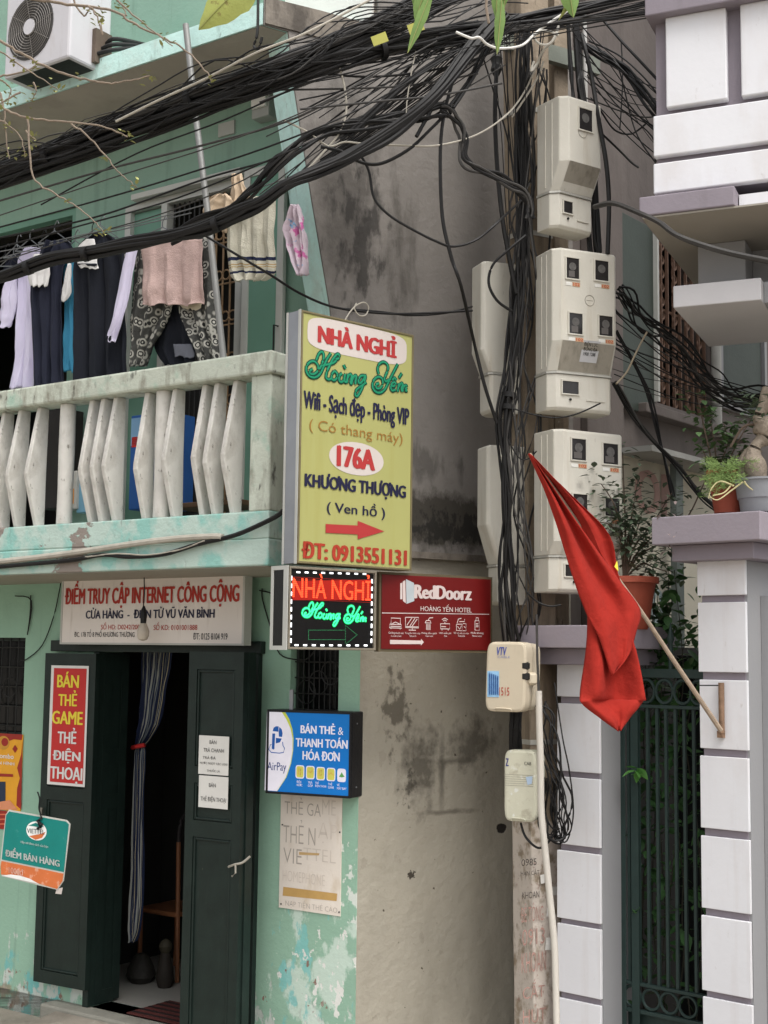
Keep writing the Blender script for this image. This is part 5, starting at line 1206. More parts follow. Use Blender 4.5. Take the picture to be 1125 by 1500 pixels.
# ================================================================ meter boxes
BOXM = MP('aged_cream_plastic', (202, 198, 187), rough=.45, var=.06, vs=5, bump=.08, layers=(
    dict(col=lin((158, 140, 112)), scale=(16, 16, 1.6), lo=.56, hi=.8, amt=.5), dict(col=lin((110, 100, 84)), scale=(40, 40, 14), lo=.68, hi=.76, amt=.5)))
BOXG = MP('grimy_box_slope', (150, 144, 132), rough=.5, var=.1, vs=10, bump=.1, layers=(dict(col=lin((110, 104, 92)), scale=(30, 30, 3), lo=.5, hi=.7, amt=.6),))
MGL = MP('meter_window', (46, 44, 44), rough=.12, bump=0, var=.3, vs=20)
ORS = MP('orange_sticker', (196, 158, 124), bump=0)
def loft(plan_of, zs):
    mb = MB(); rings = [[(x, y, z) for x, y in plan_of(yf)] for z, yf in zs]; k_ = len(rings[0])
    for r_ in rings: mb.v += r_
    for i in range(len(rings)-1):
        for j in range(k_): j2 = (j+1) % k_; mb.f.append((i*k_+j, i*k_+j2, (i+1)*k_+j2, (i+1)*k_+j))
    mb.f.append(tuple(range(k_-1, -1, -1))); mb.f.append(tuple((len(rings)-1)*k_+j for j in range(k_))); return mb
def meterbox(lab, fr, xr, ys, D, wins, ch=.035, slope=.05, labels=True, grime=False, band=True):
    yt, yk, ysm, yb_ = ys; xm = (fr.x0+xr)/2
    W_ = U(fr, xr, yk); zt_, zk_, zs_, zb_ = (Z(fr, xm, y) for y in ys)
    zs_ = Z(fr, xm, ysm, slope); zb_ = Z(fr, xm, yb_, slope)
    t = T('meter_box', lab, 'meter box', fr, (W_/2, D, zb_), 'electric meter boxes on the pole')
    plan = lambda yf: [(-ch, D), (-ch, yf+ch), (0, yf), (W_, yf), (W_+ch*.4, yf+ch*.4), (W_+ch*.4, D)]
    t.p('cover', loft(plan, [(zs_+.008, slope), (zk_, 0), (zt_-.01, 0), (zt_, .012)]), BOXM, bevel=.005)
    t.p('lower_compartment', loft(plan, [(zb_, slope+.015), (zb_+.015, slope+.002), (zs_-.004, slope+.002)]), BOXM, bevel=.004)
    if grime:
        t.p('grime_panel', MB().poly([(0.004, .0-.0015, zk_), (W_-.004, .0-.0015, zk_), (W_-.004, slope-.0015, zs_+.012), (.004, slope-.0015, zs_+.012)]), BOXG)
    if band: t.p('strap', loft(lambda yf: [(-ch-.004, D), (-ch-.004, yf+ch-.002), (-.001, yf-.006), (W_, yf-.006), (W_+ch*.4+.004, yf+ch*.4), (W_+ch*.4+.004, D)], [(zs_-.003, slope), (zs_+.007, slope)]), GAL)
    for rib in (.3, .6): t.p('rib', MB().box(-ch-.003, -ch, ch+(D-ch)*rib, ch+(D-ch)*rib+.006, zs_+.03, zt_-.02), BOXM)
    for (x0, y0, x1, y1) in wins:
        a_ = rect(fr, x0, y0, x1, y1, -.004)
        w_ = t.p('window_frame', frame_bars(a_[0], a_[1], a_[2], a_[3], -.007, -.0, .007), BOXM, bevel=.001)
        t.p('glass', MB().box(a_[0]+.006, a_[1]-.006, -.003, -.001, a_[2]+.006, a_[3]-.006), MGL, w_)
        mc = ((a_[0]+a_[1])/2, (a_[2]*.42+a_[3]*.58)); t.p('meter_dial', MB().cyl(mc, (a_[1]-a_[0])*.24, -.0036, -.0031, 14), MP('dusty_dial', (92, 90, 88), bump=0, var=.3, vs=60), w_)
        t.p('meter_face', MB().box(a_[0]+.02, a_[1]-.03, -.0036, -.0031, a_[2]+.015, a_[2]+.045), MP('meter_grey', (96, 92, 90), bump=0), w_) if rnd.random() < .6 else None
        if labels:
            t.p('label', MB().box(a_[0]+.005, a_[0]+(a_[1]-a_[0])*.45, -.002, -.0005, a_[2]-.028, a_[2]-.012), PAPER)
            t.p('label', MB().box(a_[0]+(a_[1]-a_[0])*.5, a_[1], -.002, -.0005, a_[2]-.030, a_[2]-.010), ORS)
            ptxt = textmb('102', a_[0]+(a_[1]-a_[0])*.54, a_[1]-.004, a_[2]-.027, a_[2]-.013, -.003, .01); t.p('lettering', ptxt, DARKRED)
    h_ = (zs_-zb_)
    if slope >= 0 and labels is not None:
        yy = slope-.0
        w2_ = t.p('terminal_window', frame_bars(W_*.08, W_*.42, zb_+h_*.42, zb_+h_*.82, yy-.006, yy+.001, .006), BOXM)
        t.p('slot', MB().box(W_*.08+.006, W_*.42-.006, yy-.001, yy+.0, zb_+h_*.42+.006, zb_+h_*.82-.006), MGL, w2_)
        t.p('screw', MB().cyl((W_*.25, zb_+h_*.3), .006, yy-.006, yy, 10), IRON)
        t.p('latch', MB().box(W_*.55, W_*.9, yy-.004, yy, zb_+h_*.3, zb_+h_*.34), BOXM)
    return t, W_, (zt_, zk_, zs_, zb_)
def bframe(x, y, d, deg): f_ = Frame(x, y, d, deg); f_.x0 = x; return f_
b1_ = bframe(834, 200, 6.40, 34)
t, W_, zz = meterbox('top electric meter box on the pole, with one window and a grimy slope', b1_, 880, (146, 241, 291, 342), .2, [(847, 158, 869, 193)], labels=False, grime=True, slope=.07)
t.p('emblem', MB().ring((W_*.42, -.001, zz[1]+.16), .028, .0015, 20, 4), BOXG)
b2_ = bframe(823, 480, 6.40, 22)
t, W_, zz = meterbox('middle electric meter box with four windows and white sticker, second from top', b2_, 901, (367, 502, 550, 604), .2, [(828, 376, 850, 410), (870, 380, 893, 413), (832, 457, 855, 491), (876, 461, 899, 494)], slope=.05, grime=True)
t.p('emblem', MB().ring((W_*.52, -.001, (zz[0]+zz[1])/2-.02), .026, .0015, 20, 4).box(W_*.52-.018, W_*.52+.018, -.0015, 0, (zz[0]+zz[1])/2-.021, (zz[0]+zz[1])/2-.019), BOXG)
sk_ = MB().poly([(W_*.4, -.004, zz[1]+.01), (W_*.72, -.004, zz[1]+.01), (W_*.70, .03, zz[1]-.09), (W_*.38, .03, zz[1]-.09)]); t.p('sticker', sk_, MP('grey_white_sticker', (186, 186, 188), bump=0))
lx = textmb('ĐIỆN LỰC\nĐỐNG ĐA\n1900 1288', W_*.42, W_*.68, zz[1]-.06, zz[1]+.005, 0, .015); lx.v = [(v[0], -.006+(zz[1]+.01-v[2])*.34, v[2]) for v in lx.v]; t.p('lettering', lx, BLK)
b3_ = bframe(826, 740, 6.42, 28)
meterbox('lowest electric meter box with four windows, half hidden by the red flag', b3_, 911, (632, 795, 818, 869), .2, [(836, 641, 860, 676), (882, 648, 907, 682), (838, 722, 862, 753), (885, 728, 909, 758)], slope=.04)
l1_ = bframe(691, 480, 6.80, -70)
meterbox('upper meter box mounted on the left side of the pole, seen edge on', l1_, 704, (387, 515, 556, 611), .21, [], slope=.045, labels=None)
l2_ = bframe(699, 760, 6.80, -70)
meterbox('lower meter box mounted on the left side of the pole, above the cream junction box', l2_, 712, (654, 770, 832, 887), .21, [], slope=.06, labels=None)
# ---- rounded plastic junction boxes
def jbox(lab, fr, x0, y0, x1, y1, D, mat, tilt, side):
    a_ = rect(fr, x0, y0, x1, y1, 0); cu, cz = (a_[0]+a_[1])/2, (a_[2]+a_[3])/2; ru, rz = (a_[1]-a_[0])/2, (a_[3]-a_[2])/2
    t = T('junction_box', lab, 'junction box', fr, (cu, D, a_[2]), 'junction boxes on the pole'); pts = []
    for i in range(40):
        g = 2*math.pi*i/40; c_, s_ = math.cos(g), math.sin(g); pts.append((cu+ru*math.copysign(abs(c_)**.28, c_)-tilt*rz*s_*0, cz+rz*math.copysign(abs(s_)**.28, s_)))
    pts = [(x+tilt*(z-cz), z) for x, z in pts]
    t.p('lid', MB().prism(pts, 'y', 0, D*.5), mat, bevel=.012)
    t.p('base', MB().prism([(cu+(x-cu)*.97, cz+(z-cz)*.97) for x, z in pts], 'y', D*.52, D), side, bevel=.006)
    t.p('port', MB().lathe((cu+ru*.98, D*.35, cz-rz*.05), [(.02, -.03), (.035, -.02), (.035, .02), (.02, .03)], 16), side, bevel=.003)
    t.p('lip', MB().tube(spline([(cu-ru*.5, -.002, a_[2]+.004), (cu-ru*.45, -.004, a_[2]+.016), (cu+ru*.25, -.004, a_[2]+.014), (cu+ru*.3, -.002, a_[2]+.004)], 3), .004, 5), mat)
    return t, (cu, cz, ru, rz)
j1 = Frame(711, 990, 6.44, -28)
CRM = MP('cream_plastic', (204, 192, 170), rough=.4, var=.04, vs=6, bump=.04, layers=(dict(col=lin((166, 150, 124)), scale=(12, 12, 3), lo=.6, hi=.8, amt=.4),))
CRM2 = MP('yellowed_old_plastic', (204, 202, 182), rough=.45, var=.08, vs=7, bump=.1, layers=(dict(col=lin((168, 160, 140)), scale=18, lo=.56, hi=.66, amt=.6), dict(col=lin((226, 228, 226)), scale=26, lo=.6, hi=.68, amt=.6)))
t, g_ = jbox('cream VTV junction box with blue sticker and red number 1515', j1, 711, 940, 770, 1043, .19, CRM, .03, CRM)
ptext(t, 'VTV', 728, 948, 742, 960, -.002, MP('blue_logo_print', (70, 84, 160), bump=0), bold=.05, shear=.2)
ptext(t, 'CABLE', 729, 961, 747, 964, -.002, MP('pale_blue_print', (130, 136, 176), bump=0), bold=.0)
a_ = rect(j1, 714, 983, 731, 1021, -.001); t.p('sticker', MB().box(a_[0], a_[1], -.002, -.0008, a_[2], a_[3]), MP('sky_blue_sticker', (150, 196, 232), bump=0, var=.1, vs=60))
for i in range(5): ptext(t, '0948 226', 716+i*3, 985+i*1.2, 718+i*3, 1018, -.0032, MP('blue_print', (40, 96, 170), bump=0), bold=.06)
ptext(t, '1515', 731, 1007, 746, 1019, -.002, DARKRED, bold=.005)
for dz in (.32, .02): t.p('connector', MB().lathe((g_[0]+g_[2]*.9, .02, g_[1]+g_[3]*dz), [(.012, -.018), (.022, -.012), (.022, .012), (.012, .018)], 12), IRON)
j2 = Frame(738, 1150, 6.5, -22)
t, g_ = jbox('old yellowed junction box below the VTV one, scarred by peeled stickers', j2, 738, 1099, 786, 1204, .16, CRM2, .0, MP('grey_green_plastic', (150, 154, 138), var=.1, vs=8))
ptext(t, 'CAB', 768, 1116, 778, 1121, -.002, IRON, bold=0); ptext(t, 'Z', 741, 1111, 745, 1122, -.002, MP('violet_print', (70, 70, 130), bump=0), bold=.06)
for i in range(6): t.p('groove', MB().box(g_[0]-g_[2]*.94, g_[0]+g_[2]*.8, -.0008, .0, g_[1]+.01*i, g_[1]+.01*i+.0015), BOXG)
t.p('peeled_sticker', MB().poly([j2.uv(x, y, -.002) for x, y in ((770, 1138), (780, 1137), (779, 1148), (773, 1150))]), MP('pale_blue_sticker', (180, 200, 222), bump=0))
solo('conduit', 'white plastic conduit running down the pole past the junction boxes', 'pipe', MB().tube(spline([at(x, y, 6.38) for x, y in ((789, 1012), (790, 1060), (792, 1120), (793, 1190), (799, 1250), (805, 1310), (812, 1380), (814, 1440), (816, 1520)) ], 5), .0155, 10), MP('offwhite_pvc', (206, 200, 190), var=.06, bump=.05))
solo('cable', 'grey wire entering the top of the white conduit', 'cable', MB().tube([at(786, 900, 6.42), at(787, 960, 6.4), at(789, 1012, 6.38)], .006, 6), CABLEG)
# ================================================================ cables
def dx(x):
    K = ((-200, 6.9), (0, 6.55), (400, 5.85), (640, 6.05), (800, 6.35), (1125, 6.6), (1400, 6.8))
    for (a_, p), (b_, q_) in zip(K, K[1:]):
        if x <= b_: return p+(q_-p)*(x-a_)/(b_-a_)
    return 6.8
def P3(pts, dd=0.): return [at(p[0], p[1], p[2] if len(p) > 2 else dx(p[0])+dd) for p in pts]
def cable(lab, pts, r_=.007, mat=None, dd=0., name='cable', n=6, cat='cable', group=None):
    c_ = spline(P3(pts, dd), n); return solo(name, lab, cat, MB().tube(c_, r_, 6), mat or CABLE, WORLD, org=tuple(c_[0]), group=group)
def bundle(name, lab, pts, n_, spread, rr, mats=None, ties=(), wob=.5, dd=0., seed=1, flat=1.0):
    r_ = random.Random(seed); c_ = spline(P3(pts, dd), 5); m_ = len(c_); t = T(name, lab, 'cable bundle', WORLD, tuple(c_[0]))
    mats = mats or [CABLE]*9+[CABLEG]
    for k_ in range(n_):
        g = r_.uniform(0, 6.28); q_ = math.sqrt(r_.random())*spread; ph = r_.uniform(0, 50); mb = []
        for i, p in enumerate(c_):
            td = (c_[min(i+1, m_-1)]-c_[max(i-1, 0)]).normalized(); sd_ = td.cross(Vector((0, 1, 0))); sd_ = sd_.normalized() if sd_.length > .1 else Vector((1, 0, 0))
            w1_ = noise.noise(Vector((i*.16, ph, 0)))*spread*wob*1.6; w2_ = noise.noise(Vector((i*.16, ph, 9)))*spread*wob*1.6
            mb.append(p+sd_*(math.cos(g)*q_+w1_)+Vector((0, 1, 0))*(math.sin(g)*q_*.6+w2_*.5))
        t.p('cable', MB().tube(mb, r_.uniform(*rr), 6), r_.choice(mats))
    for f_ in ties:
        i = int(f_*(m_-1)); p = c_[i]; td = (c_[min(i+1, m_-1)]-c_[max(i-1, 0)]).normalized()
        t.p('tie', MB().tube([p-td*.012, p+td*.012], spread*1.02, 10), CABLE)
    return t
mixm = [CABLE]*12+[CABLEG]*3
bundle('cable_bundle', 'thick upper bundle of black cables sweeping from the left edge up to the pole top', ((-60, 270), (0, 255), (90, 222), (186, 183), (280, 147), (373, 115), (450, 86), (530, 52), (600, 18), (700, -35)), 28, .054, (.004, .011), mixm, (.2, .45), seed=2, wob=.22)
bundle('cable_bundle', 'upper bundle branch of black cables running flat past the pole top to the right', ((-60, 284), (100, 228), (240, 178), (373, 128), (470, 95), (560, 72), (640, 52), (720, 38), (800, 24), (900, 4), (1000, -26)), 22, .048, (.0035, .009), [CABLE]*10+[CABLEG]*4, (.5,), seed=3, wob=.5)
bundle('cable_bundle', 'thick lower bundle of black cables drooping across the laundry', ((-60, 425), (0, 408), (70, 383), (140, 370), (209, 356), (270, 343), (328, 325), (375, 302), (420, 272), (470, 250), (520, 226), (580, 192), (640, 140), (700, 62), (740, 20)), 10, .034, (.008, .013), [CABLE]*10, (.12, .2, .42), seed=4, wob=.35, dd=-.1)
bundle('cable_bundle', 'loose bundle of cables fanning over the balcony towards the wall hook', ((250, 352), (320, 318), (372, 278), (410, 235), (440, 210), (480, 192), (540, 182), (600, 175), (645, 162), (660, 166)), 7, .026, (.005, .009), None, (), seed=5, wob=1.2)
bundle('cable_bundle', 'grey looped cables bending down from the wall to the pole', ((645, 163), (662, 172), (676, 192), (678, 225), (690, 243), (715, 258), (745, 273), (768, 290), (775, 320)), 5, .024, (.006, .009), [CABLEG, CABLE], (), seed=6, wob=1.0)
bundle('cable_bundle', 'heavy bundle of black cables strapped down the front of the pole', ((772, 40, 6.62), (768, 130, 6.62), (770, 250, 6.6), (766, 350, 6.58), (758, 450, 6.56), (747, 560, 6.54), (741, 650, 6.54), (740, 760, 6.54), (745, 860, 6.56), (752, 950, 6.6), (755, 1000, 6.66)), 15, .036, (.004, .009), [CABLE]*9+[CABLEG]*2, (.52, .545), seed=7, wob=.9)
bundle('cable_bundle', 'thin stray cables wandering down the pole between the meter boxes', ((790, 100, 6.62), (778, 200, 6.62), (774, 320, 6.6), (778, 440, 6.58), (772, 560, 6.58), (766, 680, 6.58), (768, 800, 6.58), (764, 900, 6.6), (770, 960, 6.64)), 9, .05, (.003, .0055), [CABLE]*4+[CABLEG]*3, (), seed=8, wob=1.8)
bundle('cable_bundle', 'taped black cable trunk between the two junction boxes', ((757, 1035, 6.64), (756, 1065, 6.62), (755, 1110, 6.66)), 7, .03, (.012, .016), [CABLE], (), seed=9, wob=.2)
bundle('cable_bundle', 'thick dark cables rising behind the top meter box', ((838, 20, 6.8), (842, 90, 6.75), (846, 140, 6.7), (858, 200, 6.66), (868, 320, 6.66), (872, 370, 6.66)), 7, .035, (.007, .012), [CABLE], (), seed=10, wob=.3)
bundle('cable_bundle', 'spray of dark cables crossing the alley window towards the right pillar', ((903, 425, 6.75), (925, 452, 6.8), (955, 480, 6.85), (990, 505, 6.9), (1030, 550, 6.9), (1070, 582, 6.9), (1130, 590, 6.8), (1180, 585, 6.7)), 12, .05, (.003, .0065), [CABLE]*5+[CABLEG], (), seed=11, wob=.9)
bundle('cable_bundle', 'pair of dark cables swooping from the middle meter box down to the pots', ((900, 560, 6.6), (925, 605, 6.7), (955, 645, 6.75), (990, 680, 6.8), (1020, 718, 6.8), (1042, 740, 6.75), (1062, 752, 6.7)), 4, .014, (.004, .007), None, (), seed=12, wob=.6)
bundle('cable_bundle', 'dark cables falling past the alley window to a connector', ((903, 485, 6.7), (925, 525, 6.8), (950, 575, 6.85), (966, 640, 6.85), (980, 700, 6.8), (986, 728, 6.8)), 3, .012, (.004, .0065), None, (), seed=13, wob=.6)
bundle('cable_bundle', 'tangle of old cables from the pole top down to the right-hand balcony', ((855, 66, 6.8), (885, 82, 6.75), (915, 102, 6.7), (938, 132, 6.6), (962, 166, 6.5), (985, 190, 6.6)), 7, .02, (.005, .010), None, (), seed=14, wob=1.0)
bundle('cable_bundle', 'coil of slack black wires hanging beside the lower junction box', ((790, 1030, 6.5), (800, 1060, 6.46), (812, 1110, 6.44), (822, 1160, 6.42), (828, 1200, 6.42), (820, 1228, 6.42), (806, 1222, 6.44), (800, 1190, 6.46), (806, 1140, 6.46)), 10, .03, (.003, .0055), None, (), seed=15, wob=1.5)
bundle('cable_bundle', 'loose stray wires riding on top of the upper black bundle', ((-60, 262), (0, 246), (90, 214), (186, 176), (280, 140), (373, 108), (450, 80), (530, 48), (640, 20), (760, -20)), 14, .085, (.002, .004), [CABLE, CABLE, CABLEG], (), seed=21, wob=.9, dd=-.08)
def pick(r_, P):
    i = r_.randrange(len(P)-1); f = r_.random(); return (P[i][0]+(P[i+1][0]-P[i][0])*f+r_.gauss(0, 4), P[i][1]+(P[i+1][1]-P[i][1])*f+r_.gauss(0, 4))
def tangle(lab, L_, R__, n_, seed, sag=18, rr=(.0018, .0042), d=(6.0, 6.5)):
    r_ = random.Random(seed); a0 = L_[0]; t = T('wire_tangle', lab, 'wire tangle', WORLD, tuple(at(a0[0], a0[1], 6.2)))
    for _ in range(n_):
        p = pick(r_, L_); q = pick(r_, R__); s_ = r_.uniform(-.2, 1)*sag; da, db = r_.uniform(*d), r_.uniform(*d)
        pts = []
        for i in range(5):
            f_ = i/4; pts.append(at(p[0]+(q[0]-p[0])*f_+r_.gauss(0, 1), p[1]+(q[1]-p[1])*f_+s_*math.sin(math.pi*f_)+r_.gauss(0, 1.2), da+(db-da)*f_))
        t.p('wire', MB().tube(spline(pts, 6), r_.uniform(*rr), 5), r_.choice([CABLE]*5+[CABLEG]))
tangle('dense web of thin wires between the teal fin and the pole top', ((375, 302), (420, 272), (470, 240), (500, 205), (400, 115)), ((640, 55), (720, 42), (790, 30)), 34, 31)
tangle('web of thin wires running flat across the top edge over the grey wall', ((373, 125), (450, 92), (530, 70), (600, 50)), ((960, -8), (1010, 10), (1060, 0)), 20, 32, sag=10)
tangle('thin wires dropping from the pole top around the upper pole', ((715, 40), (760, 36), (800, 30)), ((745, 330), (760, 400), (775, 470)), 11, 33, sag=6, d=(6.45, 6.6))
tangle('web of thin wires between pole top and white balcony', ((835, 15), (852, 80), (862, 150)), ((975, 120), (980, 180), (985, 250)), 14, 34, d=(6.6, 6.85))
tangle('thin wires crossing in front of the middle and lower meter boxes', ((755, 380), (745, 600), (742, 750)), ((905, 560), (760, 700), (770, 860)), 7, 35, d=(6.2, 6.34), sag=30)
tangle('fine dark wires trailing over the alley window', ((892, 425), (896, 500), (896, 560)), ((1090, 585), (1130, 592), (1160, 590)), 12, 36, d=(6.6, 6.9), sag=30)
# singles, each with what tells it apart
cable('long cable dropping down the grey wall right of the yellow sign', ((675, 75), (660, 130), (650, 170), (645, 224), (648, 317), (662, 380), (675, 418), (694, 500, 6.4), (710, 565, 6.45), (728, 620, 6.5)), .0085)
cable('long sagging cable looping low across the grey wall between wire cluster and pole', ((525, 222), (540, 250), (548, 290), (570, 315), (604, 336), (640, 354), (665, 361), (700, 350), (735, 320), (765, 292, 6.5)), .006)
cable('slack cable hanging in a shallow curve below the wall hook', ((470, 215), (500, 222), (530, 238), (560, 239), (600, 218), (630, 190), (655, 165)), .008)
cable('thick grey cable crossing in front of the white house from the top meter box', ((871, 303, 6.2), (899, 298, 6.0), (936, 312, 5.8), (966, 326, 5.7), (996, 347, 5.6), (1059, 368, 5.5), (1130, 383, 5.4), (1200, 396, 5.3)), .0125, CABLEG)
cable('black cable running down the right edge of the meter boxes', ((852, 50, 6.6), (866, 110, 6.55), (876, 170, 6.5), (888, 240, 6.5), (892, 300, 6.5), (890, 372, 6.5)), .011)
cable('dark cable from the top of the pole down to the left meter box', ((728, 95, 6.55), (725, 160, 6.5), (728, 240, 6.5), (736, 320, 6.5), (748, 390, 6.52), (756, 430, 6.54)), .011)
cable('cable crossing behind the top of the yellow sign to the left meter box', ((300, 345, 6.1), (345, 372, 6.1), (395, 402, 6.15), (440, 430, 6.3), (490, 450, 6.4), (560, 459, 6.5), (620, 459, 6.6), (692, 455, 6.7)), .006)
cable('second cable from behind the yellow sign, sagging a little lower', ((500, 452, 6.42), (560, 457, 6.52), (600, 462, 6.6), (650, 459, 6.68), (692, 449, 6.74)), .005)
cable('black loop curling over the top of the left meter box', ((770, 345, 6.45), (745, 366, 6.42), (722, 388, 6.4), (716, 415, 6.4), (728, 440, 6.42), (750, 456, 6.46)), .007)
cable('pale cream cable strung across the wall from the fin to the pole top', ((415, 176), (450, 193), (481, 214), (505, 208), (537, 211), (590, 213), (641, 213), (697, 198), (740, 170), (765, 140, 6.5), (783, 104, 6.5), (800, 67, 6.5)), .0045, CABLEW)
cable('pale cable bending down the grey wall above the fin', ((498, 100), (505, 130), (507, 165), (497, 195), (478, 218), (458, 240), (430, 268), (400, 290)), .0048, CABLEW)
cable('short white cord hanging from the upper cables against the grey wall', ((609, 75), (602, 110), (596, 150), (595, 185)), .003, CABLEW)
cable('bright white cable end curling beside the pole top', ((668, 47, 5.9), (690, 56, 5.9), (702, 55, 5.9), (715, 66, 5.95), (735, 71, 6.0), (765, 66, 6.1), (785, 48, 6.2), (810, 30, 6.2), (832, 16, 6.2)), .006, MP('bright_white_cable', (222, 220, 214), bump=0))
cable('white cable coiled in a ring at the pole top', ((818, 52, 6.2), (805, 46, 6.2), (790, 46, 6.2), (783, 55, 6.2), (790, 64, 6.2), (803, 65, 6.2), (812, 55, 6.2), (818, 38, 6.2), (812, 58, 6.2), (795, 75, 6.25), (787, 92, 6.3), (778, 104, 6.3), (782, 90, 6.3)), .0055, MP('offwhite_cable', (198, 194, 184), bump=0))
cable('old cream cable wandering down from the pole top', ((796, 90, 6.5), (790, 108, 6.5), (778, 130, 6.5), (765, 150, 6.5), (750, 172, 6.5)), .005, CABLEW)
cable('long pale cable lying above the upper bundle from the laundry side', ((170, 178), (230, 148), (300, 116), (374, 78), (440, 52), (500, 22), (560, -10)), .0055, CABLEW, dd=-.2)
cable('cable leaving the pole low and looping under the old junction box', ((763, 1206, 6.5), (770, 1226, 6.45), (788, 1242, 6.42), (803, 1234, 6.42), (815, 1215, 6.42)), .006)
cable('twisted tan wire hanging off the middle meter box', ((903, 562, 6.4), (918, 545, 6.45), (930, 520, 6.45), (940, 500, 6.5), (948, 486, 6.5)), .0045, MP('tan_wire', (150, 138, 118), bump=0))
cable('thin wire looping from the lower meter box to the flag side', ((772, 868, 6.5), (788, 882, 6.42), (806, 888, 6.42), (822, 886, 6.42)), .0045)
cable('thin wire hanging loose against the white gate pillar', ((812, 1000, 6.4), (824, 1080, 6.36), (834, 1130, 6.36), (840, 1190, 6.38), (830, 1232, 6.4), (812, 1228, 6.42)), .0035)
cable('cable from the pole top running to a bracket on the alley wall', ((884, 198, 6.9), (905, 218, 7.0), (925, 238, 7.2), (935, 245, 7.3)), .006)
cable('thin cable slanting from the pole top past the white balcony', ((877, 22, 6.8), (910, 60, 6.7), (940, 92, 6.6), (968, 122, 6.5)), .008)
# thin wires stretched over the balcony; many that nothing tells apart
TH = [((-20, 300), (150, 250), (300, 212), (440, 170), (560, 100)), ((-20, 322), (160, 262), (330, 208), (470, 152), (640, 60)), ((-20, 338), (120, 300), (250, 262), (420, 205), (560, 142), (760, 20)),
      ((-20, 352), (140, 318), (300, 262), (440, 218), (620, 120)), ((-20, 368), (120, 330), (260, 290), (400, 232), (470, 200)), ((-20, 390), (100, 352), (240, 312), (360, 262), (430, 212)),
      ((60, 300), (200, 225), (330, 175), (450, 120)), ((-20, 240), (160, 205), (330, 150), (450, 118), (600, 60)), ((380, 150), (470, 115), (560, 82), (700, 30)), ((390, 200), (470, 160), (560, 112), (690, 68), (760, 62)),
      ((420, 100), (520, 112), (600, 108), (680, 92), (736, 70)), ((440, 160), (560, 148), (640, 140), (735, 122)), ((380, 285), (450, 232), (530, 180), (620, 120), (700, 62)), ((400, 295), (470, 240), (580, 165), (660, 85), (720, 40)),
      ((420, 260), (490, 190), (560, 120), (640, 50), (690, 10)), ((380, 132), (500, 130), (600, 125), (700, 108)), ((560, 190), (620, 165), (690, 125), (740, 95))]
TL = ['highest of the thin wires leaving the left edge, rising to the ledge corner', 'thin wire from the left edge rising over the window to the pole top leaves', 'thin wire from the left edge to the far upper right of the tangle', 'thin wire from the left edge passing just above the grey window frame', 'thin wire from the left edge dipping before it meets the fin', 'lowest thin wire from the left edge, just above the laundry', 'short thin wire starting over the dark balcony doorway', 'thin wire hidden along the underside of the upper bundle', 'thin wire from the small wall meter rising to the right', 'thin wire from fin to pole top, with a flat right end', 'thin nearly level wire high on the grey wall', 'thin nearly level wire low on the grey wall', 'thin wire climbing from the striped towel to the pole top', 'thin wire climbing steeply from the striped towel', 'thin steep wire crossing the fin towards the top edge', 'thin level wire from the small wall meter onto the grey wall', 'short thin wire reaching the pole from the cable junction']
for k_, w_ in enumerate(TH):
    cable(TL[k_], w_, rnd.uniform(.0025, .0055), rnd.choice([CABLE, CABLE, CABLEG]), dd=rnd.uniform(-.15, .25), name='wire', cat='wire', group='thin wires of the overhead tangle')
TH2 = [((610, 200, 6.0), (650, 130, 6.1), (690, 75, 6.2), (720, 45, 6.2)), ((655, 160, 6.1), (685, 120, 6.2), (705, 80, 6.3), (718, 62, 6.3)), ((664, 158, 6.1), (694, 112, 6.2), (716, 70, 6.3)), ((500, 205), (580, 130), (655, 78), (680, 70)), ((512, 200), (600, 120), (660, 80), (690, 60))]
for w_, l_ in zip(TH2, ('thick wire climbing from the cable junction, leftmost of three', 'thick wire climbing beside the pole from the junction, middle of three', 'thick wire climbing from the junction, nearest the pole', 'long thick wire rising across the grey wall from the fin', 'long thick wire rising just below its twin across the grey wall')): cable(l_, w_, rnd.uniform(.008, .011), name='wire', cat='wire', group='thick wires climbing to the pole top')
TH3 = [((700, 60, 6.4), (722, 130, 6.5), (745, 210, 6.52), (758, 300, 6.5)), ((880, 162, 6.6), (900, 190, 6.7), (925, 196, 6.8), (950, 178, 6.8)), ((858, 90, 6.8), (900, 150, 6.8), (955, 200, 6.6), (960, 240, 6.6)), ((884, 75, 6.8), (906, 100, 6.8), (930, 190, 6.8), (960, 238, 6.6)), ((862, 60, 6.8), (905, 80, 6.8), (940, 110, 6.7), (965, 140, 6.6)), ((910, 60, 7.0), (912, 120, 7.0), (908, 190, 7.0))]
for w_, l_ in zip(TH3, ('thin wire slanting across the front of the pole top', 'thin wire sagging right of the top meter box', 'thin wire dropping from pole top to the white balcony band', 'thin wire falling steeply to the lower white balcony band', 'thin wire rising along the alley wall to the balcony coping', 'thin vertical wire against the alley wall')): cable(l_, w_, rnd.uniform(.003, .005), name='wire', cat='wire', group='stray wires by the pole')
for x, y, lab in ((556, 57, 'yellow tag wrapped on the upper cables, nearer the building'), (609, 40, 'yellow tag wrapped on the upper cables, nearer the pole')):
    p = at(x, y, 5.78); q_ = at(x+22, y-7, 5.78)-p; e = q_.normalized(); up = Vector((-e.z, 0, e.x))
    mbt = MB().poly([p-q_*.5-up*.025, p+q_*.5-up*.022, p+q_*.5+up*.024, p-q_*.5+up*.02]); solo('cable_tag', lab, 'tag', mbt, MP('yellow_tag', (166, 164, 84), bump=0), solid=.003)
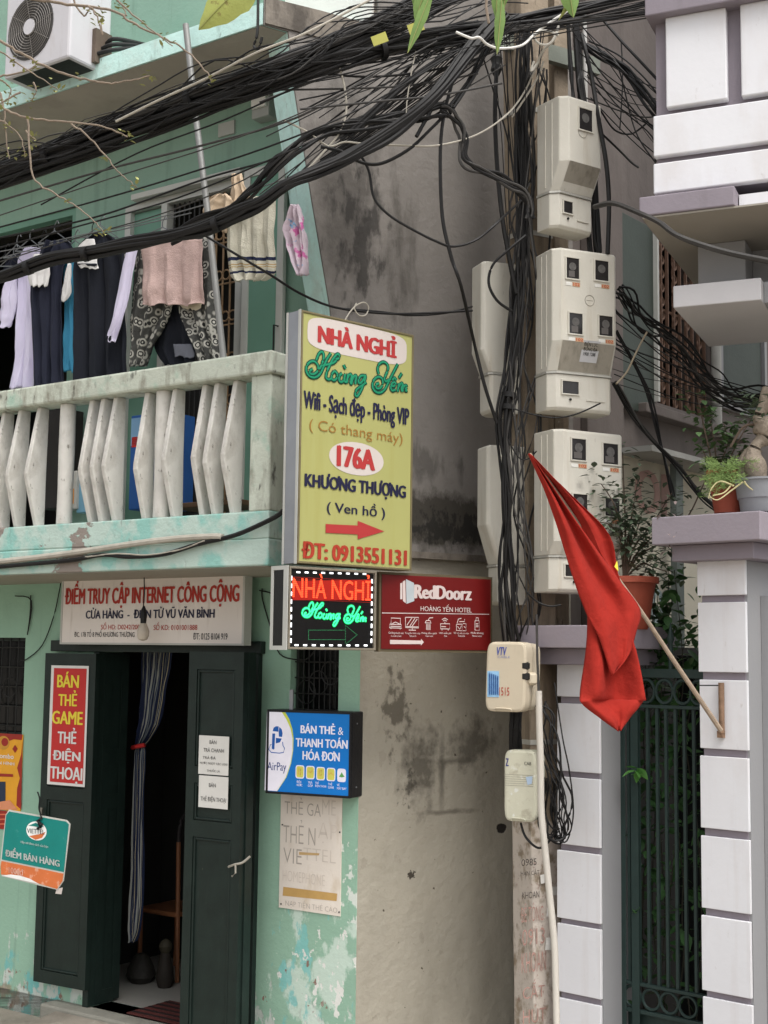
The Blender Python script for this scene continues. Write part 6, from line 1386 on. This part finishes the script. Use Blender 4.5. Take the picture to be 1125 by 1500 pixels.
# ================================================================ laundry
LO = -.38
NAVYC = MP('navy_cloth', (30, 33, 48), rough=.9, var=.15, vs=9, bump=.15, bs=200); NAVYD = MP('black_navy_cloth', (22, 25, 34), rough=.9, var=.12, vs=9, bump=.15, bs=200)
LAV = MP('lavender_white_cloth', (206, 200, 222), rough=.85, var=.04, bump=.1, bs=200); CWH = MP('white_cloth', (214, 212, 210), rough=.85, var=.04, bump=.1, bs=200)
CYA = MP('cyan_cloth', (70, 150, 186), rough=.85, var=.08, bump=.1, bs=200)
def garment(name, lab, cat, top, pieces, off=LO, hanger=None, group=None):
    t = T(name, lab, cat, FA, FA.uv(top[0], top[1], off), group)
    for nm, rows, mat, kw in pieces:
        kw = dict(kw); o_ = kw.pop('off', off); t.p(nm, cloth(FA, rows, o_, **kw), mat, solid=.003)
    if hanger:
        x, y, w_ = hanger; a_ = FA.uv(x, y, off); b_ = FA.uv(x-w_, y+18, off); c_ = FA.uv(x+w_, y+18, off)
        t.p('hanger', MB().tube([b_, (a_[0], off, a_[2]), c_, b_], .0035, 5).tube(spline([a_, (a_[0], off, a_[2]+.03), (a_[0]+.02, off, a_[2]+.055), (a_[0]+.035, off, a_[2]+.035)], 4), .0028, 5), hanger_m)
    return t
hanger_m = MP('grey_wire_hanger', (120, 122, 124), metal=.4, rough=.4, bump=0)
hb = MP('black_hanger', (30, 30, 32), rough=.5, bump=0)
garment('white_shirt', 'lavender white short-sleeved shirt, leftmost on the line', 'shirt', (42, 365), [
    ('body', [(362, 36, 58), (380, 26, 60), (400, 21, 62), (450, 21, 64), (500, 22, 62), (540, 17, 60), (570, 12, 58)], LAV, dict(folds=3, amp=.025, ph=1, off=-.36)),
    ('sleeve', [(398, 14, 26), (420, 4, 24), (450, 0, 23), (470, -2, 18), (480, 2, 12)], LAV, dict(folds=1.2, amp=.02, ph=2, nu=12, off=-.39))], hanger=(44, 350, 22))
garment('navy_dress', 'navy school pinafore with pale collar hanging right of the white shirt', 'dress', (70, 350), [
    ('body', [(352, 66, 98), (366, 58, 106), (392, 44, 96), (430, 42, 92), (480, 43, 92), (540, 46, 91), (570, 48, 92)], NAVYC, dict(folds=3.5, amp=.022, ph=.5, off=-.42)),
    ('collar', [(372, 50, 72), (394, 42, 73), (404, 40, 72), (419, 44, 69)], CWH, dict(folds=3, amp=.006, nu=12, off=-.455))], hanger=(80, 338, 24))
garment('blue_shirt', 'cyan shirt with a white sleeve squeezed between the two navy dresses', 'shirt', (98, 380), [
    ('body', [(380, 94, 110), (430, 92, 108), (480, 93, 110), (520, 90, 112), (545, 87, 116)], CYA, dict(folds=2, amp=.02, ph=.8, nu=14, off=-.37)),
    ('sleeve', [(386, 99, 104), (410, 93, 104), (430, 89, 103), (441, 88, 96)], CWH, dict(folds=1, amp=.01, nu=10, off=-.435))])
garment('navy_dress', 'long black navy pinafore with white collar flap in the middle of the line', 'dress', (140, 345), [
    ('body', [(342, 138, 158), (352, 122, 172), (372, 108, 184), (420, 104, 188), (480, 104, 188), (540, 104, 188), (572, 104, 190)], NAVYD, dict(folds=3.5, amp=.025, ph=2.4, off=-.45)),
    ('collar', [(350, 126, 138), (362, 114, 140), (376, 112, 141), (386, 113, 142), (393, 118, 145)], CWH, dict(folds=1, amp=.006, nu=12, off=-.49)),
    ('collar_stripe', [(386, 114, 141.5), (388.5, 115, 142.5)], NAVYD, dict(folds=1, amp=.0, nu=8, off=-.497, n=2))], hanger=(147, 330, 26))
garment('long_sleeved_shirt', 'white long-sleeved top whose sleeve hangs over the navy dress', 'shirt', (195, 345), [
    ('sleeve', [(345, 190, 205), (370, 184, 201), (400, 176, 196), (440, 169, 189), (470, 164, 180), (492, 156, 172), (500, 158, 169)], LAV, dict(folds=1.4, amp=.012, ph=1.2, nu=14, off=-.52)),
    ('cuff', [(492, 155, 163), (498, 154.5, 162)], NAVYD, dict(folds=1, amp=.002, nu=6, off=-.53, n=2))], hanger=(238, 333, 40))
ELE = M('elephant_print_cloth', lin((66, 66, 64)), rough=.9, var=.3, vs=26, bump=.1, layers=(dict(vor=22, lo=.56, hi=.46, col=lin((166, 164, 156))), dict(vor=22, lo=.36, hi=.32, col=lin((40, 40, 40))), dict(vor=22, lo=.22, hi=.18, col=lin((186, 184, 176))), dict(scale=(60, 60, 60), lo=.6, hi=.64, col=lin((30, 30, 30)), amt=.7)))
garment('patterned_trousers', 'loose black and white elephant print trousers hanging behind the pink towel', 'trousers', (250, 345), [
    ('trouser_leg', [(345, 202, 262), (400, 194, 256), (450, 190, 252), (480, 188, 238), (510, 189, 222), (537, 189, 212)], ELE, dict(folds=3, amp=.02, ph=.3, off=-.47)),
    ('trouser_leg', [(345, 262, 306), (400, 262, 312), (450, 258, 314), (480, 270, 316), (510, 284, 318), (534, 290, 320)], ELE, dict(folds=3, amp=.02, ph=1.3, off=-.47))])
garment('pink_towel', 'dusty pink towel pegged over the elephant print trousers', 'towel', (250, 352), [
    ('cloth', [(350, 206, 296), (375, 206, 296), (410, 207, 297), (436, 207, 297), (447, 208, 296)], MP('dusty_pink_towel', (190, 164, 158), rough=.95, var=.07, vs=12, bump=.5, bs=160), dict(folds=3.2, amp=.018, ph=.9, off=-.53)),
    ('hem', [(443, 262, 295), (450, 266, 294), (453, 274, 290)], MP('beige_towel_hem', (190, 180, 160), bump=.2), dict(folds=1, amp=.006, nu=12, off=-.5, n=3))])
garment('dark_shorts', 'black garment with a grey patch glimpsed between the trouser legs', 'shorts', (250, 450), [
    ('body', [(445, 236, 272), (480, 230, 282), (508, 224, 286), (535, 240, 284)], NAVYD, dict(folds=2, amp=.015, off=-.43)), ('patch', [(504, 254, 280), (516, 255, 284), (523, 256, 284)], MP('grey_cloth_patch', (110, 112, 122), bump=.1), dict(folds=1, amp=.006, nu=10, off=-.45, n=3))])
TWL = M('cream_striped_towel', lin((190, 186, 170)), rough=.95, var=.05, vs=10, bump=.5, bs=160, layers=(dict(stripe=('Y', 1, .385, .425), col=lin((34, 40, 66))), dict(stripe=('Y', 1, .325, .34), col=lin((168, 142, 96))), dict(stripe=('Y', 1, .29, .305), col=lin((168, 142, 96))), dict(stripe=('Y', 1, .19, .23), col=lin((34, 40, 66)))))
garment('striped_towel', 'cream towel with dark stripes at its hem, rightmost large piece', 'towel', (365, 290), [
    ('cloth', [(288, 333, 402), (320, 329, 401), (350, 330, 401), (380, 331, 403), (400, 334, 403), (412, 344, 392)], TWL, dict(folds=4, amp=.02, ph=.5, off=-.5, nu=34))])
BG = MP('beige_stocking_cloth', (198, 176, 150), var=.08, vs=10, bump=.2)
garment('beige_cloth', 'beige cloth flung over the line above the striped towel', 'cloth', (340, 260), [
    ('upper_flap', [(254, 339, 354), (270, 338, 358), (290, 336, 366), (302, 334, 366)], BG, dict(folds=2, amp=.012, nu=14, off=-.53)), ('lower_flap', [(284, 318, 332), (292, 304, 340), (303, 297, 342), (311, 296, 336)], BG, dict(folds=2, amp=.012, nu=14, off=-.55)), ('tail', [(328, 322, 332), (340, 326, 333)], BG, dict(folds=1, amp=.004, nu=8, off=-.5, n=3))])
PK = MP('pink_patterned_plastic', (212, 196, 206), rough=.4, var=.1, vs=14, bump=.2, layers=(dict(col=lin((206, 110, 168)), scale=14, lo=.55, hi=.6), dict(col=lin((120, 170, 206)), scale=17, lo=.6, hi=.64)))
garment('plastic_bag', 'crumpled pink and white plastic bag hung beside the teal fin', 'bag', (430, 310), [
    ('film', [(300, 426, 438), (318, 419, 443), (335, 412, 446), (352, 416, 447), (378, 427, 448), (403, 439, 448)], PK, dict(folds=3, amp=.03, nu=18, off=-.6))])
garment('folded_cloth', 'dark garment hung at the far left behind the shirt', 'shirt', (20, 370), [
    ('body', [(372, 14, 46), (388, 4, 50), (400, 2, 40)], NAVYC, dict(folds=2, amp=.02, off=-.30))], hanger=(20, 372, 20))
# loose hangers, rods and lines
for i, (x, y) in enumerate(((8, 372), (25, 358), (62, 352), (110, 352), (135, 340))):
    a_ = FA.uv(x, y, -.33); b_ = FA.uv(x-20, y+20, -.33); c_ = FA.uv(x+20, y+16, -.33)
    solo('wire_hanger', ('empty hanger at the left edge of the line', 'empty black hanger just left of the white shirt', 'empty grey hanger over the first navy dress', 'black hanger between the two navy dresses', 'grey hanger over the long navy dress')[i], 'hanger', MB().tube([b_, a_, c_, b_], .0035, 5).tube(spline([a_, (a_[0], -.33, a_[2]+.035), (a_[0]+.02, -.33, a_[2]+.06), (a_[0]+.035, -.33, a_[2]+.04)], 4), .003, 5), hanger_m if i % 2 else hb, FA, group='empty hangers')
for pts, lab in ((((-20, 372), (60, 358), (120, 344), (200, 328), (300, 300), (420, 262)), 'laundry line carrying the shirts and dresses'), (((-20, 384), (80, 356), (180, 336), (280, 312)), 'lower laundry line behind the shirts'), (((180, 372), (250, 350), (330, 322), (405, 292)), 'laundry line carrying the towels')):
    solo('clothes_line', lab, 'line', MB().tube([FA.uv(x, y, -.42) for x, y in pts], .0035, 5), hanger_m, FA)
solo('laundry_rod', 'grey metal pipe leaning from the balcony rail up to the ledge', 'pole', MB().tube([FA.uv(x, y, -.64) for x, y in ((272, 36), (288, 180), (303, 300), (328, 530))], .0165, 10), MP('grey_steel_tube', (136, 136, 134), metal=.3, rough=.5, var=.1), FA)
# clutter behind the balusters
def boxitem(name, lab, cat, x0, y0, x1, y1, off, dp, mat, extra=()):
    a_ = rect(FA, x0, y0, x1, y1, off); t = T(name, lab, cat, FA, ((a_[0]+a_[1])/2, off+dp/2, a_[2])); t.p('body', MB().box(a_[0], a_[1], off, off+dp, max(a_[2], zf), a_[3]), mat, bevel=.006)
    for nm, p, m_ in extra: e = rect(FA, *p, off-.002); t.p(nm, MB().box(e[0], e[1], off-.002, off-.0005, e[2], e[3]), m_)
    return t
boxitem('blue_crate', 'bright blue printed carton standing behind the balusters', 'box', 190, 606, 246, 745, -.4, .2, MP('blue_carton', (44, 92, 160), var=.1, bump=.05), [('print', (192, 610, 244, 650), MP('pale_blue_carton_print', (130, 170, 206), bump=0)), ('label', (193, 640, 202, 655), RED)])
boxitem('cyan_bag', 'light blue packet lying low behind the balusters', 'bag', 112, 706, 152, 750, -.38, .12, MP('cyan_plastic', (130, 180, 206), rough=.4, bump=.1))
boxitem('white_carton', 'white carton with orange digits behind the balusters', 'box', 96, 690, 112, 746, -.4, .2, MP('white_carton', (190, 188, 182), bump=.05), [('print', (101, 716, 108, 738), MP('orange_digits', (210, 140, 60), bump=0))])
boxitem('wooden_stool', 'low brown stool at the right end of the balcony floor', 'stool', 250, 734, 350, 742, -.35, .25, MP('brown_wood', (104, 80, 60), var=.2))
boxitem('water_tank', 'dark box behind the left balusters', 'box', 62, 600, 92, 745, -.2, .15, MP('dark_brown_box', (46, 42, 40)))
# ================================================================ air conditioner on the ledge
t = T('air_conditioner', 'white outdoor air conditioner unit with round fan grille on the upper ledge', 'air conditioner', FA, (U(FA, 60, 90, -.78), -.6, zt))
au0, au1 = U(FA, 8, 50, -.78), U(FA, 102, 50, -.78); az0, az1 = Z(FA, 30, 108, -.78), Z(FA, 30, -40, -.78)
ACW = MP('offwhite_enamel', (200, 198, 202), rough=.45, var=.04, bump=.05, layers=(dict(col=lin((160, 148, 134)), scale=(14, 14, 3), lo=.6, hi=.8, amt=.4),))
t.p('casing', MB().box(au0, au1, -.78, -.48, az0, az1), ACW, bevel=.015)
fc = FA.uv(44, 40, -.786); fr_r = abs(Z(FA, 44, 86, -.786)-Z(FA, 44, -6, -.786))/2
t.p('fan_recess', MB().cyl((fc[0], fc[2]), fr_r, -.7845, -.7805, 36), MP('dark_fan_recess', (70, 68, 66), bump=0))
for i in range(9): t.p('grille_ring', MB().ring((fc[0], -.79, fc[2]), fr_r*(.25+.083*i), .0022, 36, 4), MP('grey_fan_guard', (128, 124, 120), bump=0))
t.p('hub', MB().cyl((fc[0], fc[2]), fr_r*.24, -.796, -.788, 20), ACW)
for i in range(8): g = i*math.pi/4; t.p('spoke', MB().tube([(fc[0]+.2*fr_r*math.cos(g), -.789, fc[2]+.2*fr_r*math.sin(g)), (fc[0]+fr_r*math.cos(g+.2), -.789, fc[2]+fr_r*math.sin(g+.2))], .002, 4), MP('grey_fan_guard', (128, 124, 120), bump=0))
t.p('foot', MB().box(au0+.05, au1-.02, -.76, -.5, zt, az0-.001), IRON)
t.p('pipe_cover', MB().box(au1+.001, au1+.03, -.62, -.5, az0+.03, az0+.22), MP('rusty_valve_cover', (96, 84, 74), var=.3))
for i in range(3): t.p('pipe', MB().tube(spline([(au1+.03, -.6+.03*i, az0+.08+.04*i), (au1+.12, -.55, az0+.1+.03*i), (au1+.16, -.3, az0+.2), (au1+.1, -.02, az0+.3)], 5), .012, 7), MP('black_insulation', (40, 40, 40)))
# small fittings on the wall
a_ = rect(FA, 374, 136, 399, 174, -.05); t = T('wall_meter', 'small old white meter box under the ledge at the fin', 'meter', FA, (a_[0], 0, a_[2])); t.p('case', MB().box(a_[0], a_[1], -.08, 0, a_[2], a_[3]), MP('grey_white_case', (160, 162, 158), var=.1), bevel=.005); t.p('lid', MB().box(a_[0]+.01, a_[1]-.01, -.1, -.081, a_[2]+.05, a_[3]-.01), PAPER, bevel=.004)
a_ = rect(FA, 320, 179, 343, 198, -.01); t = T('wall_card', 'small pale plate fixed to the wall under the ledge', 'plate', FA, (a_[0], 0, a_[2])); t.p('plate', MB().box(a_[0], a_[1], -.012, 0, a_[2], a_[3]), MP('pale_plate', (176, 178, 172), bump=0))
q_ = FA.uv(377, 48, -.8); solo('steel_hook', 'black iron hook hanging under the ledge corner', 'hook', MB().tube(spline([(q_[0], -.8, zl), (q_[0], -.8, q_[2]), (q_[0]-.02, -.8, q_[2]-.06), (q_[0]+.01, -.8, q_[2]-.08), (q_[0]+.03, -.8, q_[2]-.03)], 4), .007, 6), IRON, FA)
# wires on the ground-floor wall
for pts, lab in ((((91, 842), (86, 870), (78, 905), (62, 945), (40, 965), (30, 968)), 'thin black wire drooping from the shop sign to the left window'), (((45, 872), (44, 900), (40, 930), (46, 880), (22, 873)), 'short wire tacked on the wall left of the shop sign'),
                 (((384, 862), (385, 880), (400, 930), (410, 958), (432, 966), (450, 965), (462, 952)), 'wire looping under the LED sign'), (((380, 865), (395, 868), (400, 872)), 'wire stub by the right end of the shop sign')):
    solo('wall_wire', lab, 'wire', MB().tube(spline([FA.uv(x, y, -.012) for x, y in pts], 4), .0035, 5), CABLE, FA)
# ================================================================ twigs and near leaves
TW = MP('grey_brown_twig', (132, 118, 104), var=.2, vs=30, bump=.3); BUD = MP('spring_bud', (150, 152, 96), var=.2, bump=0)
t = T('tree_branches', 'bare budding twigs reaching into the view from the upper left', 'branches', WORLD, tuple(at(-40, 100, 4.6)))
BR = [((-40, 95), (0, 138), (7, 160), (45, 173), (101, 179), (149, 185), (187, 200)), ((101, 179), (127, 198), (157, 231), (179, 257), (201, 274)), ((-30, 46), (0, 60), (37, 82), (93, 108), (138, 119), (164, 121), (196, 117), (220, 111)),
      ((30, -6), (56, 0), (108, 7), (164, 15), (194, 34), (231, 52), (269, 71), (300, 102), (310, 119)), ((172, 0), (209, 34), (254, 67)), ((41, 175), (48, 257), (82, 284), (112, 302), (142, 328), (153, 343)), ((-20, 62), (0, 75), (48, 108), (86, 132)),
      ((7, 160), (8, 187), (13, 232)), ((-20, 170), (8, 180), (30, 202), (36, 228)), ((0, 112), (40, 104), (52, 95)), ((50, 120), (52, 134), (46, 148)), ((128, 8), (140, 20), (150, 52), (146, 28)), ((30, 135), (10, 146), (-10, 160)), ((108, 0), (122, 24), (132, 14), (150, 24)), ((-10, 110), (14, 128), (12, 150)), ((165, 15), (185, 22), (176, 2)), ((38, 192), (54, 206))]
ends = []
for k_, b_ in enumerate(BR):
    pts = spline([at(x, y, 4.6+.1*math.sin(k_)) for x, y in b_], 6); thick = .0058 if k_ in (0, 2, 3) else .0038
    pts = [p+Vector((rnd.gauss(0, .0016), 0, rnd.gauss(0, .0016))) for p in pts]
    t.p('branch', MB().tube(pts, thick, 6, r2=thick*.4), TW); ends += [pts[-1], pts[-3], pts[len(pts)//2]]
fo = MB()
for p in ends:
    for _ in range(rnd.choice((2, 4, 6))): addleaf(fo, p+Vector((rnd.gauss(0, .01), rnd.gauss(0, .01), rnd.gauss(0, .01))), rnd.uniform(.012, .028), rnd.uniform(0, 6.28), rnd.uniform(-.4, .9), .5)
t.p('foliage', fo, BUD, kind='stuff')
def nearleaf(t, b_, tip, wpx, d, mat, bend=.2):
    p, q_ = at(*b_, d), at(*tip, d+.03); L_ = q_-p; u_ = L_.normalized(); s_ = u_.cross(Vector((0, 1, 0))).normalized(); hw = wpx/2000*d/2; mb = MB(); n_ = 10
    for i in range(n_+1):
        f_ = i/n_; h_ = hw*(math.sin(math.pi*f_**.75)**.8 if 0 < f_ < 1 else .02)*(1+.06*math.sin(i*2.1))
        for k_ in (-2, -1, 0, 1, 2): c_ = p+L_*f_+s_*(h_*k_/2)+Vector((0, abs(k_)*h_*.16-bend*math.sin(f_*3)*hw, 0)); mb.v.append(tuple(c_))
    for i in range(n_):
        for k_ in range(4): a_ = i*5+k_; mb.f.append((a_, a_+1, a_+6, a_+5))
    mb.sm = True; l_ = t.p('leaf', mb, mat)
    t.p('midrib', MB().tube([p+L_*f_/6+Vector((0, -bend*math.sin(f_/6*3)*hw-.001, 0)) for f_ in range(7)], .0012, 4), BUD, l_)
LG = MP('translucent_green_leaf', (118, 146, 82), rough=.5, var=.12, vs=20, bump=.15, bs=90); LY = MP('yellowing_leaf', (150, 156, 84), rough=.5, var=.15, vs=14, bump=.2, bs=60, layers=(dict(col=lin((112, 92, 54)), scale=40, lo=.62, hi=.68, amt=.7),))
t = T('hanging_leaf', 'large yellowing leaf dangling at the top edge over the ledge corner', 'leaf', WORLD, tuple(at(340, -20, 3.6)))
nearleaf(t, (378, -42), (291, 44), 62, 3.6, LY)
t = T('leafy_twig', 'green leaves hanging from the top edge over the cables', 'leaves', WORLD, tuple(at(625, -30, 3.6)))
for b_, q_, w_ in (((628, -30), (608, 32), 26), ((632, -12), (597, 78), 17), ((612, -30), (606, 10), 14)): nearleaf(t, b_, q_, w_, 3.6, LG)
t = T('leafy_twig', 'slender pair of green leaves with a brown stalk before the pole top', 'leaves', WORLD, tuple(at(726, -30, 3.7)))
for b_, q_, w_ in (((728, -40), (727, 30), 18), ((735, 0), (728, 80), 16), ((742, -30), (738, 12), 13)): nearleaf(t, b_, q_, w_, 3.7, LG)
t.p('stalk', MB().tube([at(714, -20, 3.7), at(712, 10, 3.7), at(716, 34, 3.7)], .004, 6), TW)
t = T('leafy_twig', 'broad green leaf hanging at the top edge, rightmost of the leaves', 'leaves', WORLD, tuple(at(840, -30, 3.7)))
nearleaf(t, (828, -40), (840, 26), 32, 3.7, LG); nearleaf(t, (856, -30), (818, 30), 10, 3.72, LY)
# white meshes with the same data need no copies; done
